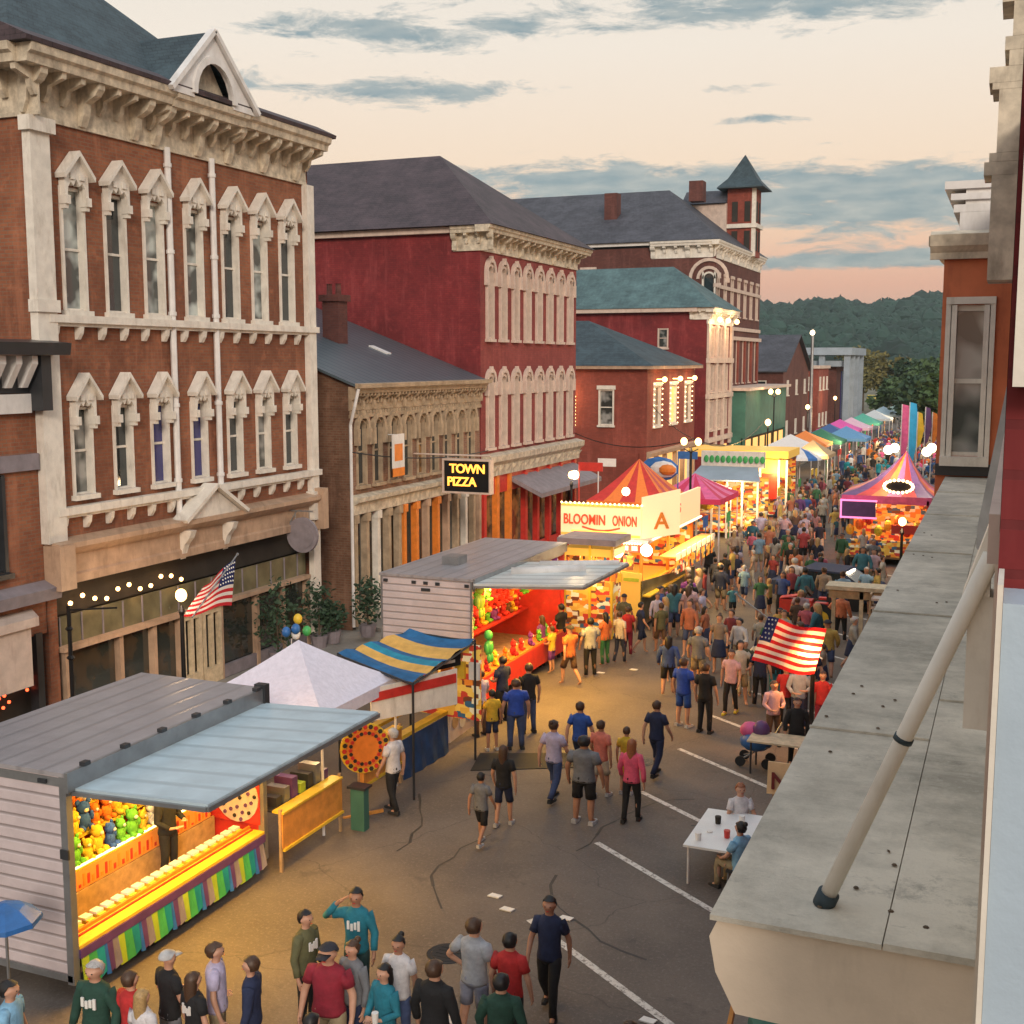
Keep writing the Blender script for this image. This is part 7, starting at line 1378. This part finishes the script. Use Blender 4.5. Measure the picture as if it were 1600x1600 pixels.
# --- walkers in the middle of the street, placed by their feet
MID = [
 ('boy in dark grey t-shirt and black shorts walking away', 752, 1320, 5, 'walk', 'grey', 'black', 1.46, 1.0, 'shorts', 0, 'short', 'hair_black', 'skin_tan'),
 ('long haired woman in black top and short denim shorts beside the boy', 787, 1290, -5, 'stroll', 'black', 'navy', 1.68, 1.0, 'shorts', 0, 'long', 'hair_brown', 'skin'),
 ('woman in lavender white top and blue jeans', 865, 1250, 10, 'walk', 'lavender', 'denim', 1.76, 1.1, 'trousers', 0, 'bun', 'hair_brown', 'skin'),
 ('broad man in dark grey shirt and black shorts with white socks', 912, 1286, 0, 'stand', 'grey', 'black', 1.83, 1.3, 'shorts', 0, 'short', 'hair_black', 'skin_tan'),
 ('woman in coral top and white shorts next to the broad man', 938, 1245, 10, 'stroll', 'coral', 'cream', 1.7, 1.0, 'shorts', 0, 'short', 'hair_brown', 'skin_tan'),
 ('man in blue printed t-shirt walking ahead of the broad man', 906, 1215, 5, 'walk', 'blue', 'navy', 1.76, 1.05, 'trousers', 0, 'short', 'hair_brown', 'skin'),
 ('child in yellow top close beside the pink top girl', 978, 1240, 0, 'stand', 'yellow', 'yellow', 1.5, .95, 'shorts', 0, 'short', 'hair_brown', 'skin'),
 ('girl with long fair hair in hot pink top and black leggings', 986, 1284, 0, 'stroll', 'pink', 'black', 1.74, 1.0, 'trousers', 1, 'long', 'hair_red', 'skin'),
 ('man in navy t-shirt and dark jeans walking away over the parking line', 1025, 1212, 15, 'walk', 'navy', 'navy', 1.75, 1.05, 'trousers', 0, 'short', 'hair_brown', 'skin'),
 ('white haired vendor in grey apron and black trousers at the prize wheel', 615, 1269, -80, 'stroll', 'white', 'black', 1.8, 1.05, 'trousers', 0, 'short', 'hair_grey', 'skin'),
 ('person in long royal blue top and blue shorts beside the parking lines', 1067, 1135, 20, 'stand', 'royal', 'blue', 1.8, 1.15, 'shorts', 0, 'short', 'hair_brown', 'skin'),
 ('tall man in black behind the royal blue top', 1101, 1145, 10, 'stand', 'black', 'black', 1.8, 1.05, 'trousers', 0, 'short', 'hair_brown', 'skin'),
 ('woman in pale pink top and black trousers with yellow shoes', 1141, 1115, 185, 'stroll', 'palepink', 'black', 1.74, 1.0, 'trousers', 0, 'short', 'hair_brown', 'skin'),
 ('grey haired man in sage shirt left of the flag', 1090, 1075, 10, 'stand', 'grey', 'khaki', 1.8, 1.2, 'shorts', 0, 'short', 'hair_grey', 'skin'),
 ('person in wide bright blue shirt queueing at the striped stand', 806, 1170, -30, 'stand', 'royal', 'denim', 1.74, 1.2, 'trousers', 0, 'short', 'hair_brown', 'skin'),
 ('child in yellow t-shirt and dark shorts at the striped stand', 769, 1172, -40, 'stand', 'yellow', 'navy', 1.5, 1.0, 'shorts', 0, 'short', 'hair_black', 'skin_tan'),
 ('woman in pale lilac top leaning at the yellow rail', 751, 1150, -60, 'hold', 'lavender', 'brown', 1.7, 1.0, 'trousers', 0, 'short', 'hair_brown', 'skin'),
 ('tall man in dark shirt behind the bright blue shirt', 826, 1145, -40, 'stand', 'black', 'denim', 1.8, 1.05, 'trousers', 0, 'short', 'hair_brown', 'skin'),
 ('man in navy shirt at the far end of the yellow rail', 785, 1128, -70, 'hold', 'navy', 'black', 1.75, 1.1, 'trousers', 0, 'short', 'hair_black', 'skin_tan'),
 ('man with orange top and plaid shorts stepping towards the second trailer', 890, 1072, -60, 'walk', 'orange', 'brown', 1.8, 1.1, 'shorts', 0, 'cap', 'hair_black', 'skin'),
 ('man in grey t-shirt and dark trousers in the middle of the yellow glow', 922, 1058, -40, 'stand', 'lightgrey', 'black', 1.8, 1.1, 'trousers', 0, 'short', 'hair_black', 'skin_tan'),
 ('woman in red and orange top near the white awning', 945, 1040, -60, 'stand', 'orange', 'green', 1.68, 1.0, 'trousers', 0, 'long', 'hair_black', 'skin'),
 ('boy in white shirt and navy trousers near the white awning', 968, 1037, 20, 'stroll', 'cream', 'navy', 1.66, 1.0, 'trousers', 0, 'short', 'hair_brown', 'skin'),
 ('girl in red top behind the white shirted boy', 980, 1025, -20, 'stand', 'red', 'darkred', 1.6, 1.0, 'trousers', 0, 'short', 'hair_brown', 'skin'),
 ('woman in long navy dress walking below the yellow counter', 1001, 1022, 60, 'walk', 'navy', 'navy', 1.7, 1.0, 'shorts', 0, 'short', 'hair_black', 'skin'),
 ('teenager in dark olive shirt and shorts below the yellow counter', 1032, 1022, -40, 'walk', 'olive', 'brown', 1.68, 1.0, 'shorts', 0, 'short', 'hair_brown', 'skin_tan'),
 ('child in neon yellow and purple top at the prize trailer counter', 862, 1052, -80, 'hold', 'yellow', 'purple', 1.45, 1.0, 'shorts', 0, 'short', 'hair_brown', 'skin'),
 ('woman in purple top playing at the second trailer', 846, 1045, -80, 'hold', 'purple', 'black', 1.66, 1.0, 'trousers', 0, 'long', 'hair_brown', 'skin'),
 ('man in black shirt playing at the second trailer', 876, 1030, -75, 'hold', 'black', 'black', 1.78, 1.1, 'trousers', 0, 'short', 'hair_black', 'skin'),
 ('large man in white t-shirt and navy jeans seen from behind near the tractor', 1240, 946, 5, 'stand', 'white', 'denim', 1.85, 1.3, 'trousers', 0, 'short', 'hair_grey', 'skin'),
 ('man in purple shirt and teal jeans at the right end of the food trailer', 1075, 974, 5, 'stand', 'purple', 'teal', 1.8, 1.1, 'trousers', 0, 'short', 'hair_brown', 'skin'),
 ('dark trousered person half hidden under the large flag', 1186, 1105, 10, 'stand', 'navy', 'black', 1.75, 1.1, 'trousers', 0, 'short', 'hair_brown', 'skin'),
 ('person in teal trousers half hidden under the large flag', 1212, 1098, 0, 'stand', 'black', 'teal', 1.72, 1.1, 'trousers', 0, 'short', 'hair_brown', 'skin'),
 ('woman in pink cardigan at the vendor table', 1207, 1165, 150, 'hold', 'palepink', 'brown', 1.62, 1.05, 'trousers', 1, 'short', 'hair_brown', 'skin'),
 ('man in grey blue hooded top behind the vendor table', 1247, 1140, 170, 'hold', 'lightgrey', 'navy', 1.72, 1.1, 'trousers', 1, 'short', 'hair_brown', 'skin'),
 ('woman in red top behind the vendor table', 1226, 1135, 190, 'stand', 'red', 'black', 1.62, 1.0, 'trousers', 0, 'short', 'hair_black', 'skin'),
 ('person in black jacket with white collar beside the lamp post foot', 1243, 1195, 160, 'stand', 'black', 'black', 1.6, 1.1, 'trousers', 1, 'short', 'hair_black', 'skin'),
 ('person in red coat right of the black lamp post', 1283, 1150, 175, 'stand', 'red', 'darkred', 1.66, 1.0, 'trousers', 1, 'short', 'hair_brown', 'skin'),
]
OCC = []
for lb, px, py, fc, ps, tp, bt_, h_, wd_, bk, lg, hr, hc_, sk in MID:
    x, y = pf(px, py); OCC.append((x, y)); person(lb, x, y, fc, ps, C_[tp], C_[bt_], h_, wd_, bk, bool(lg), hr, hc_, sk, shoe=(.6, .5, .05) if 'yellow shoes' in lb else (.55, .55, .55) if 'shorts' in bk else (.03, .03, .03), hi=py > 1110)
# seated at the white table
def stool(x, y, lb):
    t = thing('folding_chair', lb, 'chair', (x, y, 0)); mb = MB().box(x - .2, x + .2, y - .2, y + .2, .42, .455); mb.build('seat', 'dark_trim', t)
    for a in (-1, 1):
        for b_ in (-1, 1): q = MB().tube((x + a * .18, y + b_ * .18, 0), (x + a * .16, y + b_ * .16, .42), .014, n=6); q.build('leg', 'grey_metal', t)
MANX, MANY, WOMX, WOMY = -4.45, 21.95, -4.05, 20.05
SE = [('ginger haired man in white shirt seated at the white table', MANX, MANY, 150, 'white', 'grey', 'short', 'hair_red'), ('dark haired woman in light blue top seated at the white table', WOMX, WOMY, -60, 'skyblue', 'khaki', 'bun', 'hair_black'), ('small person in pale pink seated at the far side of the white table', -3.6, 22.35, 180, 'palepink', 'black', 'short', 'hair_brown'), ('person in dark shirt seated at the ledge end of the white table', -3.2, 21.0, 90, 'brown', 'black', 'short', 'hair_black')]
for lb, x, y, fc, tp, bt_, hr, hc_ in SE:
    f = R_(-fc); person(lb, x, y, fc, 'sit', C_[tp], C_[bt_], 1.72, 1.0, hair=hr, hc=hc_, z=-.42 * 1.72 / 1.78); stool(x, y, 'black folding chair under the ' + ' '.join(lb.split()[:4]))
# vendor inside the near trailer
p = X(262, 1300, -12.88); person('game vendor in black hooded top behind the near trailer counter', -12.88, p.y, 95, 'hold', C_['black'], C_['black'], 1.66, 1.1, long=True, hair='short', hc='hair_brown', z=.5)
# --- the crowd further up the street
rc = random.Random(21)
CW = {'white': C_['white'], 'black': C_['black'], 'navy': C_['navy'], 'grey': C_['grey'], 'red': C_['red'], 'blue': C_['blue'], 'teal': C_['teal'], 'pink': C_['palepink'], 'hot pink': C_['pink'], 'orange': C_['orange'], 'yellow': C_['yellow'], 'green': C_['green'], 'purple': C_['purple'], 'tan': C_['tan'], 'cream': C_['cream'], 'lavender': C_['lavender'], 'sky blue': C_['skyblue'], 'brown': C_['brown'], 'olive': C_['olive'], 'maroon': C_['darkred']}
BW = {'dark jeans': ('trousers', C_['denim']), 'black trousers': ('trousers', C_['black']), 'khaki shorts': ('shorts', C_['khaki']), 'denim shorts': ('shorts', C_['denim']), 'grey trousers': ('trousers', C_['grey']), 'black shorts': ('shorts', C_['black']), 'cream trousers': ('trousers', C_['cream']), 'dark skirt': ('skirt', C_['navy'])}
HW = {'brown hair': ('short', 'hair_brown'), 'black hair': ('short', 'hair_black'), 'long brown hair': ('long', 'hair_brown'), 'long blond hair': ('long', 'hair_blond'), 'grey hair': ('short', 'hair_grey'), 'a cap': ('cap', 'hair_black'), 'a bun': ('bun', 'hair_brown'), 'dark plait': ('long', 'hair_black')}
def zone(x, y):
    side = 'left' if x < -10.5 else 'right' if x > -7.2 else 'middle'
    if y < 38: return {'left': 'by the second trailer awning', 'middle': 'in the gap behind the flag', 'right': 'between flag and tractor'}[side]
    if y < 47: return {'left': 'at the bright food trailer counter', 'middle': 'mid street by the food trailer', 'right': 'beside the timber frame'}[side]
    if y < 60: return {'left': 'beside the orange peaked tent', 'middle': 'mid street by the crimson tent', 'right': 'before the purple striped stand'}[side]
    if y < 76: return {'left': 'before the blue canopy stall', 'middle': 'mid street by the blue canopy', 'right': 'beside the purple striped stand'}[side]
    if y < 96: return {'left': 'by the blue and white umbrella', 'middle': 'beyond the umbrella', 'right': 'below the feather flags'}[side]
    return {'left': 'far off beside the tents', 'middle': 'far off in mid street', 'right': 'far off on the right side'}[side]
labels = set(); ncrowd = 0
SOLID = [(-16, -12.3, 27, 36), (-16.5, -10.9, 36.9, 48), (-17.3, -12.6, 48, 62), (-16.2, -11.9, 61.4, 66), (-19, -12.2, 70.5, 76), (-17.5, -14, 77, 81), (-7.4, -3, 56, 62), (-7.2, -5.3, 40.6, 43), (-5.5, -2.6, 37.5, 40.2), (-8.6, -4.0, 45.2, 47.8)]
tries = 0
while ncrowd < 250 and tries < 20000:
    tries += 1
    y = 31 + (rc.random() ** 1.0) * 62
    if y < 36: x = rc.uniform(-9.4, -4.6)
    elif y < 60: x = rc.uniform(-11.6, -4.0) if rc.random() < .72 else rc.uniform(-11.6, -9)
    else: x = rc.uniform(-12.4, -3.4)
    if y > 66 and x > -4 - (y - 66) * .02: continue
    if y < 37 and rc.random() < .5: continue
    if any(a - .3 < x < b and c < y < d for a, b, c, d in SOLID): continue
    if 48 < y < 58 and -8.3 < x < -7.3 and rc.random() < .7: continue
    if any((x - a) ** 2 + (y - b) ** 2 < (.42 if y < 70 else .5) ** 2 for a, b in OCC): continue
    tn, bn, hn = rc.choice(list(CW)), rc.choice(list(BW)), rc.choice(list(HW)); zn = zone(x, y); ps = rc.choice(['stand', 'walk', 'stroll', 'stroll', 'hold', 'hips', 'stand'])
    act = {'stand': 'standing', 'walk': 'striding', 'stroll': 'strolling', 'hold': 'gesturing', 'hips': 'akimbo'}[ps]; fc = rc.choice([0, 0, 180, 180, 20, -25, 160, 200, -90, 90]) + rc.uniform(-12, 12)
    lb = f'person with {hn}, {tn} top, {bn}, {act} {zn}'
    if lb in labels or len(lb.split()) > 16: continue
    labels.add(lb); OCC.append((x, y)); ncrowd += 1
    kid = rc.random() < .14; h_ = rc.uniform(1.15, 1.45) if kid else rc.uniform(1.58, 1.86)
    person(lb, x, y, fc, ps, (lambda c, q: tuple(min(.8, (v * .72 + (c[0] + c[1] + c[2]) / 3 * .2) * q) for v in c))(CW[tn], rc.uniform(.6, 1.1)), BW[bn][1], h_, rc.uniform(.92, 1.25), BW[bn][0], rc.random() < .3, *HW[hn], skin=rc.choice(['skin', 'skin', 'skin_tan']), hi=False, group='people in the street crowd')

# the packed far end of the street: several hundred tiny figures nobody could count
mb = MB(); rf = random.Random(5); shirts = ['navy', 'paper', 'sign_grey', 'red_paint', 'blue_paint', 'purple_paint', 'pink_paint', 'orange_paint', 'green_wall', 'teal_paint', 'wood_pale', 'interior_dark', 'interior_dark', 'navy']
for k in range(430):
    y = 92 + rf.random() ** .9 * 78; x = rf.uniform(-12.6, -4.6) - (y - 92) * .012; h = rf.uniform(1.5, 1.85) / 1.75; r = rf.uniform(.19, .25); q = rf.uniform(-.12, .12)
    if rf.random() < .06: h *= .72
    sm = rf.choice(shirts); lm = rf.choice(['navy', 'interior_dark', 'dark_trim', 'wood', 'sign_grey'])
    for s in (-1, 1): mb.tube((x + s * .09, y + s * q, 0), (x + s * .08, y, .88 * h), .07, .09, 5, lm)
    mb.hull([(x + a * r * f, y + b_ * .13 * f, z * h) for z, f in ((.85, .85), (1.1, .78), (1.38, 1.0), (1.5, .35)) for a, b_ in ((-1, -.6), (0, -1), (1, -.6), (1, .6), (0, 1), (-1, .6))], [(j * 6 + i, j * 6 + (i + 1) % 6, (j + 1) * 6 + (i + 1) % 6, (j + 1) * 6 + i) for j in range(3) for i in range(6)] + [(18, 19, 20, 21, 22, 23)], sm)
    for s in (-1, 1): mb.tube((x + s * r * .95, y, 1.38 * h), (x + s * (r + .05), y + .1, .85 * h), .05, .035, 5, sm if rf.random() < .4 else 'skin')
    mb.ball((x, y, 1.62 * h), (.085, .09, .11), 7, 'skin', 5); mb.ball((x, y - .015, 1.66 * h), (.095, .10, .09), 7, rf.choice(['hair_black', 'hair_brown', 'hair_brown', 'hair_blond', 'hair_grey']), 4)
tag(mb.build('crowd', 'navy'), 'distant packed crowd filling the far end of the street between the market tents', 'crowd', kind='stuff')
# ================================================================ evening air over the street
hz = bpy.data.materials.new('haze'); hz.use_nodes = True; ht = hz.node_tree; ht.nodes.clear(); ho = ht.nodes.new('ShaderNodeOutputMaterial'); pv = ht.nodes.new('ShaderNodeVolumePrincipled'); ht.links.new(pv.outputs[0], ho.inputs['Volume'])
pv.inputs['Color'].default_value = (.62, .78, .82, 1); pv.inputs['Density'].default_value = .00022; pv.inputs['Anisotropy'].default_value = .2
MT['haze'] = hz; mb = MB().box(-2600, 2600, -350, 4100, -4, 90); tag(mb.build('haze', 'haze'), 'thin evening haze over the street and the far hill', 'haze', kind='stuff')
scene.cycles.volume_bounces = 0
